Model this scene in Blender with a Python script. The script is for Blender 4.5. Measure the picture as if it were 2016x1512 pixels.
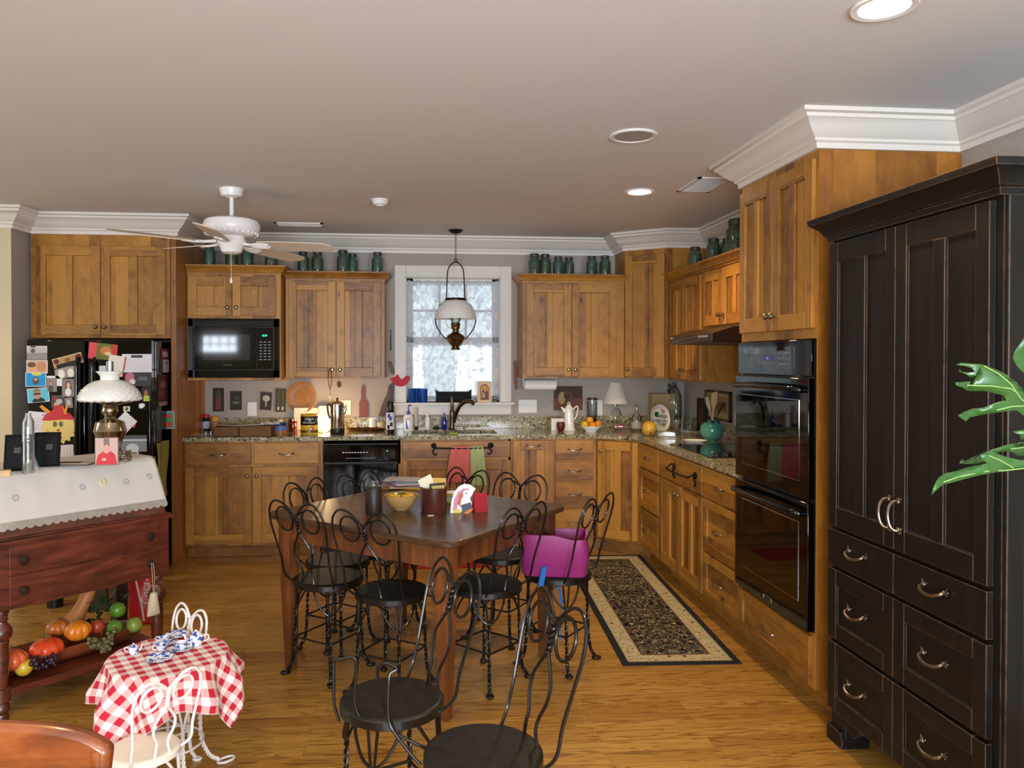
import bpy, math, random
from math import sin, cos, pi, radians, atan2, hypot
from mathutils import Vector, Matrix
random.seed(7)
for o in list(bpy.data.objects): bpy.data.objects.remove(o)
SC = bpy.context.scene
COL = SC.collection

# ------------------------------------------------------------------ camera
FPX, CX, CY, HE = 1520.0, 961.0, 723.0, 1.50
YAW, PIT, ROLL = .0935, -.0108, .001
W_ = Vector((sin(YAW)*cos(PIT), cos(YAW)*cos(PIT), sin(PIT)))
r0 = Vector((cos(YAW), -sin(YAW), 0)); u0 = r0.cross(W_)
R_ = cos(ROLL)*r0 + sin(ROLL)*u0
U_ = -sin(ROLL)*r0 + cos(ROLL)*u0
CAM = Vector((0, 0, HE))
cd = bpy.data.cameras.new('camera'); cam = bpy.data.objects.new('camera', cd); COL.objects.link(cam)
cd.sensor_fit = 'HORIZONTAL'; cd.sensor_width = 36; cd.lens = 36*FPX/2016
cd.shift_x = (1008-CX)/2016; cd.shift_y = (CY-756)/2016
cd.clip_start = .05; cd.clip_end = 100
mw = Matrix((R_, U_, -W_)).transposed().to_4x4(); mw.translation = CAM
cam.matrix_world = mw
SC.camera = cam

def ray(x, y): return (x-CX)/FPX*R_ - (y-CY)/FPX*U_ + W_
def onY(x, y, Y): d = ray(x, y); return CAM + d*(Y/d.y)
def onX(x, y, X): d = ray(x, y); return CAM + d*(X/d.x)
def onZ(x, y, Z): d = ray(x, y); return CAM + d*((Z-HE)/d.z)

# ------------------------------------------------------------------ view, world, lights
SC.view_settings.view_transform = 'Standard'; SC.view_settings.look = 'None'
SC.view_settings.gamma = 1; SC.view_settings.use_curve_mapping = False
SC.view_settings.exposure = 0.25
wd = bpy.data.worlds.new('world'); SC.world = wd; wd.use_nodes = True
bg = wd.node_tree.nodes['Background']; bg.inputs[0].default_value = (.80, .90, 1, 1); bg.inputs[1].default_value = 1.5

CEIL = 2.52; YB = 6.50; XR = 2.315; YREAR = -2.2; XL = -4.8
def lamp(name, kind, loc, energy, color, rot=(0, 0, 0), **k):
    d = bpy.data.lights.new(name, kind); d.energy = energy; d.color = color
    for a, v in k.items(): setattr(d, a, v)
    o = bpy.data.objects.new(name, d); COL.objects.link(o); o.location = loc; o.rotation_euler = rot
    return o
DAY = (.78, .87, 1.0); WARM = (1.0, .69, .36)
# daylight at the rear windows behind the camera (panes are in wall_rear) and the sink window
for i, (x, w, z, h) in enumerate(((-3.46, .6, 1.76, .32), (-.6, 1.5, 1.35, 1.3), (1.3, 1.0, 1.35, 1.3))):
    lamp('daylight_rear_window_%d' % i, 'AREA', (x, YREAR+.03, z), (60 if i == 0 else 112)*w*h, DAY, (pi/2+.55, 0, 0), shape='RECTANGLE', size=w, size_y=h)
lamp('daylight_left_window', 'AREA', (XL+.04, 3.4, 1.5), 14, DAY, (0, -pi/2, 0), shape='RECTANGLE', size=1.4, size_y=1.4)

# ------------------------------------------------------------------ materials
MATS = {}
def S(h):
    if isinstance(h, str):
        h = tuple(int(h[i:i+2], 16)/255 for i in (0, 2, 4))
    return tuple(c/12.92 if c <= .04045 else ((c+.055)/1.055)**2.4 for c in h[:3]) + (1,)
def newmat(name):
    m = bpy.data.materials.new(name); m.use_nodes = True; MATS[name] = m
    return m, m.node_tree, m.node_tree.nodes['Principled BSDF']
class N:
    """small node helper"""
    def __init__(s, nt): s.nt = nt
    def n(s, t, **k):
        nd = s.nt.nodes.new(t)
        for a, v in k.items(): setattr(nd, a, v)
        return nd
    def set(s, nd, key, v):
        if hasattr(v, 'links') or hasattr(v, 'is_output'): s.nt.links.new(v, nd.inputs[key])
        else: nd.inputs[key].default_value = v
    def math(s, op, a, b=0.0, clamp=False):
        nd = s.n('ShaderNodeMath', operation=op); nd.use_clamp = clamp
        s.set(nd, 0, a); s.set(nd, 1, b); return nd.outputs[0]
    def mix(s, f, a, b, mode='MIX'):
        nd = s.n('ShaderNodeMix', data_type='RGBA', blend_type=mode)
        s.set(nd, 0, f); s.set(nd, 6, a); s.set(nd, 7, b); return nd.outputs[2]
    def ramp(s, f, pts, interp='LINEAR'):
        nd = s.n('ShaderNodeValToRGB'); s.set(nd, 0, f); cr = nd.color_ramp; cr.interpolation = interp
        while len(cr.elements) < len(pts): cr.elements.new(.5)
        for e, (p, c) in zip(cr.elements, pts):
            e.position = p; e.color = c if len(c) == 4 else tuple(c)+(1,)
        return nd.outputs[0]
    def map(s, v, scale=(1, 1, 1), loc=(0, 0, 0), rot=(0, 0, 0)):
        nd = s.n('ShaderNodeMapping'); s.set(nd, 0, v); nd.inputs[1].default_value = loc; nd.inputs[2].default_value = rot; nd.inputs[3].default_value = scale
        return nd.outputs[0]
    def noise(s, v, scale=5, detail=3, rough=.5, dist=0, out=0):
        nd = s.n('ShaderNodeTexNoise'); s.set(nd, 'Vector', v); nd.inputs['Scale'].default_value = scale; nd.inputs['Detail'].default_value = detail
        nd.inputs['Roughness'].default_value = rough; nd.inputs['Distortion'].default_value = dist; return nd.outputs[out]
    def vor(s, v, scale=5, feature='F1', out='Distance', rnd=1):
        nd = s.n('ShaderNodeTexVoronoi', feature=feature); s.set(nd, 'Vector', v); nd.inputs['Scale'].default_value = scale; nd.inputs['Randomness'].default_value = rnd
        return nd.outputs[out]
    def bump(s, h, strength=.2, dist=.002):
        nd = s.n('ShaderNodeBump'); s.set(nd, 'Height', h); nd.inputs['Strength'].default_value = strength; nd.inputs['Distance'].default_value = dist
        return nd.outputs[0]
    def co(s, w='Object'): return s.n('ShaderNodeTexCoord').outputs[w]
    def sep(s, v): nd = s.n('ShaderNodeSeparateXYZ'); s.set(nd, 0, v); return nd.outputs
    def comb(s, x, y, z):
        nd = s.n('ShaderNodeCombineXYZ'); s.set(nd, 0, x); s.set(nd, 1, y); s.set(nd, 2, z); return nd.outputs[0]

def mat(name, color='888888', rough=.5, metal=0, spec=.5, coat=0, trans=0, emit=0, var=0, bump=0, scale=30, alpha=1, ior=1.45, sheen=0):
    if name in MATS: return MATS[name]
    m, nt, b = newmat(name); q = N(nt); c = S(color)
    if var:
        f = q.noise(q.co(), scale, 4, .6)
        d = tuple(max(0, x*(1-var)) for x in c[:3])+(1,); e = tuple(min(1, x*(1+var)) for x in c[:3])+(1,)
        q.set(b, 'Base Color', q.ramp(f, ((.3, d), (.7, e))))
        if bump: q.set(b, 'Normal', q.bump(f, bump, .002))
    else:
        b.inputs['Base Color'].default_value = c
        if bump: q.set(b, 'Normal', q.bump(q.noise(q.co(), scale, 3), bump, .002))
    b.inputs['Roughness'].default_value = rough; b.inputs['Metallic'].default_value = metal
    b.inputs['Specular IOR Level'].default_value = spec; b.inputs['Coat Weight'].default_value = coat
    b.inputs['Transmission Weight'].default_value = trans; b.inputs['IOR'].default_value = ior
    if coat: b.inputs['Coat Roughness'].default_value = .1
    if emit:
        b.inputs['Emission Color'].default_value = c; b.inputs['Emission Strength'].default_value = emit
    return m

def alder(name, axis, light='B67E2C', mid='9A6620', dark='6A3E10', rough=.48, knots=True):
    m, nt, b = newmat(name); q = N(nt)
    info = q.n('ShaderNodeObjectInfo').outputs['Random']
    x, y, z = q.sep(q.co())
    off = q.math('MULTIPLY', info, 17.0)
    u = q.math('ADD', q.math('ADD', x, q.math('MULTIPLY', y, .93)), off)   # across
    v = z
    if axis == 'H': u, v = q.math('ADD', z, off), q.math('ADD', x, q.math('MULTIPLY', y, .93))
    board = q.math('FLOOR', q.math('DIVIDE', u, .085))
    wn = q.n('ShaderNodeTexWhiteNoise', noise_dimensions='1D'); q.set(wn, 'W', board); rb = wn.outputs['Value']
    P = q.comb(u, q.math('MULTIPLY', rb, 9.0), v)
    g1 = q.noise(q.map(P, (38, 1, 2.2)), 1, 4, .6, .6)
    g2 = q.noise(q.map(P, (9, 1, 5)), 1, 3, .6, 1.6)
    t = q.math('ADD', q.math('MULTIPLY', g1, .22), q.math('MULTIPLY', g2, .50))
    t = q.math('ADD', t, q.math('MULTIPLY', rb, .36))
    c = q.ramp(t, ((.28, S(dark)), (.47, S(mid)), (.66, S(light)), (.85, S(light))))
    if knots:
        kd = q.vor(q.map(P, (5.2, 1, 3.6)), 1)
        dn = q.math('ADD', kd, q.math('MULTIPLY', q.noise(q.map(P, (30, 1, 12)), 1, 2), .12))
        k = q.ramp(dn, ((.095, (1, 1, 1)), (.13, (.45, .45, .45)), (.26, (0, 0, 0))))
        c = q.mix(k, c, S('4A240F'))
    q.set(b, 'Base Color', c); b.inputs['Roughness'].default_value = rough
    b.inputs['Coat Weight'].default_value = .12; b.inputs['Coat Roughness'].default_value = .25
    q.set(b, 'Normal', q.bump(g1, .08, .001))
    return m
AV = alder('alder_vertical', 'V'); AH = alder('alder_horizontal', 'H')
AS = alder('alder_side_panel', 'V', 'B07226', '98601C', '7C4812', .45, False)

def dark_wood(name, light, mid, dark, rough=.25, sc=(3, 30, 30), coat=.4, rot=0):
    m, nt, b = newmat(name); q = N(nt)
    P = q.map(q.co(), sc, (0, 0, 0), (0, 0, rot))
    g = q.noise(P, 1, 5, .65, 1.5); g2 = q.noise(q.co(), 3.5, 3)
    t = q.math('ADD', q.math('MULTIPLY', g, .7), q.math('MULTIPLY', g2, .3))
    q.set(b, 'Base Color', q.ramp(t, ((.32, S(dark)), (.5, S(mid)), (.68, S(light)))))
    b.inputs['Roughness'].default_value = rough; b.inputs['Coat Weight'].default_value = coat; b.inputs['Coat Roughness'].default_value = .12
    q.set(b, 'Normal', q.bump(g, .12, .002)); return m
MAHO = dark_wood('mahogany', '7A3A26', '582819', '32150C', .32, (4, 4, 22), .3)
TABW = dark_wood('table_top_wood', '6A4A30', '4C3320', '301D10', .34, (3, 26, 26), .15, .68)
TABW.node_tree.nodes['Principled BSDF'].inputs['Specular IOR Level'].default_value = .3
TABL = dark_wood('table_base_wood', '8A5026', '683A1A', '40220E', .4, (14, 14, 3), .1)
CHW = dark_wood('orange_brown_wood', '8E4E26', '743A18', '4C230E', .3, (3, 14, 30), .3)

def floor_mat():
    m, nt, b = newmat('oak_floor'); q = N(nt); P = q.co()
    br = q.n('ShaderNodeTexBrick'); q.set(br, 'Vector', P)
    br.offset = .37; br.inputs['Color1'].default_value = (0, 0, 0, 1); br.inputs['Color2'].default_value = (1, 1, 1, 1); br.inputs['Mortar'].default_value = (.5, .5, .5, 1)
    br.inputs['Scale'].default_value = 1; br.inputs['Mortar Size'].default_value = .0009; br.inputs['Brick Width'].default_value = 1.15; br.inputs['Row Height'].default_value = .082
    rnd = q.sep(br.outputs['Color'])[0]; gap = br.outputs['Fac']
    x, y, z = q.sep(P)
    V = q.comb(q.math('ADD', x, q.math('MULTIPLY', rnd, 23.0)), y, q.math('MULTIPLY', rnd, 11.0))
    g = q.noise(q.map(V, (1.3, 17, 1)), 1, 2, .5, 1.2)
    rings = q.math('ABSOLUTE', q.math('SUBTRACT', q.math('FRACT', q.math('MULTIPLY', g, 7.0)), .5))
    fine = q.noise(q.map(V, (5, 190, 1)), 1, 3, .6, .2)
    line = q.ramp(q.math('ADD', q.math('MULTIPLY', rings, 1.0), q.math('MULTIPLY', q.math('SUBTRACT', fine, .5), .45)), ((.02, (1, 1, 1)), (.20, (0, 0, 0))))
    base = q.ramp(rnd, ((0, S('A27232')), (.35, S('B4843A')), (.7, S('BE9044')), (1, S('AB7C36'))))
    base = q.mix(q.math('MULTIPLY', q.math('SUBTRACT', fine, .35, True), .55), base, S('8A5820'))
    c = q.mix(q.math('MULTIPLY', line, .75), base, S('69400F'))
    c = q.mix(q.math('MULTIPLY', gap, .6), c, S('4A2A10'))
    q.set(b, 'Base Color', c)
    q.set(b, 'Roughness', q.ramp(q.noise(P, 6, 3), ((.3, (.24, .24, .24)), (.7, (.36, .36, .36)))))
    b.inputs['Coat Weight'].default_value = .25; b.inputs['Coat Roughness'].default_value = .22
    q.set(b, 'Normal', q.bump(q.math('ADD', line, gap), -.12, .001)); return m
FLOOR = floor_mat()

def granite():
    m, nt, b = newmat('granite'); q = N(nt); P = q.co()
    a = q.noise(P, 9, 5, .7, .8); c1 = q.noise(P, 42, 4, .7, .5); c2 = q.noise(q.map(P, (1, 1, 1), (5, 3, 2)), 75, 3, .7)
    base = q.ramp(a, ((.30, S('807858')), (.5, S('A09674')), (.66, S('BCB294')), (.8, S('867650'))))
    dk = q.ramp(c1, ((.40, (1, 1, 1)), (.47, (0, 0, 0))))
    c = q.mix(dk, base, S('3E382C'))
    sp = q.ramp(c2, ((.36, (1, 1, 1)), (.42, (0, 0, 0))))
    c = q.mix(sp, c, S('171310'))
    wh = q.ramp(q.noise(q.map(P, (1, 1, 1), (9, 1, 7)), 55, 3), ((.60, (0, 0, 0)), (.68, (1, 1, 1))))
    c = q.mix(wh, c, S('DAD3BC'))
    q.set(b, 'Base Color', c); b.inputs['Roughness'].default_value = .12; b.inputs['Specular IOR Level'].default_value = .6; return m
GRAN = granite()

def distressed():
    m, nt, b = newmat('distressed_black_paint'); q = N(nt); P = q.co()
    bev = q.n('ShaderNodeBevel', samples=4); bev.inputs['Radius'].default_value = .0045
    geo = q.n('ShaderNodeNewGeometry')
    dt = q.n('ShaderNodeVectorMath', operation='DOT_PRODUCT'); q.set(dt, 0, bev.outputs[0]); q.set(dt, 1, geo.outputs['Normal'])
    e = q.math('SUBTRACT', 1.0, dt.outputs['Value'])
    e = q.math('MULTIPLY', e, q.ramp(q.noise(P, 14, 4, .7), ((.32, (.3, .3, .3)), (.6, (1.6, 1.6, 1.6)))))
    w = q.ramp(e, ((.05, (0, 0, 0)), (.16, (1, 1, 1))))
    n = q.noise(q.map(P, (30, 30, 3)), 1, 3)
    base = q.ramp(n, ((.3, S('12100D')), (.7, S('1C1713'))))
    q.set(b, 'Base Color', q.mix(q.math('MULTIPLY', w, .72), base, S('96785C')))
    b.inputs['Roughness'].default_value = .45; b.inputs['Specular IOR Level'].default_value = .3; return m
DBLK = distressed()

def gingham(name, c1, c2, cell, rgh=.85):
    m, nt, b = newmat(name); q = N(nt); x, y, z = q.sep(q.co('UV'))
    def st(v): return q.math('GREATER_THAN', q.math('FRACT', q.math('DIVIDE', v, cell*2)), .5)
    s = q.math('ADD', q.math('MULTIPLY', st(x), .5), q.math('MULTIPLY', st(y), .5))
    q.set(b, 'Base Color', q.mix(s, S(c1), S(c2))); b.inputs['Roughness'].default_value = rgh
    q.set(b, 'Normal', q.bump(q.noise(q.co('UV'), 900, 2), .1, .0005)); return m
GING = gingham('red_gingham', 'F0E6E0', 'C01830', .0245)
GING2 = gingham('small_red_gingham', 'E09088', 'B8141E', .006)

def lace(name, col, hole=.5, scale=60, minop=.35):
    m, nt, b = newmat(name); q = N(nt); P = q.co()
    n1 = q.noise(q.map(P, (1, 1, .6)), 20, 3, .6, 1.0); v = q.vor(P, scale)
    pat = q.ramp(n1, ((.44, (minop, minop, minop)), (.58, (min(1, minop+.42),)*3)))
    a = q.math('MULTIPLY', pat, q.ramp(v, ((.15, (hole,)*3), (.4, (1, 1, 1)))), True)
    tr = q.n('ShaderNodeBsdfTransparent'); tl = q.n('ShaderNodeBsdfTranslucent'); tl.inputs[0].default_value = S(col)
    df = q.n('ShaderNodeBsdfDiffuse'); df.inputs[0].default_value = S(col)
    mx = q.n('ShaderNodeMixShader'); mx.inputs[0].default_value = .35; nt.links.new(tl.outputs[0], mx.inputs[1]); nt.links.new(df.outputs[0], mx.inputs[2])
    m2 = q.n('ShaderNodeMixShader'); q.set(m2, 0, a); nt.links.new(tr.outputs[0], m2.inputs[1]); nt.links.new(mx.outputs[0], m2.inputs[2])
    nt.links.new(m2.outputs[0], nt.nodes['Material Output'].inputs[0]); nt.nodes.remove(b); return m
LACE = lace('sheer_lace', 'E4EAF4', .5, 90, .40)

def rug_mat(name, ground, fig, fig2, sc):
    m, nt, b = newmat(name); q = N(nt); P = q.co()
    x, y, z = q.sep(P); ax = q.math('ABSOLUTE', x)     # mirrored left to right like a woven rug
    V = q.comb(ax, y, 0.0)
    w = q.noise(V, sc*.5, 2, .5, 2.2)
    line = q.math('ABSOLUTE', q.math('SUBTRACT', q.math('FRACT', q.math('MULTIPLY', w, 6.0)), .5))
    l = q.ramp(line, ((.24, (0, 0, 0)), (.33, (1, 1, 1))))
    brk = q.ramp(q.vor(V, sc*1.6), ((.30, (1, 1, 1)), (.42, (0, 0, 0))))
    c = q.mix(q.math('MULTIPLY', l, q.math('ADD', q.math('MULTIPLY', brk, .7), .3)), S(ground), S(fig))
    fl = q.ramp(q.vor(q.map(V, (1, .8, 1)), sc*.42), ((.10, (1, 1, 1)), (.14, (0, 0, 0))))
    c = q.mix(fl, c, S(fig2))
    q.set(b, 'Base Color', c); b.inputs['Roughness'].default_value = .95; b.inputs['Specular IOR Level'].default_value = .1
    q.set(b, 'Normal', q.bump(q.noise(P, 500, 2), .3, .001)); return m
RUGF = rug_mat('rug_field', '1A181C', 'C4B284', '8A4030', 26)
RUGB = rug_mat('rug_border', 'C4B48A', '54442E', '7A2A22', 30)

def glassy(name, col, rough=.03, alpha=.35, spec=.6):
    """thin tinted glass: transparent + gloss (fast, no caustics needed)"""
    m, nt, b = newmat(name); q = N(nt)
    tr = q.n('ShaderNodeBsdfTransparent'); tr.inputs[0].default_value = S(col)
    gl = q.n('ShaderNodeBsdfGlossy'); gl.inputs['Roughness'].default_value = rough
    lw = q.n('ShaderNodeLayerWeight'); lw.inputs[0].default_value = spec*.5
    f = q.math('ADD', q.math('MULTIPLY', lw.outputs[0], .85), .05, True)
    df = q.n('ShaderNodeBsdfDiffuse'); df.inputs[0].default_value = S(col)
    m1 = q.n('ShaderNodeMixShader'); m1.inputs[0].default_value = alpha; nt.links.new(tr.outputs[0], m1.inputs[1]); nt.links.new(df.outputs[0], m1.inputs[2])
    m2 = q.n('ShaderNodeMixShader'); q.set(m2, 0, f); nt.links.new(m1.outputs[0], m2.inputs[1]); nt.links.new(gl.outputs[0], m2.inputs[2])
    nt.links.new(m2.outputs[0], nt.nodes['Material Output'].inputs[0]); nt.nodes.remove(b); return m
CLEAR = glassy('clear_glass', 'F2F5F2', .02, .04, .8)
JARG = glassy('aqua_jar_glass', 'B2DCD0', .04, .07, .8)
JARG2 = glassy('green_jar_glass', 'B8D6C0', .04, .07, .8)
BLUEG = glassy('cobalt_glass', '1878D8', .03, .25, .5)
AMBER = glassy('amber_jam', '7A2A18', .05, .6, .5)

PAINTW = mat('wall_paint_taupe', 'ABA196', .9, spec=.2, bump=.05, scale=400)
PAINTY = mat('wall_paint_cream', 'CDBF9C', .9, spec=.2, bump=.05, scale=400)
CEILM = mat('ceiling_paint', 'D9D6D2', .95, spec=.1, bump=.03, scale=300)
TRIMW = mat('white_trim_paint', 'DED6CB', .42, spec=.4)
WHITEP = mat('white_plastic', 'E8E4DC', .4)
WHITEM = mat('white_enamel', 'EEEAE4', .3, coat=.3)
BLKG = mat('black_appliance_gloss', '050506', .06, spec=.5)
BLKGL = mat('black_oven_glass', '0A0806', .03, spec=.6)
BLKP = mat('black_plastic', '101010', .4)
BLKS = mat('black_vinyl_seat', '14130F', .5, spec=.35, bump=.25, scale=60)
WIRE = mat('black_wire', '15100D', .36, metal=.1, spec=.45, coat=.2)
WIREW = mat('white_wire', 'EDE9E4', .35, coat=.3)
CHROME = mat('chrome', 'D8D4CC', .12, metal=1)
NICK = mat('aged_nickel', '9A8B76', .3, metal=1)
BRASS = mat('antique_brass', '80694A', .25, metal=1, var=.25, scale=30)
IRON = mat('wrought_iron', '1C1613', .5, metal=.6)
ZINC = mat('zinc_lid', '4A4C48', .5, metal=.7, var=.3, scale=80)
PORC = mat('white_porcelain', 'F0ECE2', .12, coat=.5)
PAPER = mat('paper', 'E8E2D6', .8)
def flat(hexc, rough=.6): return mat('tint_'+hexc, hexc, rough)

# ------------------------------------------------------------------ mesh helpers
class MB:
    def __init__(s): s.v = []; s.f = []; s.mi = []; s.mats = []; s.uv = {}; s.T = Matrix.Identity(4); s.cur = 0
    def m(s, mt):
        if mt not in s.mats: s.mats.append(mt)
        s.cur = s.mats.index(mt); return s
    def at(s, T=None): s.T = T if T is not None else Matrix.Identity(4); return s
    def V(s, p): s.v.append(tuple(s.T @ Vector(p))); return len(s.v)-1
    def F(s, idx): s.f.append(tuple(idx)); s.mi.append(s.cur)
    def box(s, x0, x1, y0, y1, z0, z1):
        x0, x1 = sorted((x0, x1)); y0, y1 = sorted((y0, y1)); z0, z1 = sorted((z0, z1))
        i = [s.V(p) for p in ((x0, y0, z0), (x1, y0, z0), (x1, y1, z0), (x0, y1, z0), (x0, y0, z1), (x1, y0, z1), (x1, y1, z1), (x0, y1, z1))]
        for q in ((0, 3, 2, 1), (4, 5, 6, 7), (0, 1, 5, 4), (1, 2, 6, 5), (2, 3, 7, 6), (3, 0, 4, 7)): s.F([i[k] for k in q])
        return s
    def prism(s, poly, a, b, axis='z'):
        """poly in the two other axes, extruded from a to b"""
        def P(u, v, w): return {'z': (u, v, w), 'y': (u, w, v), 'x': (w, u, v)}[axis]
        A = [s.V(P(u, v, a)) for u, v in poly]; B = [s.V(P(u, v, b)) for u, v in poly]; n = len(poly)
        s.F(A[::-1]); s.F(B)
        for k in range(n): s.F((A[k], A[(k+1) % n], B[(k+1) % n], B[k]))
        return s
    def lathe(s, prof, c=(0, 0, 0), n=24, axis='z', ax=1, ay=1, lobes=0, amp=0):
        rings = []
        for r, h in prof:
            if r < 1e-5: rings.append([s.V({'z': (c[0], c[1], c[2]+h), 'y': (c[0], c[1]+h, c[2]), 'x': (c[0]+h, c[1], c[2])}[axis])])
            else:
                R = []
                for k in range(n):
                    a = 2*pi*k/n; rr = r*(1+amp*(abs(sin(lobes*a/2))-.5)) if lobes else r
                    u, w = rr*cos(a)*ax, rr*sin(a)*ay
                    R.append(s.V({'z': (c[0]+u, c[1]+w, c[2]+h), 'y': (c[0]+u, c[1]+h, c[2]+w), 'x': (c[0]+h, c[1]+u, c[2]+w)}[axis]))
                rings.append(R)
        for A, B in zip(rings, rings[1:]):
            if len(A) == 1 and len(B) == 1: continue
            for k in range(n):
                k2 = (k+1) % n
                if len(A) == 1: s.F((A[0], B[k2], B[k])[::-1] if axis != 'y' else (A[0], B[k2], B[k]))
                elif len(B) == 1: s.F((A[k], A[k2], B[0]) if axis != 'y' else (A[k2], A[k], B[0]))
                else: s.F((A[k], A[k2], B[k2], B[k]) if axis != 'y' else (A[k2], A[k], B[k], B[k2]))
        return s
    def cyl(s, c, r, h, n=20, axis='z'): return s.lathe(((0, 0), (r, 0), (r, h), (0, h)), c, n, axis)
    def ball(s, c, r, n=16, sx=1, sy=1, sz=1, lobes=0, amp=0):
        m = max(6, n//2); return s.lathe([(r*sin(pi*i/m), -r*cos(pi*i/m)*sz) for i in range(m+1)], c, n, 'z', sx, sy, lobes, amp)
    def tube(s, pts, r, n=8, closed=False, caps=True):
        pts = [Vector(p) for p in pts]; L = len(pts)
        rs = r if isinstance(r, (list, tuple)) else [r]*L
        def tan(i):
            if closed: return (pts[(i+1) % L]-pts[i-1]).normalized()
            return (pts[min(i+1, L-1)]-pts[max(i-1, 0)]).normalized()
        t = tan(0); up = Vector((0, 0, 1)) if abs(t.z) < .9 else Vector((1, 0, 0)); nrm = t.cross(up).normalized(); rings = []
        for i in range(L):
            t = tan(i); nrm = (nrm-t*nrm.dot(t)).normalized(); bi = t.cross(nrm)
            rings.append([s.V(pts[i]+rs[i]*(cos(2*pi*k/n)*nrm+sin(2*pi*k/n)*bi)) for k in range(n)])
        for i in range(L if closed else L-1):
            A, B = rings[i], rings[(i+1) % L]
            for k in range(n): s.F((A[k], A[(k+1) % n], B[(k+1) % n], B[k]))
        if not closed and caps: s.F(rings[0][::-1]); s.F(rings[-1])
        return s
    def sweep(s, prof, path, closed=False):
        """prof: list (out, z) offsets from path points (x,y) with mitred corners; out is to the right of travel"""
        n = len(path); rings = []
        for i in range(n):
            p = Vector(path[i]);
            d1 = (p-Vector(path[i-1])).normalized() if i > 0 else None
            d2 = (Vector(path[i+1])-p).normalized() if i < n-1 else None
            d1 = d1 or d2; d2 = d2 or d1
            n1 = Vector((d1.y, -d1.x)); n2 = Vector((d2.y, -d2.x)); mm = (n1+n2).normalized(); k = 1/max(.3, mm.dot(n1))
            rings.append([s.V((p.x+mm.x*k*o, p.y+mm.y*k*o, z)) for o, z in prof])
        m = len(prof)
        for A, B in zip(rings, rings[1:]):
            for k in range(m): s.F((A[k], B[k], B[(k+1) % m], A[(k+1) % m]))
        s.F(rings[0]); s.F(rings[-1][::-1]); return s
    def grid(s, fn, nu, nv, uvfn=None):
        idx = [[s.V(fn(i/nu, j/nv)) for j in range(nv+1)] for i in range(nu+1)]
        for i in range(nu):
            for j in range(nv):
                s.F((idx[i][j], idx[i+1][j], idx[i+1][j+1], idx[i][j+1]))
                if uvfn: s.uv[len(s.f)-1] = [uvfn(a/nu, b/nv) for a, b in ((i, j), (i+1, j), (i+1, j+1), (i, j+1))]
        return s
    def build(s, name, parent=None, mt=None, bevel=0, smooth=40, solid=0):
        me = bpy.data.meshes.new(name); me.from_pydata(s.v, [], s.f)
        for k in (s.mats or [mt]): me.materials.append(k)
        if s.mats: me.polygons.foreach_set('material_index', s.mi)
        if s.uv:
            ul = me.uv_layers.new(name='uv')
            for p in me.polygons:
                for li, uv in zip(p.loop_indices, s.uv.get(p.index, [(0, 0)]*p.loop_total)): ul.data[li].uv = uv
        me.validate(); me.update()
        if smooth:
            me.polygons.foreach_set('use_smooth', [True]*len(me.polygons))
            try: me.set_sharp_from_angle(angle=radians(smooth))
            except Exception: pass
        o = bpy.data.objects.new(name, me); COL.objects.link(o)
        if parent: o.parent = parent
        if solid:
            md = o.modifiers.new('solid', 'SOLIDIFY'); md.thickness = solid; md.offset = 0
        if bevel:
            md = o.modifiers.new('bevel', 'BEVEL'); md.width = bevel; md.segments = 2; md.limit_method = 'ANGLE'; md.angle_limit = radians(50)
        return o
def spline(pts, k=6, closed=False):
    pts = [Vector(p) for p in pts]; out = []; n = len(pts)
    rng = range(n) if closed else range(n-1)
    for i in rng:
        if closed: a, b, c, d = pts[i-1], pts[i], pts[(i+1) % n], pts[(i+2) % n]
        else: a, b, c, d = pts[max(i-1, 0)], pts[i], pts[i+1], pts[min(i+2, n-1)]
        for j in range(k):
            t = j/k; out.append(.5*((2*b)+(c-a)*t+(2*a-5*b+4*c-d)*t*t+(3*b-a-3*c+d)*t**3))
    if not closed: out.append(pts[-1])
    return out
def tag(o, label, cat, group=None):
    o['label'] = label; o['category'] = cat
    if group: o['group'] = group
    return o
def struct(o): o['kind'] = 'structure'; return o
def thing(name, label, cat, loc=(0, 0, 0), rz=0, group=None):
    o = bpy.data.objects.new(name, None); COL.objects.link(o); o.empty_display_size = .05
    o.location = loc; o.rotation_euler = (0, 0, rz); return tag(o, label, cat, group)
def single(mb, name, label, cat, loc=(0, 0, 0), rz=0, group=None, **k):
    o = mb.build(name, **k); o.location = loc; o.rotation_euler = (0, 0, rz); return tag(o, label, cat, group)
def copy_tree(o, parent=None):
    c = o.copy(); COL.objects.link(c); c.parent = parent
    for ch in list(o.children): copy_tree(ch, c)
    return c
def Rz(a): return Matrix.Rotation(a, 4, 'Z')
def Tr(x, y, z): return Matrix.Translation((x, y, z))
def text_mesh(mb, s, size, T, mt, depth=.0006, align='CENTER', shear=0, bold=0):
    cu = bpy.data.curves.new('txt', 'FONT'); cu.body = s; cu.size = size; cu.align_x = align; cu.align_y = 'CENTER'; cu.extrude = depth; cu.shear = shear; cu.offset = bold
    cu.resolution_u = 2
    o = bpy.data.objects.new('txt', cu); COL.objects.link(o); bpy.context.view_layer.update()
    me = bpy.data.meshes.new_from_object(o.evaluated_get(bpy.context.evaluated_depsgraph_get()))
    mb.m(mt); base = len(mb.v)
    for v in me.vertices: mb.v.append(tuple(T @ v.co))
    for p in me.polygons: mb.f.append(tuple(base+i for i in p.vertices)); mb.mi.append(mb.cur)
    bpy.data.objects.remove(o); bpy.data.meshes.remove(me); bpy.data.curves.remove(cu)
FRONT = Matrix.Rotation(pi/2, 4, 'X')        # text lying in XY -> standing in XZ, facing -Y

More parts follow.
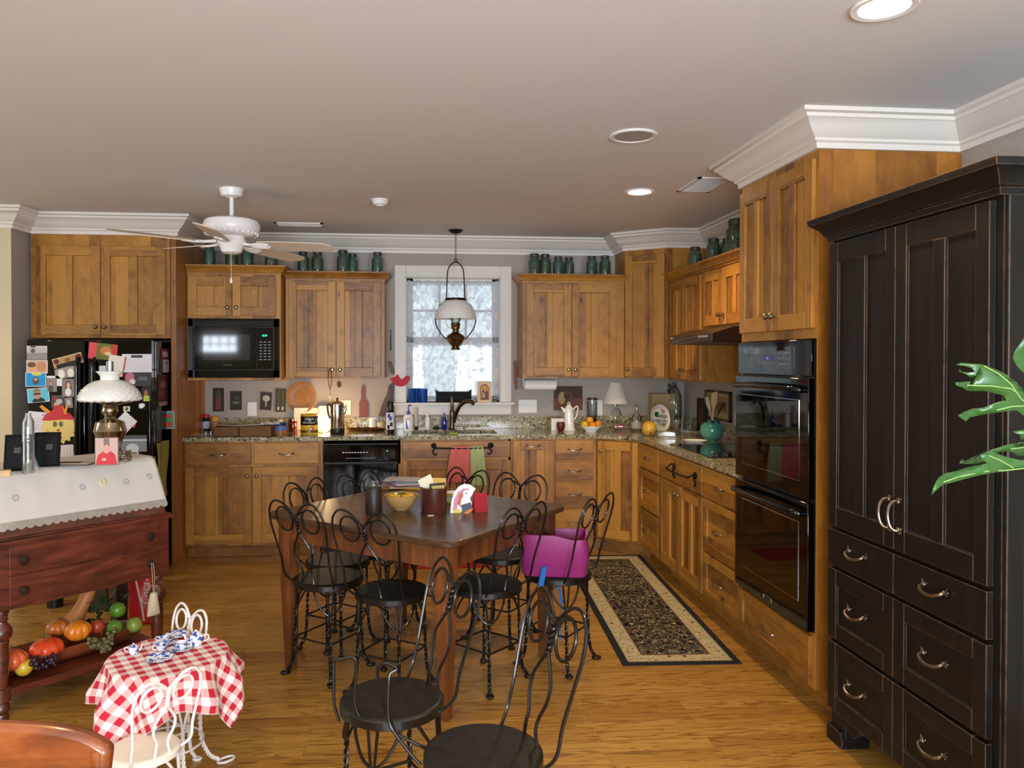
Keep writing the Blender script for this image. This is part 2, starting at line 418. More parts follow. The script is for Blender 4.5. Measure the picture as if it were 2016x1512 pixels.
# ================================================================== ROOM SHELL
WX0, WX1, WZ0, WZ1 = onY(799, 600, YB).x, onY(985, 600, YB).x, 1.135, 2.185
struct(MB().box(XL, XR, YREAR, YB, -.1, 0).build('floor', mt=FLOOR, smooth=0))
struct(MB().box(XL-.1, XR+.1, YREAR-.1, YB+.15, CEIL, CEIL+.1).build('ceiling', mt=CEILM, smooth=0))
w = MB(); w.box(-2.73, WX0, YB, YB+.14, 0, CEIL).box(WX1, XR+.1, YB, YB+.14, 0, CEIL).box(WX0, WX1, YB, YB+.14, 0, WZ0).box(WX0, WX1, YB, YB+.14, WZ1, CEIL)
struct(w.build('wall_back', mt=PAINTW, smooth=0))
struct(MB().box(XR, XR+.1, YREAR-.1, YB, 0, CEIL).build('wall_right', mt=PAINTW, smooth=0))
w = MB(); w.m(PAINTY).box(XL, -2.731, 5.52, 5.60, 0, CEIL); w.m(PAINTW).box(-2.80, -2.73, 5.521, YB, 0, CEIL)
struct(w.build('wall_alcove', smooth=0))
w = MB(); w.box(XL-.1, XL, YREAR, 2.6, 0, CEIL).box(XL-.1, XL, 4.2, 5.6, 0, CEIL).box(XL-.1, XL, 2.6, 4.2, 0, .75).box(XL-.1, XL, 2.6, 4.2, 2.25, CEIL)
struct(w.build('wall_left', mt=PAINTY, smooth=0))
w = MB(); xs = [XL, -3.78, -3.14, -1.35, .15, .8, 1.8, XR]
w.box(XL, XR, YREAR-.1, YREAR, 0, .7).box(XL, XR, YREAR-.1, YREAR, 2.0, CEIL)
w.box(xs[1], xs[2], YREAR-.1, YREAR, .7, 1.58).box(xs[1], xs[2], YREAR-.1, YREAR, 1.94, 2.0)
for a, b in ((0, 1), (2, 3), (4, 5), (6, 7)): w.box(xs[a], xs[b], YREAR-.1, YREAR, .7, 2.0)
struct(w.build('wall_rear', mt=PAINTY, smooth=0))
for k, (a, b) in enumerate(((1, 2), (3, 4), (5, 6))):
    w = MB(); x0, x1 = xs[a], xs[b]; za_, zb_ = (1.58, 1.94) if k == 0 else (.7, 2.0)
    for i in range(5): x = x0+(x1-x0)*i/4; w.box(x-.012 if 0 < i < 4 else x-.03, x+.012 if 0 < i < 4 else x+.03, YREAR+.05, YREAR+.08, za_-.02, zb_+.02)
    for i in range(6 if k else 3): z = za_+(zb_-za_)*i/(5 if k else 2); w.box(x0, x1, YREAR+.055, YREAR+.075, z-.012, z+.012)
    struct(w.build('window_%d' % (k+2), mt=TRIMW, smooth=0))

CROWN = [(0, 2.38), (.018, 2.38), (.02, 2.403), (.032, 2.409), (.034, 2.42), (.046, 2.427), (.075, 2.452), (.098, 2.480), (.108, 2.484), (.112, 2.497), (.13, 2.502), (.13, 2.519), (0, 2.519)]
cp = [(XL, 5.52), (-2.73, 5.52), (-2.715, 5.745), (-1.718, 5.745), (-1.718, YB), (1.70, YB), (1.70, 6.19), (1.985, 5.97), (XR, 5.97), (XR, 3.85), (1.68, 3.85), (1.68, 3.10), (XR, 3.10), (XR, YREAR)]
struct(MB().sweep(CROWN, cp).build('trim_1', mt=TRIMW, smooth=30))

# sink window: casing, stool, apron, sashes, panes
wroot = bpy.data.objects.new('window_1', None); COL.objects.link(wroot); struct(wroot)
c = MB(); cw = .093
c.box(WX0-cw, WX0, YB-.022, YB, WZ0, WZ1+.095).box(WX1, WX1+cw, YB-.022, YB, WZ0, WZ1+.095).box(WX0, WX1, YB-.022, YB, WZ1, WZ1+.095)
c.build('casing', wroot, TRIMW, bevel=.003)
MB().box(WX0-.115, WX1+.115, YB-.065, YB+.06, WZ0-.022, WZ0).build('stool', wroot, TRIMW, bevel=.004)
MB().box(WX0-cw, WX1+cw, YB-.02, YB, WZ0-.105, WZ0-.022).build('apron', wroot, TRIMW, bevel=.003)
j = MB(); j.box(WX0, WX0+.006, YB-.001, YB+.13, WZ0, WZ1).box(WX1-.006, WX1, YB-.001, YB+.13, WZ0, WZ1).box(WX0, WX1, YB-.001, YB+.13, WZ1-.006, WZ1).box(WX0, WX1, YB+.06, YB+.13, WZ0, WZ0+.004); j.build('jamb', wroot, TRIMW, smooth=0)
f = MB(); zm = 1.655; y0, y1 = YB+.06, YB+.095
for (za, zb, yy) in ((WZ0, zm+.02, 0), (zm-.02, WZ1, .035)):
    f.box(WX0, WX0+.06, y0+yy, y1+yy, za, zb).box(WX1-.06, WX1, y0+yy, y1+yy, za, zb).box(WX0, WX1, y0+yy, y1+yy, za, za+.05).box(WX0, WX1, y0+yy, y1+yy, zb-.04, zb)
for i in (1, 2): x = WX0+.06+(WX1-WX0-.12)*i/3; f.box(x-.01, x+.01, y0+.045, y1+.03, zm, WZ1)
f.box(WX0, WX1, y0+.045, y1+.03, 1.90, 1.92)
f.build('sash_frame', wroot, TRIMW)
MB().box(WX0+.05, WX1-.05, y0+.055, y0+.058, WZ0+.02, WZ1-.02).build('pane', wroot, CLEAR)
# lace curtains
def curtain(name, label, z0, z1, y, amp, rod):
    t = thing(name, label, 'curtain')
    x0, x1 = WX0+.005, WX1-.005
    def fn(u, v):
        x = x0+(x1-x0)*u; z = z1+(z0-z1)*v
        z += .008*sin(u*60)*(1-v)**8 + .010*abs(sin(u*38))*(v**20)
        return (x, y+amp*(.4+.6*v)*(sin(u*70+sin(u*11)*2)+.5*sin(u*31+1)), z)
    m = MB().grid(fn, 150, 14); m.build('lace_panel', t, LACE)
    MB().tube([(x0, y, rod), (x1, y, rod)], .006).build('curtain_rod', t, WHITEM)
    r = MB().grid(lambda u, v: (x0+(x1-x0)*u, y-.008+.006*sin(u*150), rod+.014-.034*v+.007*abs(sin(u*45))*(v == 0)), 150, 2); r.build('gathered_heading', t, LACE)
curtain('lace_curtain', 'upper tier of white lace curtain gathered on rod in sink window', 1.635, 2.155, YB+.015, .008, 2.135)
curtain('lace_curtain', 'lower tier of white lace curtain hanging down to window sill', WZ0+.01, 1.64, YB+.035, .009, 1.625)

# ceiling fixtures
def can(x, y, label, e, size=.5):
    t = thing('recessed_light', label, 'ceiling light', (x, y, CEIL))
    MB().lathe(((.068, -.001), (.088, -.001), (.092, -.006), (.088, -.010), (.070, -.008), (.068, -.001)), n=32).build('trim_ring', t, WHITEM)
    MB().lathe(((0, -.0045), (.068, -.0055), (.069, -.002), (0, -.002)), n=32).build('lens', t, mat('lit_lens', 'FFF0D8', .5, emit=16))
    lamp('can_lamp', 'SPOT', (x, y, CEIL-.04), e, WARM, (0, 0, 0), spot_size=radians(140), spot_blend=.7, shadow_soft_size=.07)
can(1.355, 4.60, 'lit recessed ceiling light above the oven and cooktop run', 66)
can(1.344, 2.12, 'lit recessed ceiling light at the top edge nearest the camera', 40)
can(-3.3, 4.3, 'recessed ceiling light outside the left edge lighting the cream wall', 40)
can(-.9, 1.2, 'added unseen recessed ceiling light overhead behind the children table', 34)  # assumed fixture out of view, added for more warm light from above
can(.3, -.6, 'added unseen recessed ceiling light behind the camera', 30)  # another unseen fixture, added to light the near part of the room
p = onZ(1247, 266, CEIL)
t = thing('ceiling_speaker', 'round white speaker grille set flush in the ceiling', 'speaker', p)
MB().lathe(((.085, -.001), (.108, -.001), (.110, -.005), (.104, -.010), (.088, -.009), (.085, -.001)), n=40).build('rim', t, WHITEM)
MB().lathe(((0, -.006), (.087, -.006), (.087, -.001), (0, -.001)), n=40).build('grille', t, mat('speaker_mesh', 'A59C92', .8, bump=.8, scale=600))
p = onZ(748, 393, CEIL)
t = thing('smoke_detector', 'small white round smoke detector on the ceiling near the fan', 'smoke detector', p)
MB().lathe(((0, -.038), (.03, -.038), (.045, -.03), (.052, -.012), (.056, -.01), (.056, 0), (0, 0)), n=28).build('body', t, WHITEM)
MB().lathe(((0, -.044), (.022, -.044), (.026, -.037), (0, -.037)), n=20).build('vent_cap', t, WHITEP)
def vent(px, py, w, d, label, rz=0, tilt=1):
    p = onZ(px, py, CEIL); t = thing('ceiling_vent', label, 'air vent', p, rz)
    f = MB(); f.box(-w/2, w/2, -d/2, -d/2+.02, -.008, -.001).box(-w/2, w/2, d/2-.02, d/2, -.008, -.001).box(-w/2, -w/2+.02, -d/2, d/2, -.008, -.001).box(w/2-.02, w/2, -d/2, d/2, -.008, -.001)
    f.build('frame', t, WHITEM)
    s = MB(); n = max(3, int(d/.025))
    for i in range(n): y = -d/2+.02+(d-.04)*(i+.5)/n; s.at(Tr(0, y, -.006) @ Matrix.Rotation(.6*tilt, 4, 'X')).box(-w/2+.02, w/2-.02, -.009, .009, -.001, .001)
    s.build('louver', t, WHITEM)
    MB().box(-w/2+.02, w/2-.02, -d/2+.02, d/2-.02, -.0012, -.0004).build('duct_opening', t, mat('duct_dark', '3A3530', .9))
vent(590, 441, .36, .14, 'white ceiling air vent between the fan and the window')
vent(1386, 363, .20, .36, 'white ceiling air vent beside the tall oven cabinet')

# ================================================================== CABINETS
def shaker(m, x0, x1, z0, z1, y=-.019, th=.019, st=.062, mid=True, rail=.07, V=None, H=None):
    V = V or AV; H = H or AH; b = y+.006
    m.m(V).box(x0, x0+st, y, y+th, z0, z1).box(x1-st, x1, y, y+th, z0, z1)
    m.m(H).box(x0+st, x1-st, y, y+th, z1-rail, z1).box(x0+st, x1-st, y, y+th, z0, z0+rail)
    if mid:
        c = (x0+x1)/2; m.m(V).box(c-.028, c+.028, y, y+th, z0+rail, z1-rail)
        m.box(x0+st, c-.028, b+.004, y+th, z0+rail, z1-rail).box(c+.028, x1-st, b+.004, y+th, z0+rail, z1-rail)
    else: m.m(V).box(x0+st, x1-st, b+.004, y+th, z0+rail, z1-rail)
def knob(parent, x, z, y=-.019, mt=None):
    MB().lathe(((0, -.030), (.008, -.029), (.0145, -.024), (.0155, -.018), (.010, -.012), (.0055, -.008), (.0055, -.002), (.009, 0), (0, 0)), (x, y, z), 16, 'y').build('knob', parent, mt or NICK)
def pull(parent, x, z, y=-.019, w=.10, mt=None, drop=.006):
    pts = spline([(x-w/2, y, z), (x-w/2, y-.014, z), (x-w*.36, y-.026, z-drop), (x, y-.031, z-drop*1.6), (x+w*.36, y-.026, z-drop), (x+w/2, y-.014, z), (x+w/2, y, z)], 4)
    m = MB().tube(pts, .0045, 8); m.ball((x-w/2, y-.002, z), .008, 10, sy=.5).ball((x+w/2, y-.002, z), .008, 10, sy=.5)
    m.build('handle', parent, mt or NICK)
CORN = [(0, 0), (.004, 0), (.006, .012), (.014, .016), (.018, .03), (.040, .052), (.046, .056), (.046, .068), (0, .068)]
def cab(label, loc, rz, w, d, z0, z1, items, toe=False, cornice=None, group=None, cat='cabinet', name='kitchen_cabinet', side_mt=None, hollow=False, open_=None):
    t = thing(name, label, cat, (loc[0], loc[1], 0), rz, group)
    b = MB(); b.m(AV)
    if toe: b.box(0, w, 0, d, .10, z1); b.m(AH).box(0, w, .075, d, 0, .10)
    elif open_: # leave a bay open (ovens, microwave): face frame + carcass
        oz0, oz1, fx = open_
        b.box(0, w, 0, d, z0, oz0).box(0, w, 0, d, oz1, z1).box(0, fx, 0, d, oz0, oz1).box(w-fx, w, 0, d, oz0, oz1).box(fx, w-fx, d-.02, d, oz0, oz1)
    else: b.box(0, w, 0, d, z0, z1)
    if hollow: b.box(0, w, 0, .03, z1, .884).box(0, .02, 0, d, z1, .884).box(w-.02, w, 0, d, z1, .884)
    b.build('body', t, smooth=0, bevel=.002)
    for it in items:
        k = it[0]; x0, x1, a, c2 = it[1:5]; opt = it[5] if len(it) > 5 else {}
        m = MB(); nm = 'door' if k == 'door' else ('panel' if opt.get('false') else 'drawer')
        if k == 'door': shaker(m, x0, x1, a, c2, mid=opt.get('mid', True))
        elif k == 'shaker': shaker(m, x0, x1, a, c2, mid=opt.get('mid', False), st=.055, rail=.05, V=AH, H=AH)
        else: m.m(AH).box(x0, x1, -.019, 0, a, c2)
        o = m.build(nm, t, smooth=0, bevel=.0025)
        kx, kz = opt.get('knob', (None, None))
        if kx is not None: knob(o, kx, kz)
        if 'pull' in opt:
            px_, pz_ = opt['pull'] if opt['pull'] else ((x0+x1)/2, (a+c2)/2)
            pull(o, px_, pz_, w=opt.get('pw', .10))
    if cornice:
        L, R = cornice
        path = ([(0, d)] if L else []) + [(0, -.004), (w, -.004)] + ([(w, d)] if R else [])
        if L: path[0] = (0, d-.001)
        m = MB().sweep([(o_, z1-.018+z_) for o_, z_ in CORN], path); m.box(.004, w-.004, 0, d-.002, z1+.045, z1+.049)
        m.build('cornice', t, AH, smooth=30)
    return t
BF = 5.915
# back run
X0 = -1.713; Wd = -.697-X0
cab('base cabinet left of the dishwasher with two drawers over two doors', (X0, BF), 0, Wd, YB-BF-.002, 0, .884, [
    ('slab', .014, .487, .712, .868, {'pull': None}), ('slab', .510, .985, .712, .868, {'pull': None}),
    ('door', .014, .494, .118, .690, {'knob': (.462, .625)}), ('door', .499, .975, .118, .690, {'knob': (.530, .625)})], toe=True)
b0 = -.133
cab('sink base cabinet under the window with towels on its iron bar', (b0, BF), 0, .864, YB-BF-.002, 0, .70, [
    ('slab', .032, .858, .745, .868, {'false': 1}), ('door', .032, .442, .118, .722, {'knob': (.41, .66)}), ('door', .447, .858, .118, .722, {'knob': (.48, .66)})], toe=True, hollow=True)
cab('narrow pull-out cabinet with one handle at its top, between sink and drawer stack', (.731, BF), 0, .338, YB-BF-.002, 0, .884, [
    ('door', .010, .330, .118, .868, {'pull': (.17, .835)})], toe=True)
dz = ((.716, .868), (.556, .700), (.345, .540), (.118, .330))
cab('narrow base cabinet with a stack of four drawers by the corner', (1.069, BF), 0, .331, YB-BF-.002, 0, .884,
    [('slab', .008, .308, a, b, {'pull': (.16, (a+b)/2+.01)}) for a, b in dz], toe=True)
dx, dy = 1.695-1.402, 5.69-BF; L = hypot(dx, dy); ang = atan2(dy, dx)
t = thing('kitchen_cabinet', 'diagonal corner base cabinet with one tall door facing the room', 'cabinet', (1.402, BF, 0), ang)
b = MB(); b.m(AV)
def loc2(x, y): v = Rz(-ang) @ Vector((x-1.402, y-BF, 0)); return (v.x, v.y)
pl = [loc2(*p) for p in ((1.402, BF), (1.695, 5.69), (XR-.002, 5.69), (XR-.002, YB-.002), (1.402, YB-.002))]
b.prism(pl, .10, .884)
pl2 = [loc2(*p) for p in ((1.402, BF+.08), (1.46, BF+.08), (1.775, 5.69), (XR-.002, 5.69), (XR-.002, YB-.002), (1.402, YB-.002))]
b.m(AH).prism(pl2, 0, .10); b.build('body', t, smooth=0)
m = MB(); shaker(m, .022, L-.022, .118, .868); o = m.build('door', t, smooth=0, bevel=.0025); knob(o, .05, .79)
# right run (fronts face -X): local x runs toward the camera
RF = 1.695; D = XR-RF-.002
cab('right-run base cabinet at the far end with three stacked drawers', (RF, 5.688), -pi/2, .469, D, 0, .884, [
    ('slab', .01, .459, .700, .868, {'pull': None}), ('shaker', .01, .459, .405, .685, {'pull': None}), ('shaker', .01, .459, .118, .390, {'pull': None})], toe=True)
cab('cooktop base cabinet with two tall doors and an iron towel bar', (RF, 5.217), -pi/2, .829, D, 0, .884, [
    ('slab', .01, .819, .700, .868, {'false': 1}), ('door', .01, .412, .118, .685, {'knob': (.385, .63)}), ('door', .417, .819, .118, .685, {'knob': (.445, .63)})], toe=True)
cab('right-run base cabinet beside the wall oven with three stacked drawers', (RF, 4.386), -pi/2, .525, D, 0, .884, [
    ('slab', .01, .500, .700, .868, {'pull': None}), ('shaker', .01, .500, .385, .685, {'pull': None}), ('shaker', .01, .500, .118, .372, {'pull': None})], toe=True)

# countertop with a hole for the sink bowls
cz0, cz1 = .8845, .915
SX0, SX1, SY0, SY1 = -.03, .64, 6.0, 6.36
ct = MB(); fy = 5.885
ct.box(-1.7135, SX0, fy, YB-.002, cz0, cz1).box(SX1, 1.38, fy, YB-.002, cz0, cz1).box(SX0, SX1, fy, SY0, cz0, cz1).box(SX0, SX1, SY1, YB-.002, cz0, cz1)
ct.prism([(1.38, fy), (1.665, 5.675), (1.665, 3.862), (XR-.002, 3.862), (XR-.002, YB-.002), (1.38, YB-.002)], cz0, cz1)
t = thing('granite_countertop', 'speckled olive and cream granite countertop wrapping the corner', 'countertop')
ct.build('slab', t, GRAN, smooth=0)
MB().box(-1.713, 1.70, YB-.022, YB-.002, cz1, 1.015).box(1.70, XR-.022, YB-.022, YB-.002, cz1, 1.015).box(XR-.022, XR-.002, 3.862, YB-.002, cz1, 1.015).build('backsplash', t, GRAN, smooth=0, bevel=.002)
# sink
t = thing('double_sink', 'stainless steel undermount double sink below the window', 'sink')
m = MB(); xm = .31
for a, b_ in ((SX0, xm-.012), (xm+.012, SX1)):
    m.box(a-.004, a, SY0-.004, SY1+.004, .71, .884).box(b_, b_+.004, SY0-.004, SY1+.004, .71, .884).box(a, b_, SY0-.004, SY0, .71, .884).box(a, b_, SY1, SY1+.004, .71, .884).box(a-.004, b_+.004, SY0-.004, SY1+.004, .706, .71)
m.box(xm-.012, xm+.012, SY0, SY1, .86, .884); m.build('bowl', t, mat('stainless', 'B8B4AC', .25, metal=1), smooth=0)
for cx in (.14, .48): MB().lathe(((0, .001), (.035, .002), (.04, 0)), (cx, 6.18, .71), 20).build('drain', t, CHROME)

# uppers
cab('upper cabinet left of the window with jars on top', (-1.015, 6.17), 0, .77, YB-6.17-.002, 1.345, 2.135, [
    ('door', .025, .390, 1.36, 2.105, {'knob': (.363, 1.415)}), ('door', .395, .740, 1.36, 2.105, {'knob': (.422, 1.415)})], cornice=(0, 1))
cab('upper cabinet right of the window with jars on top', (.858, 6.17), 0, .835, YB-6.17-.002, 1.345, 2.135, [
    ('door', .030, .395, 1.36, 2.105, {'knob': (.37, 1.415)}), ('door', .400, .770, 1.36, 2.105, {'knob': (.427, 1.415)})], cornice=(1, 0))
cab('upper cabinet above and around the built-in microwave', (-1.712, 6.0), 0, .690, YB-6.0-.002, 1.335, 2.155, [
    ('door', .012, .330, 1.822, 2.12, {'knob': (.300, 1.885)}), ('door', .335, .655, 1.822, 2.12, {'knob': (.365, 1.885)})], cornice=(0, 1), open_=(1.356, 1.803, .01))
cab('cabinet over the refrigerator reaching the ceiling', (-2.712, 5.745), 0, .955, YB-5.745-.002, 1.645, 2.52, [
    ('door', .045, .478, 1.668, 2.30, {'knob': (.452, 1.725)}), ('door', .483, .925, 1.668, 2.30, {'knob': (.510, 1.725)})])
t = thing('end_panel', 'tall alder end panel between the refrigerator and the counter', 'cabinet panel')
MB().box(-1.752, -1.7145, 5.742, YB-.002, 0, 2.519).build('panel', t, AS, smooth=0, bevel=.002)
dx, dy = 1.985-1.70, 5.97-6.19; L = hypot(dx, dy); ang = atan2(dy, dx)
t = thing('kitchen_cabinet', 'tall diagonal corner wall cabinet with a single plank door', 'cabinet', (1.70, 6.19, 0), ang)
def loc3(x, y): v = Rz(-ang) @ Vector((x-1.70, y-6.19, 0)); return (v.x, v.y)
MB().prism([loc3(*p) for p in ((1.70, 6.19), (1.985, 5.97), (XR-.002, 5.97), (XR-.002, YB-.002), (1.70, YB-.002))], 1.345, 2.519).build('body', t, AV, smooth=0, bevel=.002)
m = MB(); shaker(m, .012, L-.016, 1.36, 2.34); o = m.build('door', t, smooth=0, bevel=.0025); knob(o, .04, 1.42)
cab('right wall upper cabinet with two narrow doors beside the hood', (2.0, 5.968), -pi/2, .730, XR-2.0-.002, 1.335, 2.125, [
    ('door', .03, .372, 1.35, 2.095, {'knob': (.35, 1.42)}), ('door', .377, .72, 1.35, 2.095, {'knob': (.40, 1.42)})], cornice=(0, 0))
cab('short upper cabinet above the range hood', (2.0, 5.236), -pi/2, .762, XR-2.0-.002, 1.70, 2.125, [
    ('door', .01, .378, 1.725, 2.095, {'knob': (.35, 1.79)}), ('door', .383, .752, 1.725, 2.095, {'knob': (.41, 1.79)})], cornice=(0, 0))
cab('last right wall upper cabinet hidden behind the oven tower', (2.0, 4.472), -pi/2, .612, XR-2.0-.002, 1.335, 2.125, [
    ('door', .01, .30, 1.35, 2.095), ('door', .305, .60, 1.35, 2.095)], cornice=(0, 0))
# oven tower
OY = 3.858
t = cab('tall oven tower cabinet reaching the ceiling', (1.68, OY), -pi/2, .76, XR-1.68-.002, .10, 2.519, [
    ('door', .012, .375, 1.632, 2.345, {'knob': (.35, 1.70)}), ('door', .380, .742, 1.632, 2.345, {'knob': (.405, 1.70)}),
    ('shaker', .012, .735, .112, .325, {'pull': None, 'pw': .11})], open_=(.338, 1.588, .012))
MB().box(0, .76, .075, XR-1.68-.002, 0, .10).build('toe_kick', t, AH, smooth=0)
MB().box(.76, .763, -.0, XR-1.68-.002, .10, 2.378).box(.76, .763, .075, XR-1.68-.002, 0, .10).build('side_panel', t, AS, smooth=0)

# double wall oven (local frame like the tower)
t = thing('double_wall_oven', 'black glass double wall oven built into the tall cabinet', 'oven', (1.68, OY, 0), -pi/2)
MB().box(.02, .74, .0, .55, .345, 1.58).build('body', t, BLKP, smooth=0)
MB().box(.010, .748, -.022, 0, 1.425, 1.584).build('control_panel', t, BLKG, bevel=.004)
m = MB(); m.m(BLKGL).box(.06, .60, -.0235, -.022, 1.455, 1.555)
m.m(mat('dim_display', '2A2E4A', .2)).box(.30, .42, -.0245, -.0232, 1.49, 1.52)
m.m(mat('key_print', '8A8A8A', .4))
for r_ in range(3):
    for c_ in range(4): m.box(.46+c_*.03, .474+c_*.03, -.0243, -.0232, 1.475+r_*.025, 1.481+r_*.025)
m.m(mat('clock_blue', '5A50FF', .3, emit=1.5)).box(.34, .355, -.0248, -.0244, 1.50, 1.508)
m.build('display', t)
def odoor(z0, z1, wz0, wz1):
    m = MB(); m.m(BLKG).box(.008, .750, -.035, 0, z0, z1); o = m.build('oven_door', t, bevel=.004)
    w_ = MB(); w_.m(CHROME).box(.085, .675, -.0362, -.035, wz0, wz1); w_.m(BLKGL).box(.088, .672, -.0375, -.0355, wz0+.003, wz1-.003); w_.build('window', o, smooth=0)
    hz = z1-.045; h = MB(); h.tube(spline([(.05, -.035, hz-.005), (.055, -.060, hz-.004), (.10, -.078, hz), (.38, -.088, hz+.003), (.66, -.078, hz), (.705, -.060, hz-.004), (.71, -.035, hz-.005)], 5), .013, 10)
    h.build('handle', o, BLKG); return o
odoor(.905, 1.418, .975, 1.325); o = odoor(.345, .890, .455, .800)
m = MB(); m.m(CHROME).box(.34, .42, -.0365, -.035, .385, .388).box(.34, .342, -.0365, -.035, .368, .388).box(.418, .42, -.0365, -.035, .368, .388); m.build('badge', o)

# microwave
t = thing('microwave', 'black built-in microwave with a lit green clock', 'microwave')
mx0, mx1, mz0, mz1, my = -1.700, -1.034, 1.358, 1.802, 5.985
m = MB(); m.m(BLKP).box(mx0, mx1, my, 6.35, mz0, mz1); m.build('body', t)
m = MB(); m.m(BLKG).box(mx0, mx1, my-.012, my, mz1-.06, mz1).box(mx0, mx1, my-.012, my, mz0, mz0+.055).box(mx0, mx0+.035, my-.012, my, mz0, mz1).box(mx1-.035, mx1, my-.012, my, mz0, mz1)
for i in range(3): m.m(BLKP).box(mx0+.04, mx1-.04, my-.013, my-.012, mz1-.05+i*.012, mz1-.045+i*.012)
m.build('trim_kit', t, bevel=.002)
m = MB(); m.m(BLKG).box(mx0+.04, -1.20, my-.02, my-.002, mz0+.06, mz1-.065); o = m.build('door', t, bevel=.003)
MB().box(-1.588, -1.243, my-.0215, my-.019, 1.488, 1.682).build('window', o, mat('microwave_window', '2A2C2E', .05, spec=.8), smooth=0)
m = MB().m(mat('gold_print', '8A6E30', .4)); text_mesh(m, 'Whirlpool', .016, Tr(-1.41, my-.0205, 1.453) @ FRONT, mat('gold_print'), .0003, shear=.2); m.build('logo', o, smooth=0)
m = MB(); m.m(BLKG).box(-1.195, mx1-.04, my-.02, my-.002, mz0+.06, mz1-.065)
m.m(mat('green_clock', '30FFB0', .4, emit=1.6)); text_mesh(m, '8:34', .022, Tr(-1.135, my-.0205, 1.674) @ FRONT, mat('green_clock'), .0003)
m.m(mat('key_print'))
for r_ in range(7):
    for c_ in range(3): m.box(-1.175+c_*.032, -1.155+c_*.032, my-.0208, my-.0198, 1.49+r_*.022, 1.497+r_*.022)
m.build('control_panel', t, smooth=0)

# dishwasher
t = thing('dishwasher', 'black dishwasher between the left base cabinet and the sink', 'dishwasher')
MB().box(-.690, -.140, BF, 6.45, .09, .855).build('body', t, BLKP, smooth=0)
MB().box(-.690, -.140, BF-.03, BF, .72, .852).build('control_panel', t, BLKG, bevel=.006)
m = MB().m(WHITEP)
for i in range(9): m.box(-.55+i*.022, -.536+i*.022, BF-.0315, BF-.03, .79, .796)
m.m(mat('green_clock')).box(-.22, -.21, BF-.0315, BF-.03, .80, .806)
m.build('button', t); o = MB().box(-.690, -.140, BF-.025, BF, .125, .705).build('door', t, BLKG, bevel=.004)
MB().box(-.53, -.30, BF-.045, BF-.03, .735, .75).build('handle', t, BLKG, bevel=.004)
MB().box(-.690, -.140, BF+.05, BF+.07, 0, .09).build('toe_plate', t, BLKP)

# range hood
HX = 1.763; hy0, hy1 = 5.232, 4.474
t = thing('range_hood', 'black slim range hood below the short cabinet', 'range hood')
m = MB().m(mat('hood_dark', '1B1512', .3, coat=.2)); m.prism([(HX, 1.612), (HX+.01, 1.600), (XR-.004, 1.600), (XR-.004, 1.698), (1.90, 1.698), (HX+.004, 1.655)], hy1, hy0, 'y'); m.build('body', t, smooth=0, bevel=.002)
m = MB().m(CHROME).tube([(HX-.002+.10*(k/12)**2*0, hy0-.05-.045*k, 1.618+.032*(k/12)**1.6) for k in range(13)], .0022, 6)
m.m(mat('key_print'))
for i in range(6): m.box(HX-.003, HX-.0005, hy1+.06+i*.028, hy1+.078+i*.028, 1.634, 1.646)
m.m(WHITEP).box(HX-.003, HX-.001, hy0-.045, hy0-.03, 1.638, 1.646); m.build('control_strip', t)
MB().box(HX+.05, XR-.05, hy1+.05, hy0-.05, 1.597, 1.600).build('filter', t, mat('filter_metal', '6A655C', .5, metal=.8, bump=.8, scale=300))

# cooktop
t = thing('cooktop', 'black glass cooktop set into the granite', 'cooktop')
kx0, kx1, ky0, ky1 = 1.735, 2.235, 5.15, 4.42
MB().box(kx0, kx1, ky1, ky0, cz1, cz1+.006).build('glass_top', t, BLKGL, bevel=.002)
for (x, y, r_) in ((1.87, 4.98, .10), (1.88, 4.62, .075), (2.10, 4.98, .075), (2.10, 4.62, .10)):
    MB().lathe(((r_-.002, cz1+.0062), (r_, cz1+.0066), (r_+.002, cz1+.0062)), (x, y, 0), 36).build('burner_ring', t, mat('burner_ring', '3A3633', .3))
for i in range(4):
    MB().lathe(((0, .024), (.016, .024), (.019, .018), (.021, 0), (0, 0)), (1.79+i*.062, 4.455, cz1+.006), 18).build('knob', t, mat('cooktop_knob', '2A2624', .25))

# ================================================================== HUTCH
HF = 1.64; hy = 2.905; HW = .885
t = thing('black_hutch', 'tall distressed black hutch with drawers and two paneled doors', 'cupboard', (HF, hy, 0), -pi/2)
HD = XR-HF-.004
m = MB(); m.box(0, HW, 0, HD, .115, 1.985); m.box(0, .10, 0, .10, 0, .115).box(HW-.10, HW, 0, .10, 0, .115).box(0, .1, HD-.1, HD, 0, .115).box(HW-.1, HW, HD-.1, HD, 0, .115)
m.build('body', t, DBLK, smooth=0, bevel=.003)
for x0 in (-.012, HW-.098): MB().prism([(x0, 0), (x0+.11, 0), (x0+.115, .035), (x0+.10, .05), (x0+.10, .06), (x0, .06)], -.014, .09, 'y').build('foot', t, DBLK, smooth=0, bevel=.004)
m = MB().prism([(.088, .115), (.10, .09), (.13, .072), (.16, .072), (.19, .10), (.22, .115)], .0, .018, 'y').prism([(HW-.22, .115), (HW-.19, .10), (HW-.16, .072), (HW-.13, .072), (HW-.10, .09), (HW-.088, .115)], .0, .018, 'y')
m.build('apron', t, DBLK, smooth=0)
HC = [(0, 0), (.008, 0), (.012, .02), (.02, .025), (.03, .045), (.055, .066), (.062, .070), (.066, .085), (.066, .092), (0, .092)]
MB().sweep([(a, 1.96+b) for a, b in HC], [(0, HD), (0, -.012), (HW, -.012), (HW, HD)]).box(0, HW, -.01, HD, 2.045, 2.05).build('cornice', t, DBLK, smooth=30)
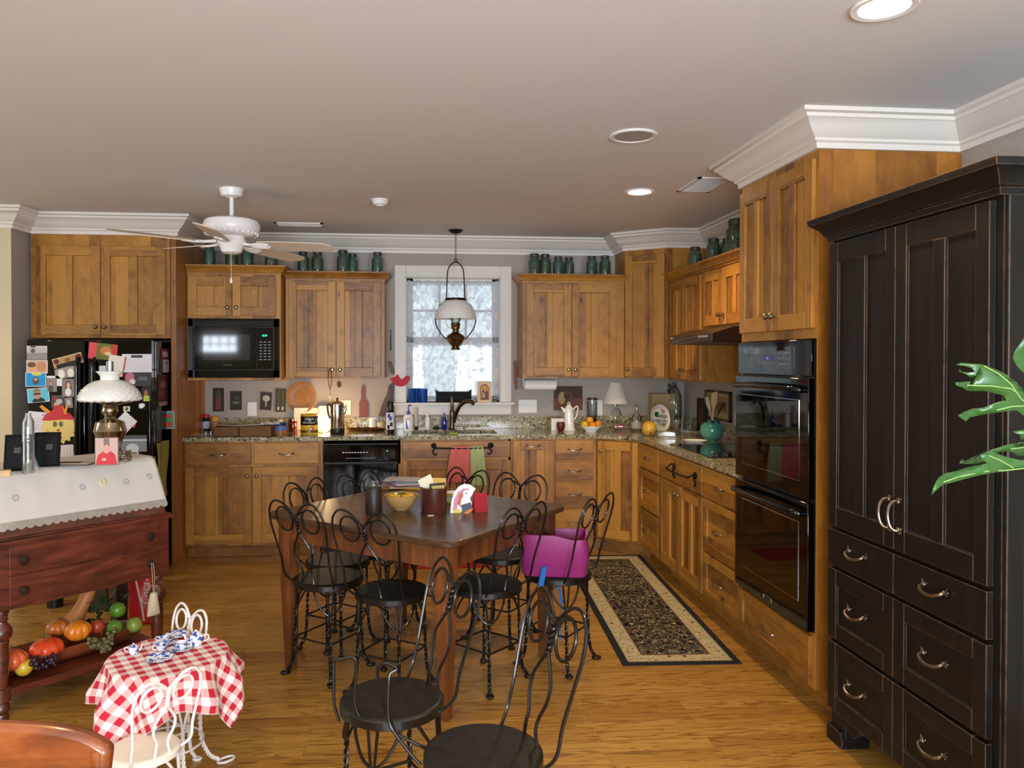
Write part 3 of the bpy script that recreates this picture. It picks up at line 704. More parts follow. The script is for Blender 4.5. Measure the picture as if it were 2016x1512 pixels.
def hpull(p, x, z, vertical=False):
    T = Tr(x, -.021, z) @ (Matrix.Rotation(pi/2, 4, 'Y') if vertical else Matrix.Identity(4))
    m = MB().at(T); m.tube(spline([(-.045, 0, .012), (-.05, -.018, .008), (-.035, -.030, -.002), (0, -.034, -.008), (.035, -.030, -.002), (.05, -.018, .008), (.045, 0, .012)], 5), [.0045]*6+[.0055]*19+[.0045]*6, 8)
    for s_ in (-1, 1):
        for a in (-.6, 0, .6): m.tube([(s_*.047, -.004, .010), (s_*(.047+.016*cos(a)), -.006, .010+.020*sin(a)+.004)], [.006, .0025], 6)
        m.ball((s_*.046, -.008, .010), .0075, 10)
    m.build('handle', p, mat('dark_pewter', '84786A', .35, metal=1))
SPL = .425
def hpanel(x0, x1, z0, z1, two, kind):
    m = MB().m(DBLK)
    if kind == 'slab': m.box(x0, x1, -.021, 0, z0, z1)
    else: shaker(m, x0, x1, z0, z1, y=-.021, th=.021, st=.055, mid=two, rail=.06 if not two else .075, V=DBLK, H=DBLK)
    return m.build('door' if two else 'drawer', t, smooth=0, bevel=.002)
o = hpanel(.008, SPL-.002, .853, 1.95, True, 's'); hpull(o, SPL-.026, .975, True)
o = hpanel(SPL+.002, HW-.03, .853, 1.95, True, 's'); hpull(o, SPL+.026, .975, True)
for z0, z1, kd in ((.700, .838, 'slab'), (.415, .685, 's'), (.135, .400, 's')):
    for a, b_ in ((.008, SPL-.002), (SPL+.002, HW-.03)):
        o = hpanel(a, b_, z0, z1, False, kd); hpull(o, (a+b_)/2, (z0+z1)/2+.005)
# end facing the camera: frame with raised panels
m = MB(); xe = HW
m.box(xe, xe+.018, 0, .055, .115, 1.96).box(xe, xe+.018, HD-.055, HD, .115, 1.96)
for z0, z1 in ((.115, .19), (.80, .87), (1.89, 1.96)): m.box(xe, xe+.018, .055, HD-.055, z0, z1)
for z0, z1 in ((.22, .78), (.89, 1.87)): m.box(xe, xe+.014, .085, HD-.085, z0, z1)
m.build('side_panel', t, DBLK, smooth=0, bevel=.004)

# ================================================================== REFRIGERATOR
FY, FX = 5.418, -1.785
fl = onY(52, 800, FY).x; ftop = onY(180, 668, FY).z
t = thing('refrigerator', 'black side-by-side refrigerator covered with photos and cards', 'refrigerator')
MB().box(fl+.005, FX, FY+.075, 6.2, .03, ftop-.01).build('body', t, BLKG, bevel=.004)
sp = onY(170, 800, FY).x
for a, b_, hx in ((fl, sp-.004, sp-.045), (sp+.004, FX, sp+.055)):
    o = MB().box(a, b_, FY, FY+.07, .09, ftop).build('door', t, BLKG, bevel=.012)
    MB().tube(spline([(hx, FY, 1.50), (hx, FY-.035, 1.47), (hx, FY-.045, 1.40), (hx, FY-.045, .80), (hx, FY-.035, .72), (hx, FY, .69)], 5), .013, 10).build('handle', o, BLKG)
MB().box(fl+.01, FX-.01, FY+.03, FY+.07, .0, .085).build('toe_grille', t, BLKP)

def card(label, px0, py0, px1, py1, base, shapes=(), rot=0, name='fridge_photo', cat='photo', grp='photos and cards on the refrigerator', Y=None, border=None, side=False, z=0, flower=None):
    """a thin paper card; shapes: (kind, cx, cy, rx, ry, colour) in 0..1 card coordinates"""
    if side:
        A = onX(px0, py0, FX); B = onX(px1, py1, FX); c = (A+B)/2; w_, h_ = abs(A.y-B.y), abs(A.z-B.z)
        M = Tr(FX+.0025+z, c.y, c.z) @ Rz(pi/2) @ Matrix.Rotation(rot, 4, 'Y')
    else:
        YY = (Y or FY)-.0015-z; A = onY(px0, py0, YY); B = onY(px1, py1, YY); c = (A+B)/2; w_, h_ = abs(A.x-B.x), abs(A.z-B.z)
        M = Tr(c.x, YY, c.z) @ Matrix.Rotation(rot, 4, 'Y')
    m = MB(); m.m(flat(border or base)).box(-w_/2, w_/2, -.0008, 0, -h_/2, h_/2)
    if border: m.m(flat(base)).box(-w_/2+.004, w_/2-.004, -.0012, -.0008, -h_/2+.004, h_/2-.004)
    for i, (kd, cx, cy, rx, ry, cl) in enumerate(shapes):
        d = -.0014-.0003*i; X, Z = (cx-.5)*w_, (.5-cy)*h_; m.m(flat(cl))
        if kd == 'r': m.box(X-rx*w_, X+rx*w_, d, d+.0003, Z-ry*h_, Z+ry*h_)
        else:
            pts = [(X+rx*w_*cos(2*pi*k/14), Z+ry*h_*sin(2*pi*k/14)) for k in range(14)]
            pts = [(min(w_/2-.002, max(-w_/2+.002, a)), min(h_/2-.002, max(-h_/2+.002, b_))) for a, b_ in pts]
            m.prism(pts, d, d+.0003, 'y')
    o = m.build(name, smooth=0); o.matrix_world = M
    return tag(o, label, cat, grp)
SK = 'D8A078'
def person(cx, cy, s, shirt, hair='4A3020', skin=SK): return [('e', cx, cy+.34*s, .24*s, .24*s, shirt), ('e', cx, cy-.03*s, .125*s, .17*s, hair), ('e', cx, cy, .10*s, .14*s, skin)]
card('black and white snapshot at the top left of the refrigerator', 53, 681, 93, 708, 'B8B4B0', [('r', .5, .75, .5, .25, '8E8A86'), ('e', .3, .35, .12, .16, '5A5856'), ('r', .3, .06, .12, .05, '161616')], border='E8E4E0')
card('snapshot of two people with heads together, second down at left', 52, 709, 94, 735, 'C8A888', [('e', .3, .75, .24, .35, SK), ('e', .7, .5, .22, .4, 'C88860'), ('e', .25, .35, .2, .2, '6A4828')], border='E8E4E0', z=.001)
card('snapshot of a swimmer in bright blue pool water', 50, 733, 91, 761, '1890C8', [('e', .55, .1, .25, .15, 'C8C860'), ('e', .5, .6, .16, .28, '5A4A44'), ('e', .5, .5, .08, .1, SK)], border='E8E4E0', z=.002)
card('tilted snapshot of a boy with sunglasses in front of water', 54, 764, 97, 792, '60B8D0', [('e', .5, .95, .3, .3, '202428'), ('e', .45, .45, .18, .33, 'B88A70'), ('r', .45, .4, .16, .06, '2A2020'), ('e', .45, .15, .17, .15, '8A7A50')], rot=-.08, border='E8E4E0')
card('long brown patterned card tilted up to the right on left door', 104, 700, 163, 721, 'B09058', [('r', .5, .8, .42, .2, '201814'), ('e', .12, .3, .1, .25, '6A2018'), ('e', .88, .5, .12, .4, '5A2018'), ('e', .5, .4, .1, .2, '806030')], rot=-.27, border='D8C8A0')
card('pale print with two washed out faces under the brown card', 108, 722, 150, 744, '9A968A', [('e', .3, .6, .16, .4, 'E8E4D0'), ('e', .75, .6, .16, .4, 'E8E4D0')], rot=-.12)
card('white index card on the left refrigerator door', 92, 740, 124, 760, 'E6E2E0')
card('small portrait of a young man in grey shirt', 92, 744, 112, 771, '8A847C', person(.4, .4, 1.1, '4A4A50'), z=.001)
card('portrait of a person with long brown hair in white top', 122, 746, 147, 781, '8A8078', [('e', .5, .45, .26, .36, '6A4A38')]+person(.5, .4, 1.0, 'E8E0DC')[:1]+[('e', .52, .36, .14, .16, 'E0B898')], z=.001)
card('dark snapshot with red dots below the small portrait', 101, 778, 127, 803, '4A4440', [('e', .35, .3, .15, .15, 'A82828'), ('e', .6, .5, .25, .22, 'B8B0A8'), ('e', .4, .75, .2, .2, 'C8A8A0')])
card('narrow grey snapshot beside the dark one', 128, 783, 143, 803, '8A8480', [('e', .5, .5, .25, .3, 'C8C0B8')], rot=-.1)
card('white typed letter behind the scarecrow face', 54, 811, 96, 856, 'DCD8DC', [('r', .6, .25+.1*i, .25, .008, '9A98A0') for i in range(6)]+[('e', .72, .12, .08, .06, 'A8A8A0')], rot=.10)
card('white lined pad hanging under the scarecrow face', 114, 876, 145, 907, 'E0DCD8', [('r', .2+.2*i, .5, .006, .45, '8A8480') for i in range(4)], rot=-.05, z=.001)
card('red and green holiday card with bread picture at the top', 175, 676, 231, 708, '6A7028', [('r', .13, .5, .14, .5, 'D84850'), ('r', .9, .5, .1, .5, 'C04030'), ('e', .6, .45, .2, .28, 'C87848'), ('e', .68, .6, .12, .12, 'E0C080')], rot=.10, z=.001)
card('small white card edged in red leaning right of the lamp chimney', 212, 700, 246, 740, 'E0D8C8', [('r', .96, .5, .04, .5, 'C02830')], rot=.16, z=.0022)
card('white printed sheet with a dark magnet on right door', 240, 697, 299, 733, 'DAD6D4', [('r', .5, .13, .19, .07, '3A3430')]+[('r', .45, .35+.12*i, .38, .005, 'B0ACA8') for i in range(5)], z=.0008)
card('dark chalkboard style card with a pink flower cluster', 245, 733, 298, 760, '3A3838', [('e', .2, .4, .17, .38, 'B86878'), ('e', .3, .7, .12, .2, 'D8C8C8'), ('r', .7, .35, .15, .03, '8A8A8A'), ('r', .68, .5, .18, .03, '8A8A8A')], rot=.05)
card('square white magnet on the right door near its handle', 195, 720, 208, 731, 'E4E0D8')
card('dark snapshot of a figure with a yellow shirt', 279, 762, 298, 790, '201C18', [('e', .45, .45, .2, .25, '9A6A48'), ('r', .5, .8, .3, .2, 'B8C048')])
card('small white silhouette sticker on the right door', 272, 793, 287, 805, '181818', [('e', .5, .4, .4, .3, 'E8E8E4'), ('e', .4, .7, .3, .2, 'E8E8E4')])
card('little cream sticker with a dark cup drawing', 243, 800, 256, 810, 'D8D0A8', [('r', .5, .5, .2, .3, '4A4030')])
card('white envelope hanging tilted like a diamond beside the lamp', 230, 815, 262, 850, 'DEDAD6', rot=.75, z=.001)
card('red paper heart behind the white envelope', 253, 825, 268, 840, 'C85850', rot=.4)
card('black and white photo of falling water low on right door', 238, 857, 289, 889, '8A8C94', [('r', .5, .3, .5, .03, 'E8ECF0'), ('e', .45, .8, .25, .3, 'D8DCE0'), ('r', .5, .1, .5, .1, '5A5C60')])
card('white card with a green garden picture low on right door', 236, 889, 273, 906, 'D8DCC8', [('e', .6, .4, .35, .25, '6A9A30'), ('r', .5, .15, .4, .05, '3A5A20')], z=.001)
card('maroon and white card at the top of the refrigerator side', 316, 686, 332, 708, '7A2A30', [('r', .5, .5, .3, .25, 'B8A8A8')], side=True)
card('grey and white photo strip on the refrigerator side', 309, 707, 332, 733, 'B8B8BC', [('r', .25, .5, .2, .5, '3A3838'), ('e', .75, .3, .08, .08, '505050')], side=True)
card('dark red family photo on the refrigerator side', 309, 738, 330, 798, '4A2420', [('e', .5, .3, .3, .12, '8A5A40'), ('e', .4, .6, .3, .14, '7A3030'), ('r', .5, .92, .4, .06, 'A08078')], side=True)
card('small red and green apple print on white paper at the wooden end panel', 313, 810, 343, 844, '5A8A70', [('e', .5, .3, .3, .16, 'C84030'), ('e', .5, .72, .3, .18, 'D83828'), ('e', .5, .5, .3, .12, '3A9A48')], border='E8E6E4', Y=5.740, rot=-.05)

# scarecrow paper face on the left door
Yf = FY-.004; s0 = onY(115, 835, Yf); k = FY/1520*.985
m = MB()
def pf(pts, col, d): m.m(flat(col)).prism([(s0.x+a*k, s0.z-b_*k) for a, b_ in pts], Yf-d, Yf-d+.0008, 'y')
face = []
for i in range(34):
    a = 2*pi*i/34; r_ = 29+(5 if i % 2 else -1)*(cos(a) > -.3)
    face.append((r_*cos(a)*1.05, 6+r_*.98*sin(a)))
pf(face, 'E0C878', .002)
pf([(-30, -7), (-22, -20), (-10, -27), (-6, -36), (8, -36), (14, -24), (24, -18), (32, -8), (10, -9), (-14, -7)], 'C03038', .004)
pf([(-34, -34), (-29, -37), (-14, -25), (-17, -21), (-26, -25)], 'D89020', .005); pf([(8, -36), (12, -28), (16, -39), (19, -37), (15, -20), (11, -19)], 'D89020', .005)
for cx in (-6, 5): pf([(cx+4*cos(2*pi*i/12), 0+5.5*sin(2*pi*i/12)) for i in range(12)], '6A6A38', .003)
pf([(-4, 12), (0, 9), (4, 12), (0, 14)], 'B83028', .003); pf([(-2, 22), (2, 26), (8, 24), (4, 30), (0, 28)], 'B02828', .003)
pf([(-20+3*cos(2*pi*i/10), 12+3*sin(2*pi*i/10)) for i in range(10)], 'D8A858', .003)
tag(m.build('paper_craft', smooth=0), 'cut paper scarecrow face with a red hat stuck on the refrigerator', 'paper craft')
# apron / cloth hanging on fridge side
A = onX(322, 925, FX+.02)
m = MB().grid(lambda u, v: (FX+.012+.012*sin(u*9+v*3), A.y-.12+.24*u+.01*sin(v*7), A.z+.20-.40*v), 14, 14)
single(m, 'oven_mitt', 'olive yellow cloth mitt hanging on the refrigerator side', 'oven mitt', mt=mat('olive_cloth', '8A7E38', .9, bump=.3, scale=200), solid=.01)

# ================================================================== DINING TABLE
TC = Vector((.022, 3.815)); uu = Vector((.772, -.635)); TA = atan2(uu.y, uu.x)
t = thing('dining_table', 'old dark wooden farm table with tapered legs', 'table', (TC.x, TC.y, 0), TA)
TL, TW = 1.12, 1.00; hx, hyy = TL/2, TW/2
def rrect(hx, hy, r, n=6):
    pts = []
    for cx, cy, a0 in ((hx-r, hy-r, 0), (-hx+r, hy-r, pi/2), (-hx+r, -hy+r, pi), (hx-r, -hy+r, 1.5*pi)):
        for i in range(n+1): a = a0+pi/2*i/n; pts.append((cx+r*cos(a), cy+r*sin(a)))
    return pts
MB().prism(rrect(hx, hyy, .07), .735, .762).build('tabletop', t, TABW, bevel=.006)
ax, ay = hx-.085, hyy-.085
m = MB()
for s_ in (-1, 1): m.box(-ax, ax, s_*ay-.011, s_*ay+.011, .625, .7345).box(s_*ax-.011, s_*ax+.011, -ay, ay, .625, .7345)
m.build('apron', t, TABL, smooth=0, bevel=.002)
for sx in (-1, 1):
    for sy in (-1, 1):
        m = MB(); x, y = sx*ax, sy*ay; a, b_ = .036, .021
        x2, y2 = x-sx*.006, y-sy*.006
        top = [m.V((x+i*a, y+j*a, .734)) for i, j in ((-1, -1), (1, -1), (1, 1), (-1, 1))]
        mid = [m.V((x+i*a, y+j*a, .60)) for i, j in ((-1, -1), (1, -1), (1, 1), (-1, 1))]
        bot = [m.V((x2+i*b_, y2+j*b_, 0)) for i, j in ((-1, -1), (1, -1), (1, 1), (-1, 1))]
        for A_, B_ in ((top, mid), (mid, bot)):
            for i in range(4): m.F((A_[i], B_[i], B_[(i+1) % 4], A_[(i+1) % 4]))
        m.F(top); m.F(bot[::-1]); m.build('leg', t, TABL, smooth=0, bevel=.003)

# ================================================================== PARLOUR CHAIRS
def twist(m, path, rad, wr, turns, n=60):
    P = spline(path, max(2, n//(len(path)-1)))
    for ph in (0, pi):
        pts = []
        for i, p in enumerate(P):
            tt = (P[min(i+1, len(P)-1)]-P[max(i-1, 0)]).normalized(); a = tt.cross(Vector((1, 0, .01)) if abs(tt.x) < .9 else Vector((0, 1, 0))).normalized(); b_ = tt.cross(a)
            w_ = ph+2*pi*turns*i/(len(P)-1); pts.append(p+rad*(cos(w_)*a+sin(w_)*b_))
        m.tube(pts, wr, 6)
def parlor_chair(label, wire, seatm, s=1.0, seat_z=.455, R=.160, grp='black wire parlour chairs', wr=.0048, top=.846, col2=None):
    t = thing('parlor_chair', label, 'chair', group=grp)
    R = R*s; wr = wr*s
    m = MB(); m.m(seatm).lathe(((0, seat_z), (R-.012, seat_z), (R-.004, seat_z-.003), (R, seat_z-.008)), n=40)
    m.m(col2 or wire).lathe(((R, seat_z-.008), (R+.001, seat_z-.03*s), (R-.004, seat_z-.034*s), (0, seat_z-.034*s)), n=40)
    m.build('seat', t)
    H = seat_z-.034*s
    # back
    m = MB(); k = (top-seat_z)/.385
    def Y(z): return .132*s+.27*(z-seat_z)*s
    def P(x, dz, o=0): return (x*s, Y(seat_z+dz*k)+o, seat_z+dz*k)
    for sg in (-1, 1):
        out = [(sg*.118*s, .095*s, H+.006), P(sg*.150, .02), P(sg*.150, .10), P(sg*.162, .20), P(sg*.170, .28), P(sg*.158, .345), P(sg*.118, .383), P(sg*.070, .378), P(sg*.030, .348), P(sg*.006, .322)]
        m.tube(spline(out, 6), wr, 8)
        lp = [P(sg*(.080+.050*cos(a)), .300+.056*sin(a), -.006*s) for a in [2*pi*i/10 for i in range(10)]]
        m.tube(spline(lp, 5, True), wr, 8, closed=True)
        m.tube(spline([P(sg*.012, .326, -.003), P(sg*.030, .338, -.006*s), P(sg*.052, .346, -.006*s)], 4), wr, 6)
        low = [P(sg*.006, .235), P(sg*.030, .200), P(sg*.052, .160), P(sg*.050, .115), P(sg*.030, .070), P(sg*.030, .035), (sg*.045*s, .142*s, H+.01)]
        m.tube(spline(low, 5), wr, 8)
    twist(m, [P(0, .325), P(0, .28), P(0, .235)], .0055*s, wr, 3.0, 30)
    m.build('back_frame', t, wire)
    # legs
    zt = .30*seat_z/.455
    for i in range(4):
        a = pi/4+i*pi/2; m = MB()
        def Q(r, an, z): return (r*s*cos(an), r*s*sin(an), z)
        for sg in (-1, 1):
            m.tube(spline([Q(.125, a+sg*.62, H), Q(.140, a+sg*.50, H-.03*s), Q(.150, a+sg*.26, H-.085*s), Q(.152, a+sg*.06, zt+.01)], 5), wr, 7)
            m.tube([Q(.150, a+sg*.10, H), Q(.153, a+sg*.03, zt)], wr, 6)
        twist(m, [Q(.152, a, zt+.012), Q(.156, a, .20*s), Q(.162, a, .10*s), Q(.172, a, .05*s), Q(.190, a, .022*s)], .0048*s, wr*.95, 9, 56)
        ca, sa = cos(a), sin(a); c0 = Vector(Q(.202, a, .008*s))
        ring = [c0+Vector((ca*.019*s*cos(w_)-sa*.013*s*sin(w_), sa*.019*s*cos(w_)+ca*.013*s*sin(w_), .0)) for w_ in [2*pi*j/12 for j in range(12)]]
        m.tube(ring, wr*1.3, 6, closed=True); m.at(Tr(*c0)).lathe(((0, .004), (.014*s, .003), (.016*s, -.003), (0, -.005)), n=12).at()
        m.build('leg', t, wire)
    m = MB(); zs = .175*seat_z/.455
    for i in range(4):
        a, b_ = pi/4+i*pi/2, pi/4+(i+1)*pi/2
        m.tube([Vector((.158*s*cos(a+(b_-a)*j/6), .158*s*sin(a+(b_-a)*j/6), zs))*Vector((1, 1, 1)) if 0 else Vector(((1-j/6)*.158*s*cos(a)+j/6*.158*s*cos(b_), (1-j/6)*.158*s*sin(a)+j/6*.158*s*sin(b_), zs)) for j in range(7)], wr*.95, 6)
    m.build('stretcher', t, wire)
    return t
ch0 = parlor_chair('x', WIRE, BLKS, R=.166)
chairs = [  # seat x, y, outward angle (deg), label
    (-.418, 3.765, -126, 'black parlour chair at the left corner of the table, back toward the camera'),
    (-.108, 3.53, -122, 'black parlour chair at the middle of the near left table side'),
    (.330, 3.586, -46, 'black parlour chair right of the nearest table leg, back to the right'),
    (.700, 3.765, -40, 'black parlour chair holding the magenta booster at the table right corner'),
    (.462, 4.150, 54, 'black parlour chair on the far right table side, loops before the narrow cabinet'),
    (.150, 4.400, 45, 'black parlour chair at the far right table side in front of the hanging towels'),
    (-.406, 4.085, 146, 'black parlour chair on the far left table side beside the left corner'),
    (-.16, 4.300, 138, 'black parlour chair at the far table side in front of the dishwasher')]
def place(i, c, x, y, ang, label, z=0):
    c.location = (x, y, z); c.rotation_euler = (0, 0, radians(ang)-pi/2); c['label'] = label
for i, (x, y, a, lb) in enumerate(chairs[1:]): place(i, copy_tree(ch0), x, y, a, lb)
place(0, ch0, *chairs[0])
def arm_chair(x, y, ang, label, strands):
    c = parlor_chair(label, WIRE, mat('worn_black_vinyl', '1A1813', .42, bump=.9, scale=22, var=.6), wr=.0052, top=.832)
    place(0, c, x, y, ang, label)
    inv = (Tr(x, y, 0) @ Rz(radians(ang)-pi/2)).inverted()
    ya, yb = onZ(*strands[0], .43).y, onZ(*strands[-1], .43).y; n = len(strands)-1
    pts = [inv @ (onZ(*q, .43) if i in (0, n) else onY(q[0], q[1], ya+(yb-ya)*i/n)) for i, q in enumerate(strands)]
    MB().tube(spline(pts, 5), .0048, 8).build('arm_loop', c, WIRE)
    return c
arm_chair(-.073, 2.395, 25, 'black wire chair in the foreground with smooth round seat, farther of the two',
    [(668, 1420), (658, 1387), (657, 1350), (657, 1320), (659, 1301), (674, 1297), (692, 1294), (701, 1302), (700, 1333), (698, 1376), (704, 1404), (722, 1424)])
arm_chair(.180, 2.045, 18, 'black wire chair nearest the camera with streaky worn seat, cut by the frame',
    [(840, 1474), (782, 1445), (770, 1422), (757, 1398), (747, 1355), (743, 1320), (747, 1309), (759, 1306), (771, 1310), (781, 1317), (768, 1326), (765, 1344), (764, 1376), (765, 1416), (775, 1440), (801, 1475), (828, 1507)])

# booster seat
t = thing('booster_seat', 'magenta plastic child booster strapped on a black chair', 'booster seat', (.685, 3.755, .457), radians(-12))
MAG = mat('magenta_plastic', '8E2A6C', .38, spec=.5, bump=.05, scale=300)
m = MB(); n = 30
def bs(u, hx, hy): a = 2*pi*u; e = .28; return (hx*abs(cos(a))**e*(1 if cos(a) > 0 else -1), hy*abs(sin(a))**e*(1 if sin(a) > 0 else -1))
prof = [(.150, .125, 0), (.158, .132, .012), (.163, .138, .07), (.167, .141, .075), (.160, .134, .20)]
inn = [(.150, .124, .20), (.140, .115, .08), (.138, .113, .07)]
rings = []
for hx_, hy_, z in prof+inn:
    rr = []
    for i in range(60):
        x, y = bs(i/60, hx_, hy_); zz = z
        if z == .20: zz = z-.055*max(0, 1-abs(y)/.1)**.7*(x > .1)-.02*(x > 0.0)*(abs(y) > .1)
        rr.append(m.V((x, y, zz)))
    rings.append(rr)
for A_, B_ in zip(rings, rings[1:]):
    for i in range(60): m.F((A_[i], A_[(i+1) % 60], B_[(i+1) % 60], B_[i]))
m.F(rings[-1]); m.F(rings[0][::-1]); m.build('shell', t, MAG, smooth=50)
BLS = mat('blue_strap', '1860A8', .7)
m = MB().grid(lambda u, v: (-.06+.028*u-.02*v, -.150-.012*v, .055-.105*v), 2, 8); m.build('strap', t, BLS, solid=.002)
m = MB().tube(spline([(.02, -.11, -.045), (.035, -.12, -.12), (.035, -.12, -.22), (.03, -.125, -.30)], 5), [.007]*6+[.003]*10, 6); m.build('strap_tail', t, BLS)

# items on the dining table
def TB(px, py, z=.7625): return onZ(px, py, z)
p = TB(736, 1008); t = thing('cookie_jar', 'tall dark tooled leather jar with clear glass lid', 'jar', p)
LEA = mat('tooled_dark_leather', '2A1E18', .45, bump=.7, scale=70, var=.3)
MB().lathe(((0, 0), (.039, 0), (.040, .004), (.040, .118), (.038, .121), (0, .121)), n=28).build('body', t, LEA)
MB().lathe(((0, .1215), (.034, .1215), (.036, .126), (.026, .130), (.024, .136), (.027, .144), (.020, .150), (0, .151)), n=24).build('lid', t, CLEAR)
p = TB(790, 1003); t = thing('mixing_bowl', 'tan ceramic bowl full of yellow candy beside the leather jar', 'bowl', p)
BOWL = mat('tan_stoneware', 'B08A52', .3, coat=.2)
MB().lathe(((0, 0), (.035, 0), (.038, .006), (.062, .025), (.080, .055), (.084, .074), (.080, .075), (.075, .056), (.055, .028), (0, .016)), n=36).build('shell', t, BOWL)
WHERE = ('nearest the leather jar', 'at the back left', 'at the back center', 'at the back right', 'nearest the leather canister', 'at the front right', 'at the front left')
for i in range(7):
    a = pi+.25-i*2*pi/7
    single(MB().at(Matrix.Rotation(.3, 4, 'X')).box(-.017, .017, -.012, .012, -.005, .006), 'candy', 'yellow wrapped candy in the tan bowl, '+WHERE[i], 'candy', (p.x+.050*cos(a), p.y+.046*sin(a), p.z+.070), a+pi/2, 'yellow candies in the tan bowl', mt=flat('E0B020', .4), smooth=0, bevel=.003)
m = MB().m(flat('181818', .4)).box(-.03, .03, -.006, .006, 0, .004).m(flat('D8D8DC')).box(-.026, -.008, -.0065, .0065, .0005, .005)
single(m, 'candy_bar', 'small black and silver wrapped bar on top of the yellow candies', 'candy', (p.x-.01, p.y-.015, p.z+.080), .2, smooth=0)
p = TB(855, 1008); t = thing('leather_canister', 'round dark leather canister stuffed with mail on the table', 'canister', p)
LE2 = mat('oxblood_leather', '4A2018', .35, coat=.2, var=.3, scale=12)
MB().lathe(((0, 0), (.058, 0), (.060, .003), (.060, .118), (.058, .120), (.056, .118), (.056, .01), (0, .008)), n=40).build('body', t, LE2)
MB().box(-.066, -.058, -.012, .012, .0, .122).build('strap', t, flat('140E0C', .4), bevel=.002)
for i, (x, y, w_, h_, rz, ry, cl, lb) in enumerate(((-.025, .018, .07, .062, .3, -.42, 'E8DCC0', 'white folded letter sticking up from the leather canister'), (.018, .024, .075, .050, .0, .05, 'C8A040', 'yellow envelope standing in the leather canister'), (.016, .0, .075, .028, .05, -.07, '2A1C12', 'dark wallet edged booklet standing in the leather canister'), (.018, -.016, .062, .020, .05, -.06, 'B0A050', 'olive card at the front of the leather canister'))):
    m = MB().m(flat(cl)).box(-w_/2, w_/2, -.0015, .0015, -.03, h_)
    o = m.build('envelope', smooth=0); o.location = (p.x+x, p.y+y, p.z+.110); o.rotation_euler = (0, ry, rz); tag(o, lb, 'mail')
# papers stack
p = TB(800, 962); 
for i, (dx_, dy_, w_, d_, rz, cl, lb) in enumerate(((0, .01, .26, .20, -.3, 'E0B840', 'yellow folder at the bottom of the paper pile'), (.01, 0, .24, .18, .2, 'D8C8C0', 'cream magazine in the paper pile'), (-.01, .01, .25, .19, -.1, '9A6A78', 'mauve magazine in the paper pile'), (.03, .0, .23, .17, .35, 'D8D4D8', 'white magazine near the top of the paper pile'), (.04, .01, .22, .16, .1, '8AA0C0', 'blue edged magazine on the paper pile'), (-.02, .02, .20, .15, -.25, 'A8A49C', 'grey catalog on top of the paper pile'))):
    m = MB().m(flat(cl, .35)).box(-w_/2, w_/2, -d_/2, d_/2, 0, .006)
    o = m.build('magazine', smooth=0, bevel=.0015); o.location = (p.x+dx_, p.y+dy_+.06, .763+.0075*i); o.rotation_euler = (0, 0, rz); tag(o, lb, 'magazine')
p = TB(930, 998); t = thing('napkin', 'pile of colorful printed paper napkins by the canister', 'napkins', TB(893, 990))
for i in range(5): MB().m(flat(('C8D040', 'E8E4D8', 'E0C8D8', 'C8B840', 'F0ECE4')[i])).at(Rz(.4+.15*i)).box(-.03, .03, -.03, .03, .002+.012*i, .010+.012*i).build('napkin_fold', t, smooth=0)
# paper turkey craft
t = thing('paper_bird_craft', 'crayoned paper bird craft with a fan tail and white figure', 'paper craft', TB(905, 1010), -.15)
kk = 3.45/1520
def cut(m, pts, y, th=.0012): m.prism([(a*kk, -b_*kk) for a, b_ in pts], y, y+th, 'y')
m = MB().m(flat('EDE6DC')); cut(m, [(-20, 0), (-18, -22), (-12, -44), (-2, -56), (10, -62), (22, -60), (34, -52), (30, -46), (26, -38), (20, -28), (16, -14), (6, -4), (0, 0)], .0)
m.m(flat('C88AA8')); cut(m, [(-15, -5), (-12, -28), (-4, -44), (8, -52), (20, -52), (14, -40), (2, -34), (-4, -20), (-6, -4)], -.0014); m.m(flat('C06848')); cut(m, [(-6, -20), (0, -40), (12, -48), (10, -30), (4, -12)], -.0028); m.m(flat('D8C048')); cut(m, [(-12, 0), (-10, -8), (0, -8), (2, 0)], -.0028)
m.build('fan_tail', t, smooth=0)
m = MB().m(flat('EEEAE2')); cut(m, [(2, -18), (4, -30), (8, -36), (7, -44), (13, -50), (20, -46), (20, -38), (22, -32), (26, -22), (24, -14), (8, -12)], -.010)
m.m(flat('4A505C')); cut(m, [(4, -18), (24, -24), (25, -14), (20, -8), (24, -2), (20, 2), (12, -4), (6, -2)], -.012); m.m(flat('C87830')); cut(m, [(10, -2), (18, -8), (30, -12), (24, -4), (16, 2)], -.0135); m.m(flat('181818')); cut(m, [(13, -44), (15, -45), (15, -41), (13, -40)], -.0115)
m.build('bird_figure', t, smooth=0)
t = thing('table_tent', 'small crimson folded card standing on the table', 'card', TB(945, 1007), .35)
MB().prism([(-.020, 0), (-.018, 0), (.0, .088), (-.0025, .09)], -.035, .035, 'x').build('front_flap', t, mat('crimson_card', 'A01828', .5), smooth=0)
MB().prism([(.022, 0), (.020, 0), (-.001, .088), (.0005, .09)], -.035, .035, 'x').build('back_flap', t, mat('crimson_card'), smooth=0)
single(MB().lathe(((0, 0), (.017, 0), (.017, .0015), (0, .0015)), n=20), 'coin', 'pale round disc lying against the canister foot', 'coin', TB(848, 1015), mt=flat('D8C8B0'))

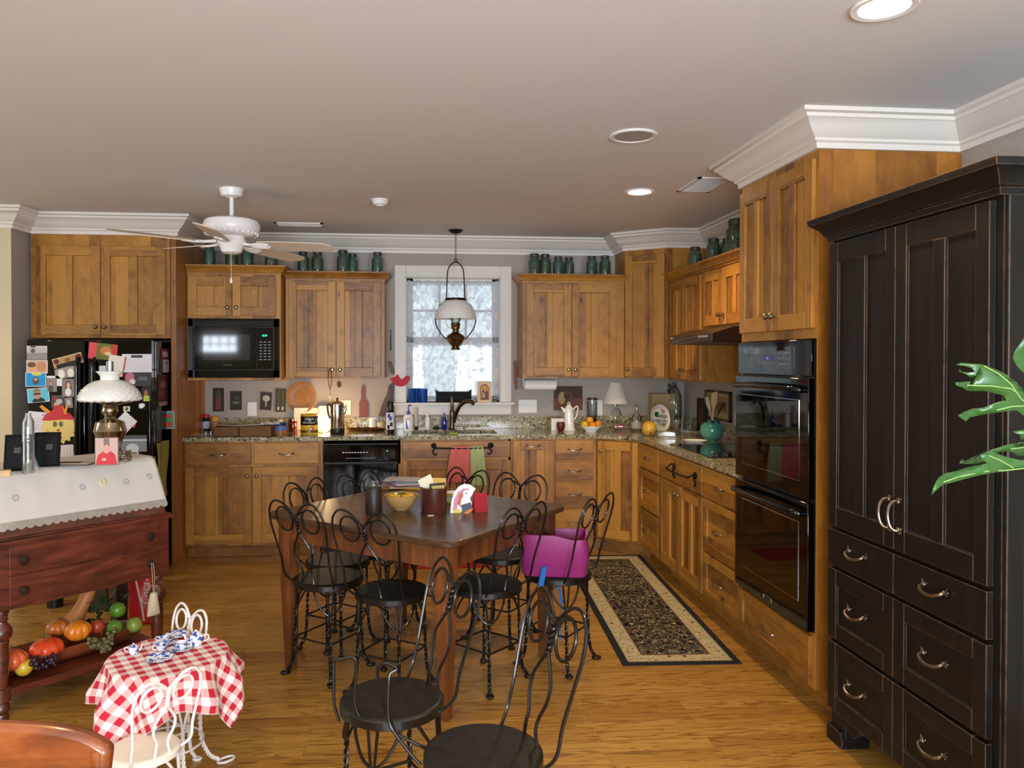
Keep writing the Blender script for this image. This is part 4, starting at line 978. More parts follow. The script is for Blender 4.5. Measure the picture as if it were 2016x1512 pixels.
# ================================================================== RUGS
def rug():
    t = thing('runner_rug', 'black and cream oriental runner rug in front of the cooktop cabinets', 'rug', (1.3575, 4.712, 0), -radians(3.0))
    w_, l_ = .590, 2.10; m = MB(); z = .006
    def ring(a, b_, mt):
        m.m(mt); A = (w_/2-a, l_/2-a); B = (w_/2-b_, l_/2-b_)
        m.box(-A[0], A[0], -A[1], -B[1], 0, z).box(-A[0], A[0], B[1], A[1], 0, z).box(-A[0], -B[0], -B[1], B[1], 0, z).box(B[0], A[0], -B[1], B[1], 0, z)
    ring(0, .034, mat('rug_black', '17161A', .95, bump=.3, scale=500)); ring(.034, .044, mat('rug_cream', 'A89A70', .95)); ring(.044, .112, RUGB); ring(.112, .120, mat('rug_cream')); ring(.120, .128, mat('rug_wine', '4A201C', .95))
    m.m(RUGF).box(-w_/2+.128, w_/2-.128, -l_/2+.128, l_/2-.128, 0, z); m.build('pile', t, smooth=0)
rug()
single(MB().box(-.36, .36, -.17, .17, 0, .008), 'floor_mat', 'plain red mat on the floor before the sink cabinet', 'mat', (.30, 5.68, 0), mt=mat('red_mat', '9A2418', .9, bump=.4, scale=300), bevel=.003, smooth=0)

# ================================================================== ANTIQUE DESK
dR = onZ(333, 1129, .464); dL = onZ(-12, 1209, .464)
ud = Vector((dL.x-dR.x, dL.y-dR.y, 0)); DL = ud.length; DA = atan2(ud.y, ud.x)+pi  # local x: left -> right seen from the front
DO = Vector((dL.x, dL.y, 0))
t = desk = thing('slant_front_desk', 'antique mahogany slant front desk on turned legs', 'desk', DO, DA)
DD = .46; DM = Tr(*DO) @ Rz(DA)
def dp(x, y, z): return DM @ Vector((x, y, z))
m = MB(); m.box(.0, DL, .0, DD, .464, .745); m.prism([(.0, .745), (.018, .745), (.155, .995), (.155, 1.0), (DD, 1.0), (DD, .745)], 0, DL, 'x')
m.build('case', t, MAHO, smooth=0, bevel=.003)
MB().box(-.014, DL+.014, -.016, .10, .735, .752).box(-.008, DL+.008, -.008, .02, .752, .760).build('waist_moulding', t, MAHO, smooth=0, bevel=.004)
MB().box(-.012, DL+.012, .140, DD+.01, 1.0, 1.018).build('top_board', t, MAHO, smooth=0, bevel=.004)
for z0, z1 in ((.606, .722), (.480, .598)):
    o = MB().box(.055, DL-.055, -.006, 0, z0, z1).build('drawer', t, MAHO, smooth=0, bevel=.003)
    for kx in (.105, DL-.105): MB().lathe(((0, -.040), (.012, -.038), (.019, -.028), (.017, -.018), (.009, -.012), (.009, -.006), (0, -.006)), (kx, 0, (z0+z1)/2), 18, 'y').build('knob', o, mat('dark_knob', '2A1A16', .3, coat=.3))
LEGP = [(0, .464), (.030, .464), (.030, .448), (.021, .444), (.026, .436), (.021, .430), (.027, .422), (.021, .416), (.022, .408), (.036, .390), (.043, .368), (.040, .350), (.027, .335), (.030, .330), (.028, .318), (.029, .25), (.024, .15), (.022, .142), (.034, .138), (.034, .085), (.020, .080), (.030, .065), (.033, .050), (.024, .032), (.028, .020), (.026, .0), (0, 0)]
for x, y in ((.040, .040), (DL-.040, .040)): MB().lathe(LEGP, (x, y, 0), 24).build('leg', t, MAHO)
for x, y in ((.035, DD-.04), (DL-.035, DD-.04)): MB().box(x-.030, x+.030, y-.030, y+.030, 0, .464).build('leg', t, mat('dark_walnut', '2C1610', .4), smooth=0, bevel=.003)
MB().box(.02, DL-.02, .02, DD-.02, .098, .130).build('shelf', t, MAHO, smooth=0, bevel=.003)

# embroidered runner over the desk top, with lace edge
LIN = mat('white_linen', 'D0C9BE', .85, bump=.25, scale=500); LCE = lace('crochet_lace', 'F4EEDE', .82, 110, .9)
def runner(u, v):    # v along: back of the top -> front edge -> down the slant
    x = -.02+(DL+.010)*u; fold = .004*sin(u*17)+.003*sin(u*41)
    s_ = v*.555
    if s_ < .31: return (x, DD-.01-s_, 1.021)
    s2 = s_-.31
    if s2 < .03: return (x, .14-s2*.5, 1.021-s2*.25)
    d = s2-.03; return (x, .125-d*.49+fold*.3-.012, 1.0135-d*.875)
t = thing('lace_edged_runner', 'white embroidered table runner with crochet lace edge draped over the desk', 'cloth', DO, DA)
m = MB().grid(runner, 60, 40); m.build('linen', t, LIN, solid=.0015)
def ledge(u, v):
    x, y, z = runner(u, 1.0); d = .028*v+.010*v*abs(sin(u*pi*22)); return (x, y-d*.49-.001, z-d*.875)
MB().grid(ledge, 220, 3).build('lace_edge', t, LCE)
m = MB()
for cu, cv, cl in ((.16, .82, 'A8A4B0'), (.52, .80, 'A8A4B0'), (.64, .78, 'D8C8A0'), (.78, .80, 'A8A4B0'), (.93, .78, 'A8A4B0')):
    for i in range(6):
        a = i*pi/3; x, y, z = runner(cu+.014*cos(a), cv+.022*sin(a)); m.m(flat(cl)); m.ball((x, y-.004, z+.002), .0045 if cl[0] == 'A' else .009, 6, sy=.3)
m.build('embroidery', t)
# things on the desk
DT = 1.0225
def dk(px, py, z=DT): return onZ(px, py, z)
p = dk(217, 905); t = thing('oil_lamp', 'antique oil lamp with white quilted glass shade on the desk', 'lamp', p)
LK = 3.45/1520
pc = onY(217, 905, p.y); zz = lambda py: onY(217, py, p.y).z-DT
SILV = mat('silvered_metal', 'A89C84', .16, metal=1)
za, zb, z1 = zz(848), zz(824), zz(797)
MB().lathe(((0, 0), (.050, 0), (.054, .004), (.044, .012), (.026, .024), (.024, .032), (.040, .045), (.060, za-.03), (.071, za-.004), (.073, za), (.071, za+.004), (.062, zb-.016), (.040, zb-.006), (.026, zb-.002), (0, zb-.002)), n=36).build('font', t, SILV)
MB().lathe(((0, zb-.002), (.027, zb-.002), (.022, zb+.010), (.030, zb+.022), (.036, zb+.032), (.036, zb+.040), (.030, z1-.006), (.034, z1), (.020, z1+.01), (0, z1+.01)), n=26).build('burner', t, SILV)
m = MB()
for k_ in range(3): a = k_*2*pi/3+.4; m.tube([(.03*cos(a), .03*sin(a), z1+.0), (.09*cos(a), .09*sin(a), z1+.012), (.128*cos(a), .128*sin(a), z1+.022)], .003, 6)
m.tube([(.128*cos(2*pi*i/36), .128*sin(2*pi*i/36), z1+.022) for i in range(36)], .003, 6, closed=True); m.build('shade_ring', t, CHROME)
m = MB(); nr, ns = 26, 72
prof = []
for i in range(nr+1):
    v = i/nr
    if v < .80: q_ = v/.80; r_ = .126+.010*sin(min(1, q_*4)*pi) if q_ < .12 else .134*max(0, cos((q_-.12)*1.47))**.62; h = .098*q_
    else: q_ = (v-.80)/.2; r_ = .0415-.004*sin(q_*pi)+.018*q_**2; h = .098+.042*q_
    prof.append((max(.040, r_), z1+.018+h))
rg = []
for i, (r_, h) in enumerate(prof):
    rr = []
    for k_ in range(ns):
        a = 2*pi*k_/ns; q_ = 1+(.05*(abs(sin(a*11+i*.55))+abs(sin(a*11-i*.55))-1.2) if i < 19 else .02*abs(sin(a*9))*(i > 23)); rr.append(m.V((r_*q_*cos(a), r_*q_*sin(a), h)))
    rg.append(rr)
for A_, B_ in zip(rg, rg[1:]):
    for k_ in range(ns): m.F((A_[k_], A_[(k_+1) % ns], B_[(k_+1) % ns], B_[k_]))
MILK = mat('milk_glass', 'E8E4D8', .15, coat=.5); m.build('shade', t, MILK, smooth=60, solid=.002)
MB().lathe(((.016, z1+.03), (.026, z1+.07), (.017, z1+.12), (.0165, z1+.205), (.0155, z1+.205), (.016, z1+.12)), n=20).build('chimney', t, CLEAR)

# framed photo standing before the lamp
p = dk(210, 916); t = thing('photo_block', 'clear standing photo frame with person in a red shirt', 'photo frame', (p.x, p.y, p.z), .15)
m = MB().m(CLEAR).box(-.050, .050, 0, .018, 0, .125); m.build('block', t, smooth=0, bevel=.002)
m = MB().m(flat('C8A89C')).box(-.046, .046, -.0012, 0, .003, .122); m.m(flat('8A6A60')).box(-.012, .012, -.0016, -.001, .075, .12)
for pts, cl in (([(-.044, .004), (-.036, .045), (-.014, .062), (.02, .062), (.036, .045), (.044, .004)], 'C83038'), ([(-.010, .058), (-.012, .085), (.0, .094), (.012, .085), (.011, .058), (0, .052)], 'D8A088'), ([(-.022, .025), (-.012, .035), (.002, .030), (-.006, .018)], 'D8A088')):
    m.m(flat(cl)).prism(pts, -.0022-.0004*len(m.mats), -.0018, 'y')
m.build('picture', t, smooth=0)
for x0, x1, y0, y1, lb in ((7, 47, 857, 928, 'black framed picture at the left end of the desk, half behind the glass bottle'), (66, 115, 852, 919, 'black framed picture standing right of the tall glass bottle')):
    p = dk((x0+x1)/2, y1); q_ = onY(x0, y1, p.y); r_ = onY(x1, y0, p.y); w_, h_ = r_.x-q_.x, r_.z-p.z
    t = thing('picture_frame', lb, 'photo frame', p, .12)
    m = MB().m(mat('black_frame', '090808', .6, spec=.15)).prism([(0, 0), (.012, 0), (.035, h_), (.023, h_)], -w_/2, w_/2, 'x'); m.build('frame', t, smooth=0, bevel=.002)
    m = MB().m(mat('dark_picture', '0B0A0A', .5, spec=.2)).prism([(-.0015, .012), (0, .012), (.021, h_-.012), (.0195, h_-.012)], -w_/2+.012, w_/2-.012, 'x')
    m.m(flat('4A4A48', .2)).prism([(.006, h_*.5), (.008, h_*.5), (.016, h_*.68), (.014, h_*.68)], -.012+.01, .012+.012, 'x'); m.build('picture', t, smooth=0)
p = dk(56, 932); hb = onY(56, 813, p.y).z-p.z
t = thing('glass_bottle', 'tall clear glass bottle standing between the two black frames', 'bottle', p)
MB().lathe(((0, 0), (.022, 0), (.0235, .004), (.0225, hb*.52), (.024, hb*.54), (.0225, hb*.56), (.0235, hb*.64), (.022, hb*.67), (.0235, hb*.74), (.022, hb*.77), (.0225, hb*.86), (.011, hb*.96), (.012, hb), (.009, hb), (.008, hb*.95), (.019, hb*.84), (.019, .01), (0, .01)), n=28).build('bottle_body', t, glassy('bottle_glass', 'F4F8F6', .02, .03, .5))
p = dk(77, 927); t = thing('perfume_vial', 'small clear vial leaning beside the tall bottle on the desk', 'vial', p, .2)
MB().at(Matrix.Rotation(-.35, 4, 'Y')).box(-.006, .006, -.006, .006, .003, .078).build('tube', t, glassy('vial_glass', 'D8DCE4', .02, .25, .5))
single(MB().box(-.022, .022, -.018, .018, 0, .026), 'wood_block', 'pale wooden block at the far left edge of the desk', 'block', dk(9, 938), .4, mt=mat('pale_wood', 'C8A878', .6, var=.15), bevel=.002)
t = thing('open_notebook', 'open brown notebook lying flat left of the oil lamp', 'book', dk(152, 914), -.1)
MB().box(-.085, .075, -.045, .045, 0, .006).build('cover', t, flat('5A4630', .6), bevel=.002); MB().m(flat('B8A88C')).box(-.08, .07, -.04, .04, .006, .009).m(flat('3A2A1C')).box(-.07, .02, -.035, .0, .009, .012).build('pages', t, smooth=0)
t = thing('wire_basket', 'small tangled wire basket right of the photo block', 'basket', dk(244, 909))
m = MB()
for i in range(7): m.tube([((.030+.004*sin(i))*cos(2*pi*k_/20), (.026)*sin(2*pi*k_/20), .006+.007*i+.004*sin(k_+i)) for k_ in range(20)], .0018, 5, closed=True)
for k_ in range(10): a = k_*2*pi/10; m.tube([(.031*cos(a), .026*sin(a), .002), (.031*cos(a+.3), .026*sin(a+.3), .05)], .0016, 5)
m.tube(spline([(-.03, 0, .02), (-.05, -.01, .035), (-.065, -.01, .015), (-.05, -.02, .004)], 5), .0018, 5); m.build('wire_mesh', t, NICK)
# little cloth bag on the drawer knob
p = dp(DL-.105, -.028, .539); hb = onZ
t = thing('sachet_bag', 'small cream drawstring bag hanging from the lower right desk knob', 'bag', (p.x, p.y, 0), DA)
zt = .405; m = MB()
m.grid(lambda u, v: ((.012+.020*v**.8)*cos(2*pi*u)*(1+.10*sin(u*44)*(1-v)), (.010+.006*sin(v*pi))*sin(2*pi*u)-.02, zt-.105*v), 40, 12)
m.build('bag', t, mat('muslin', 'D0C2A4', .9, bump=.4, scale=300), solid=.001)
MB().tube(spline([(-.004, -.01, .545), (-.005, -.02, .48), (0, -.02, zt-.008), (.005, -.02, .48), (.004, -.01, .545)], 5), .0013, 5).build('cord', t, flat('C8B088', .8))

# dough bowl with fruit on the desk shelf
SHZ = .131
t = thing('dough_bowl', 'long carved wooden dough bowl on the desk shelf', 'bowl', dp(DL*.46, .20, SHZ), DA)
m = MB(); sec = [(0, .004), (.03, .0), (.06, .006), (.092, .035), (.108, .075), (.102, .078), (.085, .042), (.055, .018), (0, .014)]
LB = .74
def bowl(u, v):
    x = (u-.5)*LB; e = (1-(abs(2*u-1))**3.2); i = v*(2*len(sec)-2); pts = [(-a, b_) for a, b_ in sec[::-1]]+sec[1:]
    # outer then inner surface, closed loop over v
    outer = [(-.108, .075), (-.092, .035), (-.06, .006), (0, .0), (.06, .006), (.092, .035), (.108, .075), (.100, .078), (.080, .045), (.05, .020), (0, .014), (-.05, .020), (-.080, .045), (-.100, .078), (-.108, .075)]
    f_ = v*(len(outer)-1); k_ = min(len(outer)-2, int(f_)); w_ = f_-k_; y = outer[k_][0]*(1-w_)+outer[k_+1][0]*w_; z = outer[k_][1]*(1-w_)+outer[k_+1][1]*w_
    return (x, y*max(.02, e**.6), z*(.25+.75*1)+(1-e)*.02*(z < .06))
m.grid(bowl, 36, 28); m.build('bowl_body', t, dark_wood('dough_bowl_wood', '96502C', '7A3C20', '552612', .4, (2, 12, 12), .15))
def fruit(nm, label, u, y, z, r, col, kind='ball', **k):
    t = thing(nm, label, 'gourd' if 'gourd' in nm or 'pumpkin' in nm or 'squash' in nm else 'fruit', dp(DL*u, y, SHZ+z), DA+k.get('rz', 0))
    mt_ = mat('fruit_'+col, col, .3, var=.15, scale=14, coat=.3)
    if kind == 'lobe':
        MB().ball((0, 0, 0), r, 40, sz=k.get('sz', .75), lobes=k.get('lobes', 8), amp=.14).build('rind', t, mt_)
        MB().tube([(0, 0, r*k.get('sz', .75)*.85), (.004, .003, r*k.get('sz', .75)+.016)], [.006, .004], 8).build('stem', t, flat('6A5A30', .7))
    elif kind == 'ball': MB().ball((0, 0, 0), r, 22).build('flesh', t, mt_); MB().cyl((0, 0, r*.93), .003, .006, 8).build('stem', t, flat('5A4A2A', .7))
    return t
GRP = None
fruit('striped_gourd', 'orange gourd with pale stripes at the left of the dough bowl', .14, .12, .085, .062, 'D0603A', 'lobe', sz=.72, lobes=10)
fruit('turban_gourd', 'bright red orange ribbed gourd in the middle of the dough bowl', .335, .13, .090, .066, 'D84820', 'lobe', sz=.66, lobes=9, rz=.4)
fruit('small_pumpkin', 'small glossy orange pumpkin in front of the butternut squash', .53, .16, .120, .054, 'E08020', 'lobe', sz=.85, lobes=8)
fruit('small_pumpkin', 'dull orange pumpkin behind the glossy one', .47, .26, .125, .048, 'C06A28', 'lobe', sz=.8, lobes=8)
t = thing('butternut_squash', 'long tan butternut squash leaning up out of the dough bowl', 'gourd', dp(DL*.60, .28, SHZ+.09), DA)
m = MB(); pts = [(-.06, 0, -.02), (-.035, 0, .02), (.0, 0, .07), (.03, -.0, .12), (.055, 0, .165), (.065, 0, .185)]
m.tube(spline(pts, 5), [.020, .036, .045, .050, .051, .050, .047, .044, .041, .038, .036, .034, .033, .032, .031, .031, .031, .032, .032, .031, .030, .028, .025, .020, .012, .005], 18); m.build('rind', t, mat('squash_skin', 'B8743C', .45, var=.15, scale=10))
MB().tube([(.065, 0, .18), (.074, 0, .202)], .008, 8).build('stem', t, flat('5A4628', .7))
for u, y, z, lb in ((.80, .20, .155, 'topmost green lime at the right end of the dough bowl'), (.74, .14, .095, 'green lime below the topmost one, left side'), (.86, .13, .085, 'pale green lime at the far right rim of the bowl')):
    fruit('lime', lb, u, y, z, .036, '5A8A28' if 'pale' not in lb else '8AA048')
fruit('yellow_pear', 'yellow pear low at the left front of the dough bowl', .19, .085, .050, .036, 'C8A830')
fruit('red_apple', 'red and yellow apple between the pumpkin and the limes', .67, .20, .100, .034, 'B84830')
def grapes(label, u, y, z, col, n, sx, seed, hang=0):
    random.seed(seed); t = thing('grape_cluster', label, 'grapes', dp(DL*u, y, SHZ+z), DA); m = MB()
    for i in range(n):
        q_ = random.random(); m.ball((random.uniform(-sx, sx)*(1-q_*hang), random.uniform(-.035, .02)-.03*q_*hang, random.uniform(-.015, .02)-.055*q_*hang), .0105, 8)
    o = m.build('grapes', t, mat('grape_'+col, col, .35, coat=.2)); MB().tube([(0, 0, .01), (.01, .01, .04)], .002, 5).build('stem', t, flat('5A4A2A', .7))
grapes('bunch of dusty green grapes hanging over the bowl front', .62, .085, .085, '6A6844', 60, .075, 3, .8)
grapes('bunch of dark purple grapes left of the red gourd', .27, .07, .065, '2A1420', 36, .055, 5, .3)
grapes('few dark grapes at the left tip of the bowl', .06, .10, .06, '301820', 14, .03, 6)
t = thing('leaf_garland', 'dark green artificial leaves behind the fruit in the dough bowl', 'leaves', dp(DL*.82, .27, SHZ+.08), DA); m = MB(); random.seed(4)
for i in range(26):
    m.at(Tr(random.uniform(-.13, .08), random.uniform(-.04, .05), random.uniform(.0, .13)) @ Matrix.Rotation(random.uniform(0, 6), 4, 'Z') @ Matrix.Rotation(random.uniform(-1, 1), 4, 'X'))
    m.prism([(0, -.03), (.014, -.01), (.012, .01), (0, .03), (-.012, .01), (-.014, -.01)], 0, .001)
m.at(); m.build('leaves', t, mat('dark_leaf', '24381C', .5), smooth=0)['kind'] = 'stuff'

# red soft drink sign leaning behind the desk
p = onZ(247, 1262, 0); t = thing('drink_sign', 'red metal soft drink sign with white script behind the desk', 'sign', (p.x, p.y+.25, 0), .25)
w_, h_ = .135, .50; m = MB(); m.box(-w_/2, w_/2, 0, .012, 0.002, h_); m.build('panel', t, mat('sign_red', 'C01820', .25, coat=.4), bevel=.004)
m = MB().m(PAPER); wv = [(-.050, .5), (-.052, .40), (-.045, .30), (-.025, .20), (-.005, .10), (.005, .02)]
for (a, b_), (c_, d_) in zip(wv, wv[1:]): m.prism([(a, b_*h_/.5), (a+.010, b_*h_/.5), (c_+.010, d_*h_/.5), (c_, d_*h_/.5)], -.0012, 0, 'y')
text_mesh(m, 'Coca-Cola', .062, Tr(.020, -.0015, .24) @ FRONT @ Matrix.Rotation(pi/2, 4, 'Z'), PAPER, .0004, shear=.35); m.build('lettering', t, smooth=0)
# green crate post & metal bench seen under the desk
t = thing('green_crate', 'weathered green wooden post standing behind the desk shelf', 'post', onZ(200, 1225, 0)+Vector((-.12, .25, 0)), .2)
MB().box(-.055, .055, -.04, .04, 0, .46).build('board', t, mat('weathered_green', '4A4830', .8, var=.3, scale=12), smooth=0, bevel=.003)
t = thing('iron_stool', 'dark iron stool with turned leg seen under the desk', 'stool', onZ(52, 1245, 0)+Vector((-.05, .45, 0)), .3)
m = MB().lathe([(0, .52), (.02, .52)]+[(.020+.010*(i % 2), .50-.025*i) for i in range(14)]+[(.03, .13), (.045, .06), (.045, 0), (0, 0)], (0, 0, 0), 14); m.build('leg', t, BLKP)
m = MB().lathe([(0, .52), (.018, .52)]+[(.018+.006*(i % 2), .50-.025*i) for i in range(14)]+[(.02, .1), (.03, 0), (0, 0)], (.42, .06, 0), 12); m.build('leg', t, BLKP)
m = MB().tube([(0, 0, .38), (.42, .06, .38)], .008, 8).tube([(0, 0, .24), (.42, .06, .24)], .008, 8); m.build('rung', t, BLKP)
MB().box(-.06, .48, -.12, .2, .52, .55).build('seat', t, BLKP, bevel=.004)

# ================================================================== CHILD TABLE SET
TX, TY = -.868, 2.80; TT = .455; TR = .195
t = thing('child_table', 'small round white wire table under the gingham cloth', 'table', (TX, TY, 0), 0)
MB().lathe(((0, TT-.004), (TR-.004, TT-.004), (TR, TT-.010), (TR-.004, TT-.020), (0, TT-.020)), n=48).build('tabletop', t, WHITEM)
for i in range(4):
    a = i*pi/2+radians(40); m = MB()
    def Q(r, an, z): return (r*cos(an), r*sin(an), z)
    for sg in (-1, 1): m.tube(spline([Q(.150, a+sg*.55, TT-.022), Q(.150, a+sg*.3, TT-.08), Q(.125, a+sg*.1, TT-.17), Q(.115, a, TT-.24)], 5), .0045, 7)
    twist(m, [Q(.115, a, TT-.24), Q(.12, a, .12), Q(.15, a, .05), Q(.185, a, .02)], .0045, .0042, 8, 48)
    c0 = Vector(Q(.215, a, .007)); m.tube([c0+Vector((cos(a)*.032*cos(w_)-sin(a)*.018*sin(w_), sin(a)*.032*cos(w_)+cos(a)*.018*sin(w_), 0)) for w_ in [2*pi*j/14 for j in range(14)]], .0048, 6, closed=True)
    m.build('leg', t, WIREW)
MB().tube([(.118*cos(2*pi*i/24), .118*sin(2*pi*i/24), .15) for i in range(24)], .004, 6, closed=True).build('ring', t, WIREW)
CS = .325
def cloth(u, v):
    a, b_ = (2*u-1)*CS, (2*v-1)*CS; r = hypot(a, b_); an = atan2(b_, a); R0 = TR+.003
    if r <= R0: return (a, b_, TT+.0015)
    d = r-R0; amp = min(1, d/.1); f_ = sin(an*9+.6)+.5*sin(an*5+2)
    rr = R0+.035*amp*(1+f_*.75)+.07*d*amp; q_ = min(1, d/.02)
    return (rr*cos(an), rr*sin(an), TT+.0015-d*.92*q_-.002*q_)
m = MB().grid(cloth, 96, 96, lambda u, v: ((2*u-1)*CS+5, (2*v-1)*CS+5))
o = m.build('tablecloth', mt=None); o.data.materials.clear(); o.data.materials.append(GING)
o.location = (TX, TY, 0); o.rotation_euler = (0, 0, radians(31)); tag(o, 'red and white gingham tablecloth draped over the small round table', 'tablecloth')
md = o.modifiers.new('solid', 'SOLIDIFY'); md.thickness = .0015; md.offset = 1
c = parlor_chair('white wire child chair in front of the gingham table, wood colored seat', WIREW, mat('cream_wood_seat', 'ECE2D2', .45, var=.06, scale=8), s=.68, seat_z=.295, grp='white wire child chairs', wr=.0068, top=.545, col2=WHITEM)
place(0, c, -.842, 2.475, -38, 'white wire child chair in front of the gingham table, wood colored seat')
c2 = copy_tree(c); place(0, c2, -.95, 2.955, 46, 'white wire child chair behind the gingham table, only its loops showing')
# tea set
WIL = newmat('blue_willow')[0]; q = N(WIL.node_tree); b = WIL.node_tree.nodes['Principled BSDF']
n_ = q.noise(q.co(), 60, 3, .6, .5); q.set(b, 'Base Color', q.ramp(n_, ((.38, S('1E3A9A')), (.46, S('4A68B8')), (.50, S('E8EAF0'))))); b.inputs['Roughness'].default_value = .12
def TP(px, py): return onZ(px, py, TT+.0038)
def saucer(label, px, py, r, grp='blue willow saucers', nm='saucer'):
    t = thing(nm, label, 'saucer', TP(px, py), 0, grp)
    MB().lathe(((0, .002), (r*.5, .002), (r*.62, .004), (r*.9, .008), (r, .010), (r, .0085), (r*.6, .001), (r*.5, 0), (0, 0)), n=36).build('plate', t, WIL)
    return t
saucer('blue willow saucer lying empty at the front of the child tea table', 313, 1299, .0455); saucer('blue willow saucer at the back of the tea table left of the pot', 348, 1253, .042)
s1 = saucer('blue willow saucer under the right teacup', 356, 1280, .040); s2 = saucer('blue willow saucer under the rear teacup', 322, 1270, .036)
def cup(label, loc, r=.024, rz=0):
    t = thing('teacup', label, 'teacup', loc, rz, 'blue willow teacups')
    MB().lathe(((0, .001), (r*.55, .001), (r*.6, .003), (r*.85, .012), (r, .026), (r*.96, .026), (r*.80, .012), (r*.5, .005), (0, .004)), n=28).build('cup', t, WIL)
    MB().tube(spline([(r*.88, 0, .022), (r*1.35, 0, .024), (r*1.4, 0, .012), (r*.85, 0, .009)], 5), .0022, 7).build('handle', t, PORC)
cup('blue and white teacup sitting on the right saucer', s1.location+Vector((0, 0, .002)), .024, .2)
cup('blue and white teacup sitting on the rear saucer', s2.location+Vector((-.004, 0, .002)), .023, 2.6)
cup('blue and white mug-like cup directly on the cloth, handle to the left', TP(318, 1283), .020, 3.3)
def pot(label, loc, r, rz, nm='teapot'):
    t = thing(nm, label, nm, loc, rz)
    MB().lathe(((0, 0), (r*.7, 0), (r*.75, .004), (r, r*.55), (r*1.0, r*1.0), (r*.82, r*1.45), (r*.62, r*1.55), (0, r*1.55)), n=30).build('body', t, WIL)
    MB().lathe(((0, r*1.56), (r*.6, r*1.56), (r*.45, r*1.8), (r*.15, r*1.9), (r*.2, r*2.05), (0, r*2.15)), n=22).build('lid', t, WIL)
    MB().tube(spline([(r*.9, 0, r*1.25), (r*1.5, 0, r*1.35), (r*1.6, 0, r*.8), (r*.95, 0, r*.5)], 5), r*.09, 8).build('handle', t, PORC)
    MB().tube(spline([(-r*.85, 0, r*.6), (-r*1.3, 0, r*.9), (-r*1.45, 0, r*1.4), (-r*1.7, 0, r*1.6)], 4), [r*.2]*3+[r*.16]*4+[r*.12]*3+[r*.1]*3, 8).build('spout', t, PORC)
pot('blue willow toy teapot at the right of the tea table', TP(386, 1270), .027, .1)
pot('small blue willow creamer with lid at the left of the tea table', TP(263, 1287), .018, pi+.2, 'creamer')

# ================================================================== WOOD CHAIR, near left
CZ = .955; p0 = onY(-150, 1440, 1.14); 
t = thing('spindle_chair', 'orange brown wooden chair back rising at the bottom left corner', 'chair', (-.70, 1.16, 0), -.12)
def crest(w_, z0, z1, y, th, mt_, nm, holes=False):
    m = MB(); n = 28; P = []
    for i in range(n+1): u = -1+2*i/n; P.append((u*w_, z1-.030*abs(u)**7-.004*u*u))
    for i in range(n, -1, -1): u = -1+2*i/n; P.append((u*w_*.97, z0-.012*abs(u)**2))
    m.prism(P, y, y+th, 'y'); return m.build(nm, t, mt_, bevel=.009)
crest(.275, .900, .985, -.008, .026, CHW, 'crest_rail')
for x in (-.255, .255): MB().tube([(x, .005, .45), (x*1.03, .012, .70), (x*1.0, .004, .95)], [.018, .016, .014], 12).build('back_post', t, CHW)
for i in range(6): x = -.185+i*.074; MB().tube([(x, .004, .45), (x, .008, .68), (x, .004, .91)], [.008, .011, .008], 10).build('spindle', t, CHW)
MB().prism(rrect(.24, .22, .07), .43, .46).at().build('seat', t, CHW, bevel=.008)
for sx in (-1, 1):
    for sy in (-1, 1): MB().tube([(sx*.19, sy*.17, .43), (sx*.21, sy*.19, .22), (sx*.23, sy*.21, 0)], [.018, .022, .014], 12).build('leg', t, CHW)

# ================================================================== CEILING FAN
p = onZ(456, 372, CEIL); FD = p.y
def fz(py): return onY(456, py, FD).z-CEIL
t = thing('ceiling_fan', 'white five blade ceiling fan with a pull chain', 'ceiling fan', p)
k = FD/1520
MB().lathe(((0, 0), (.071, 0), (.071, -.012), (.060, -.045), (.045, fz(388)), (.030, fz(390)), (0, fz(390))), n=32).build('canopy', t, WHITEM)
MB().cyl((0, 0, fz(429)), .0125, fz(388)-fz(429), 16).build('downrod', t, WHITEM)
z0, z1 = fz(429), fz(466)
MB().lathe(((0, z0), (.05, z0), (.12, z0-.006), (.155, z0-.020), (.166, z0-.045), (.164, z0-.075), (.150, z0-.098), (.120, z1), (0, z1)), n=44).build('motor_housing', t, WHITEM)
m = MB()
for i in range(28): a = i*2*pi/28; m.ball((.150*cos(a), .150*sin(a), z0-.094), .008, 8, sz=1.5)
m.build('scroll_band', t, WHITEM)
zc = fz(477)
MB().lathe(((0, z1), (.075, z1), (.085, zc), (.082, zc-.012), (.070, zc-.030), (.062, zc-.050), (.058, fz(497)), (.040, fz(500)), (0, fz(500))), n=32).build('switch_housing', t, WHITEM)
BLD = mat('fan_blade_white', 'D8C8B4', .5)
TL_ = Matrix.Rotation(radians(3.6), 4, 'Y')
for th in (-88, -14, 58, 137, 198):
    a = radians(th); M = TL_ @ Rz(a) @ Tr(0, 0, fz(480)) @ Matrix.Rotation(radians(-13), 4, 'X')
    pts = [(.20, -.050), (.30, -.062), (.52, -.068), (.62, -.062), (.655, -.035), (.665, 0), (.655, .035), (.62, .062), (.52, .068), (.30, .062), (.20, .050), (.185, .02), (.185, -.02)]
    o = MB().at(M).prism(pts, -.003, .003).build('blade', t, BLD, bevel=.0015)
    m = MB().at(M); m.tube([(.07, 0, .008), (.13, 0, -.002), (.20, .0, -.006), (.25, 0, -.005)], [.010, .009, .008, .007], 8)
    for sg in (-1, 1): m.tube(spline([(.13, 0, -.004), (.17, sg*.022, -.006), (.22, sg*.030, -.006), (.26, sg*.018, -.006), (.25, 0, -.006)], 4), .006, 7)
    m.build('blade_iron', t, WHITEM)
m = MB().tube([(.008, -.055, fz(497)), (.009, -.055, fz(548))], .0014, 5); m.build('pull_chain', t, flat('D8D0C4'))
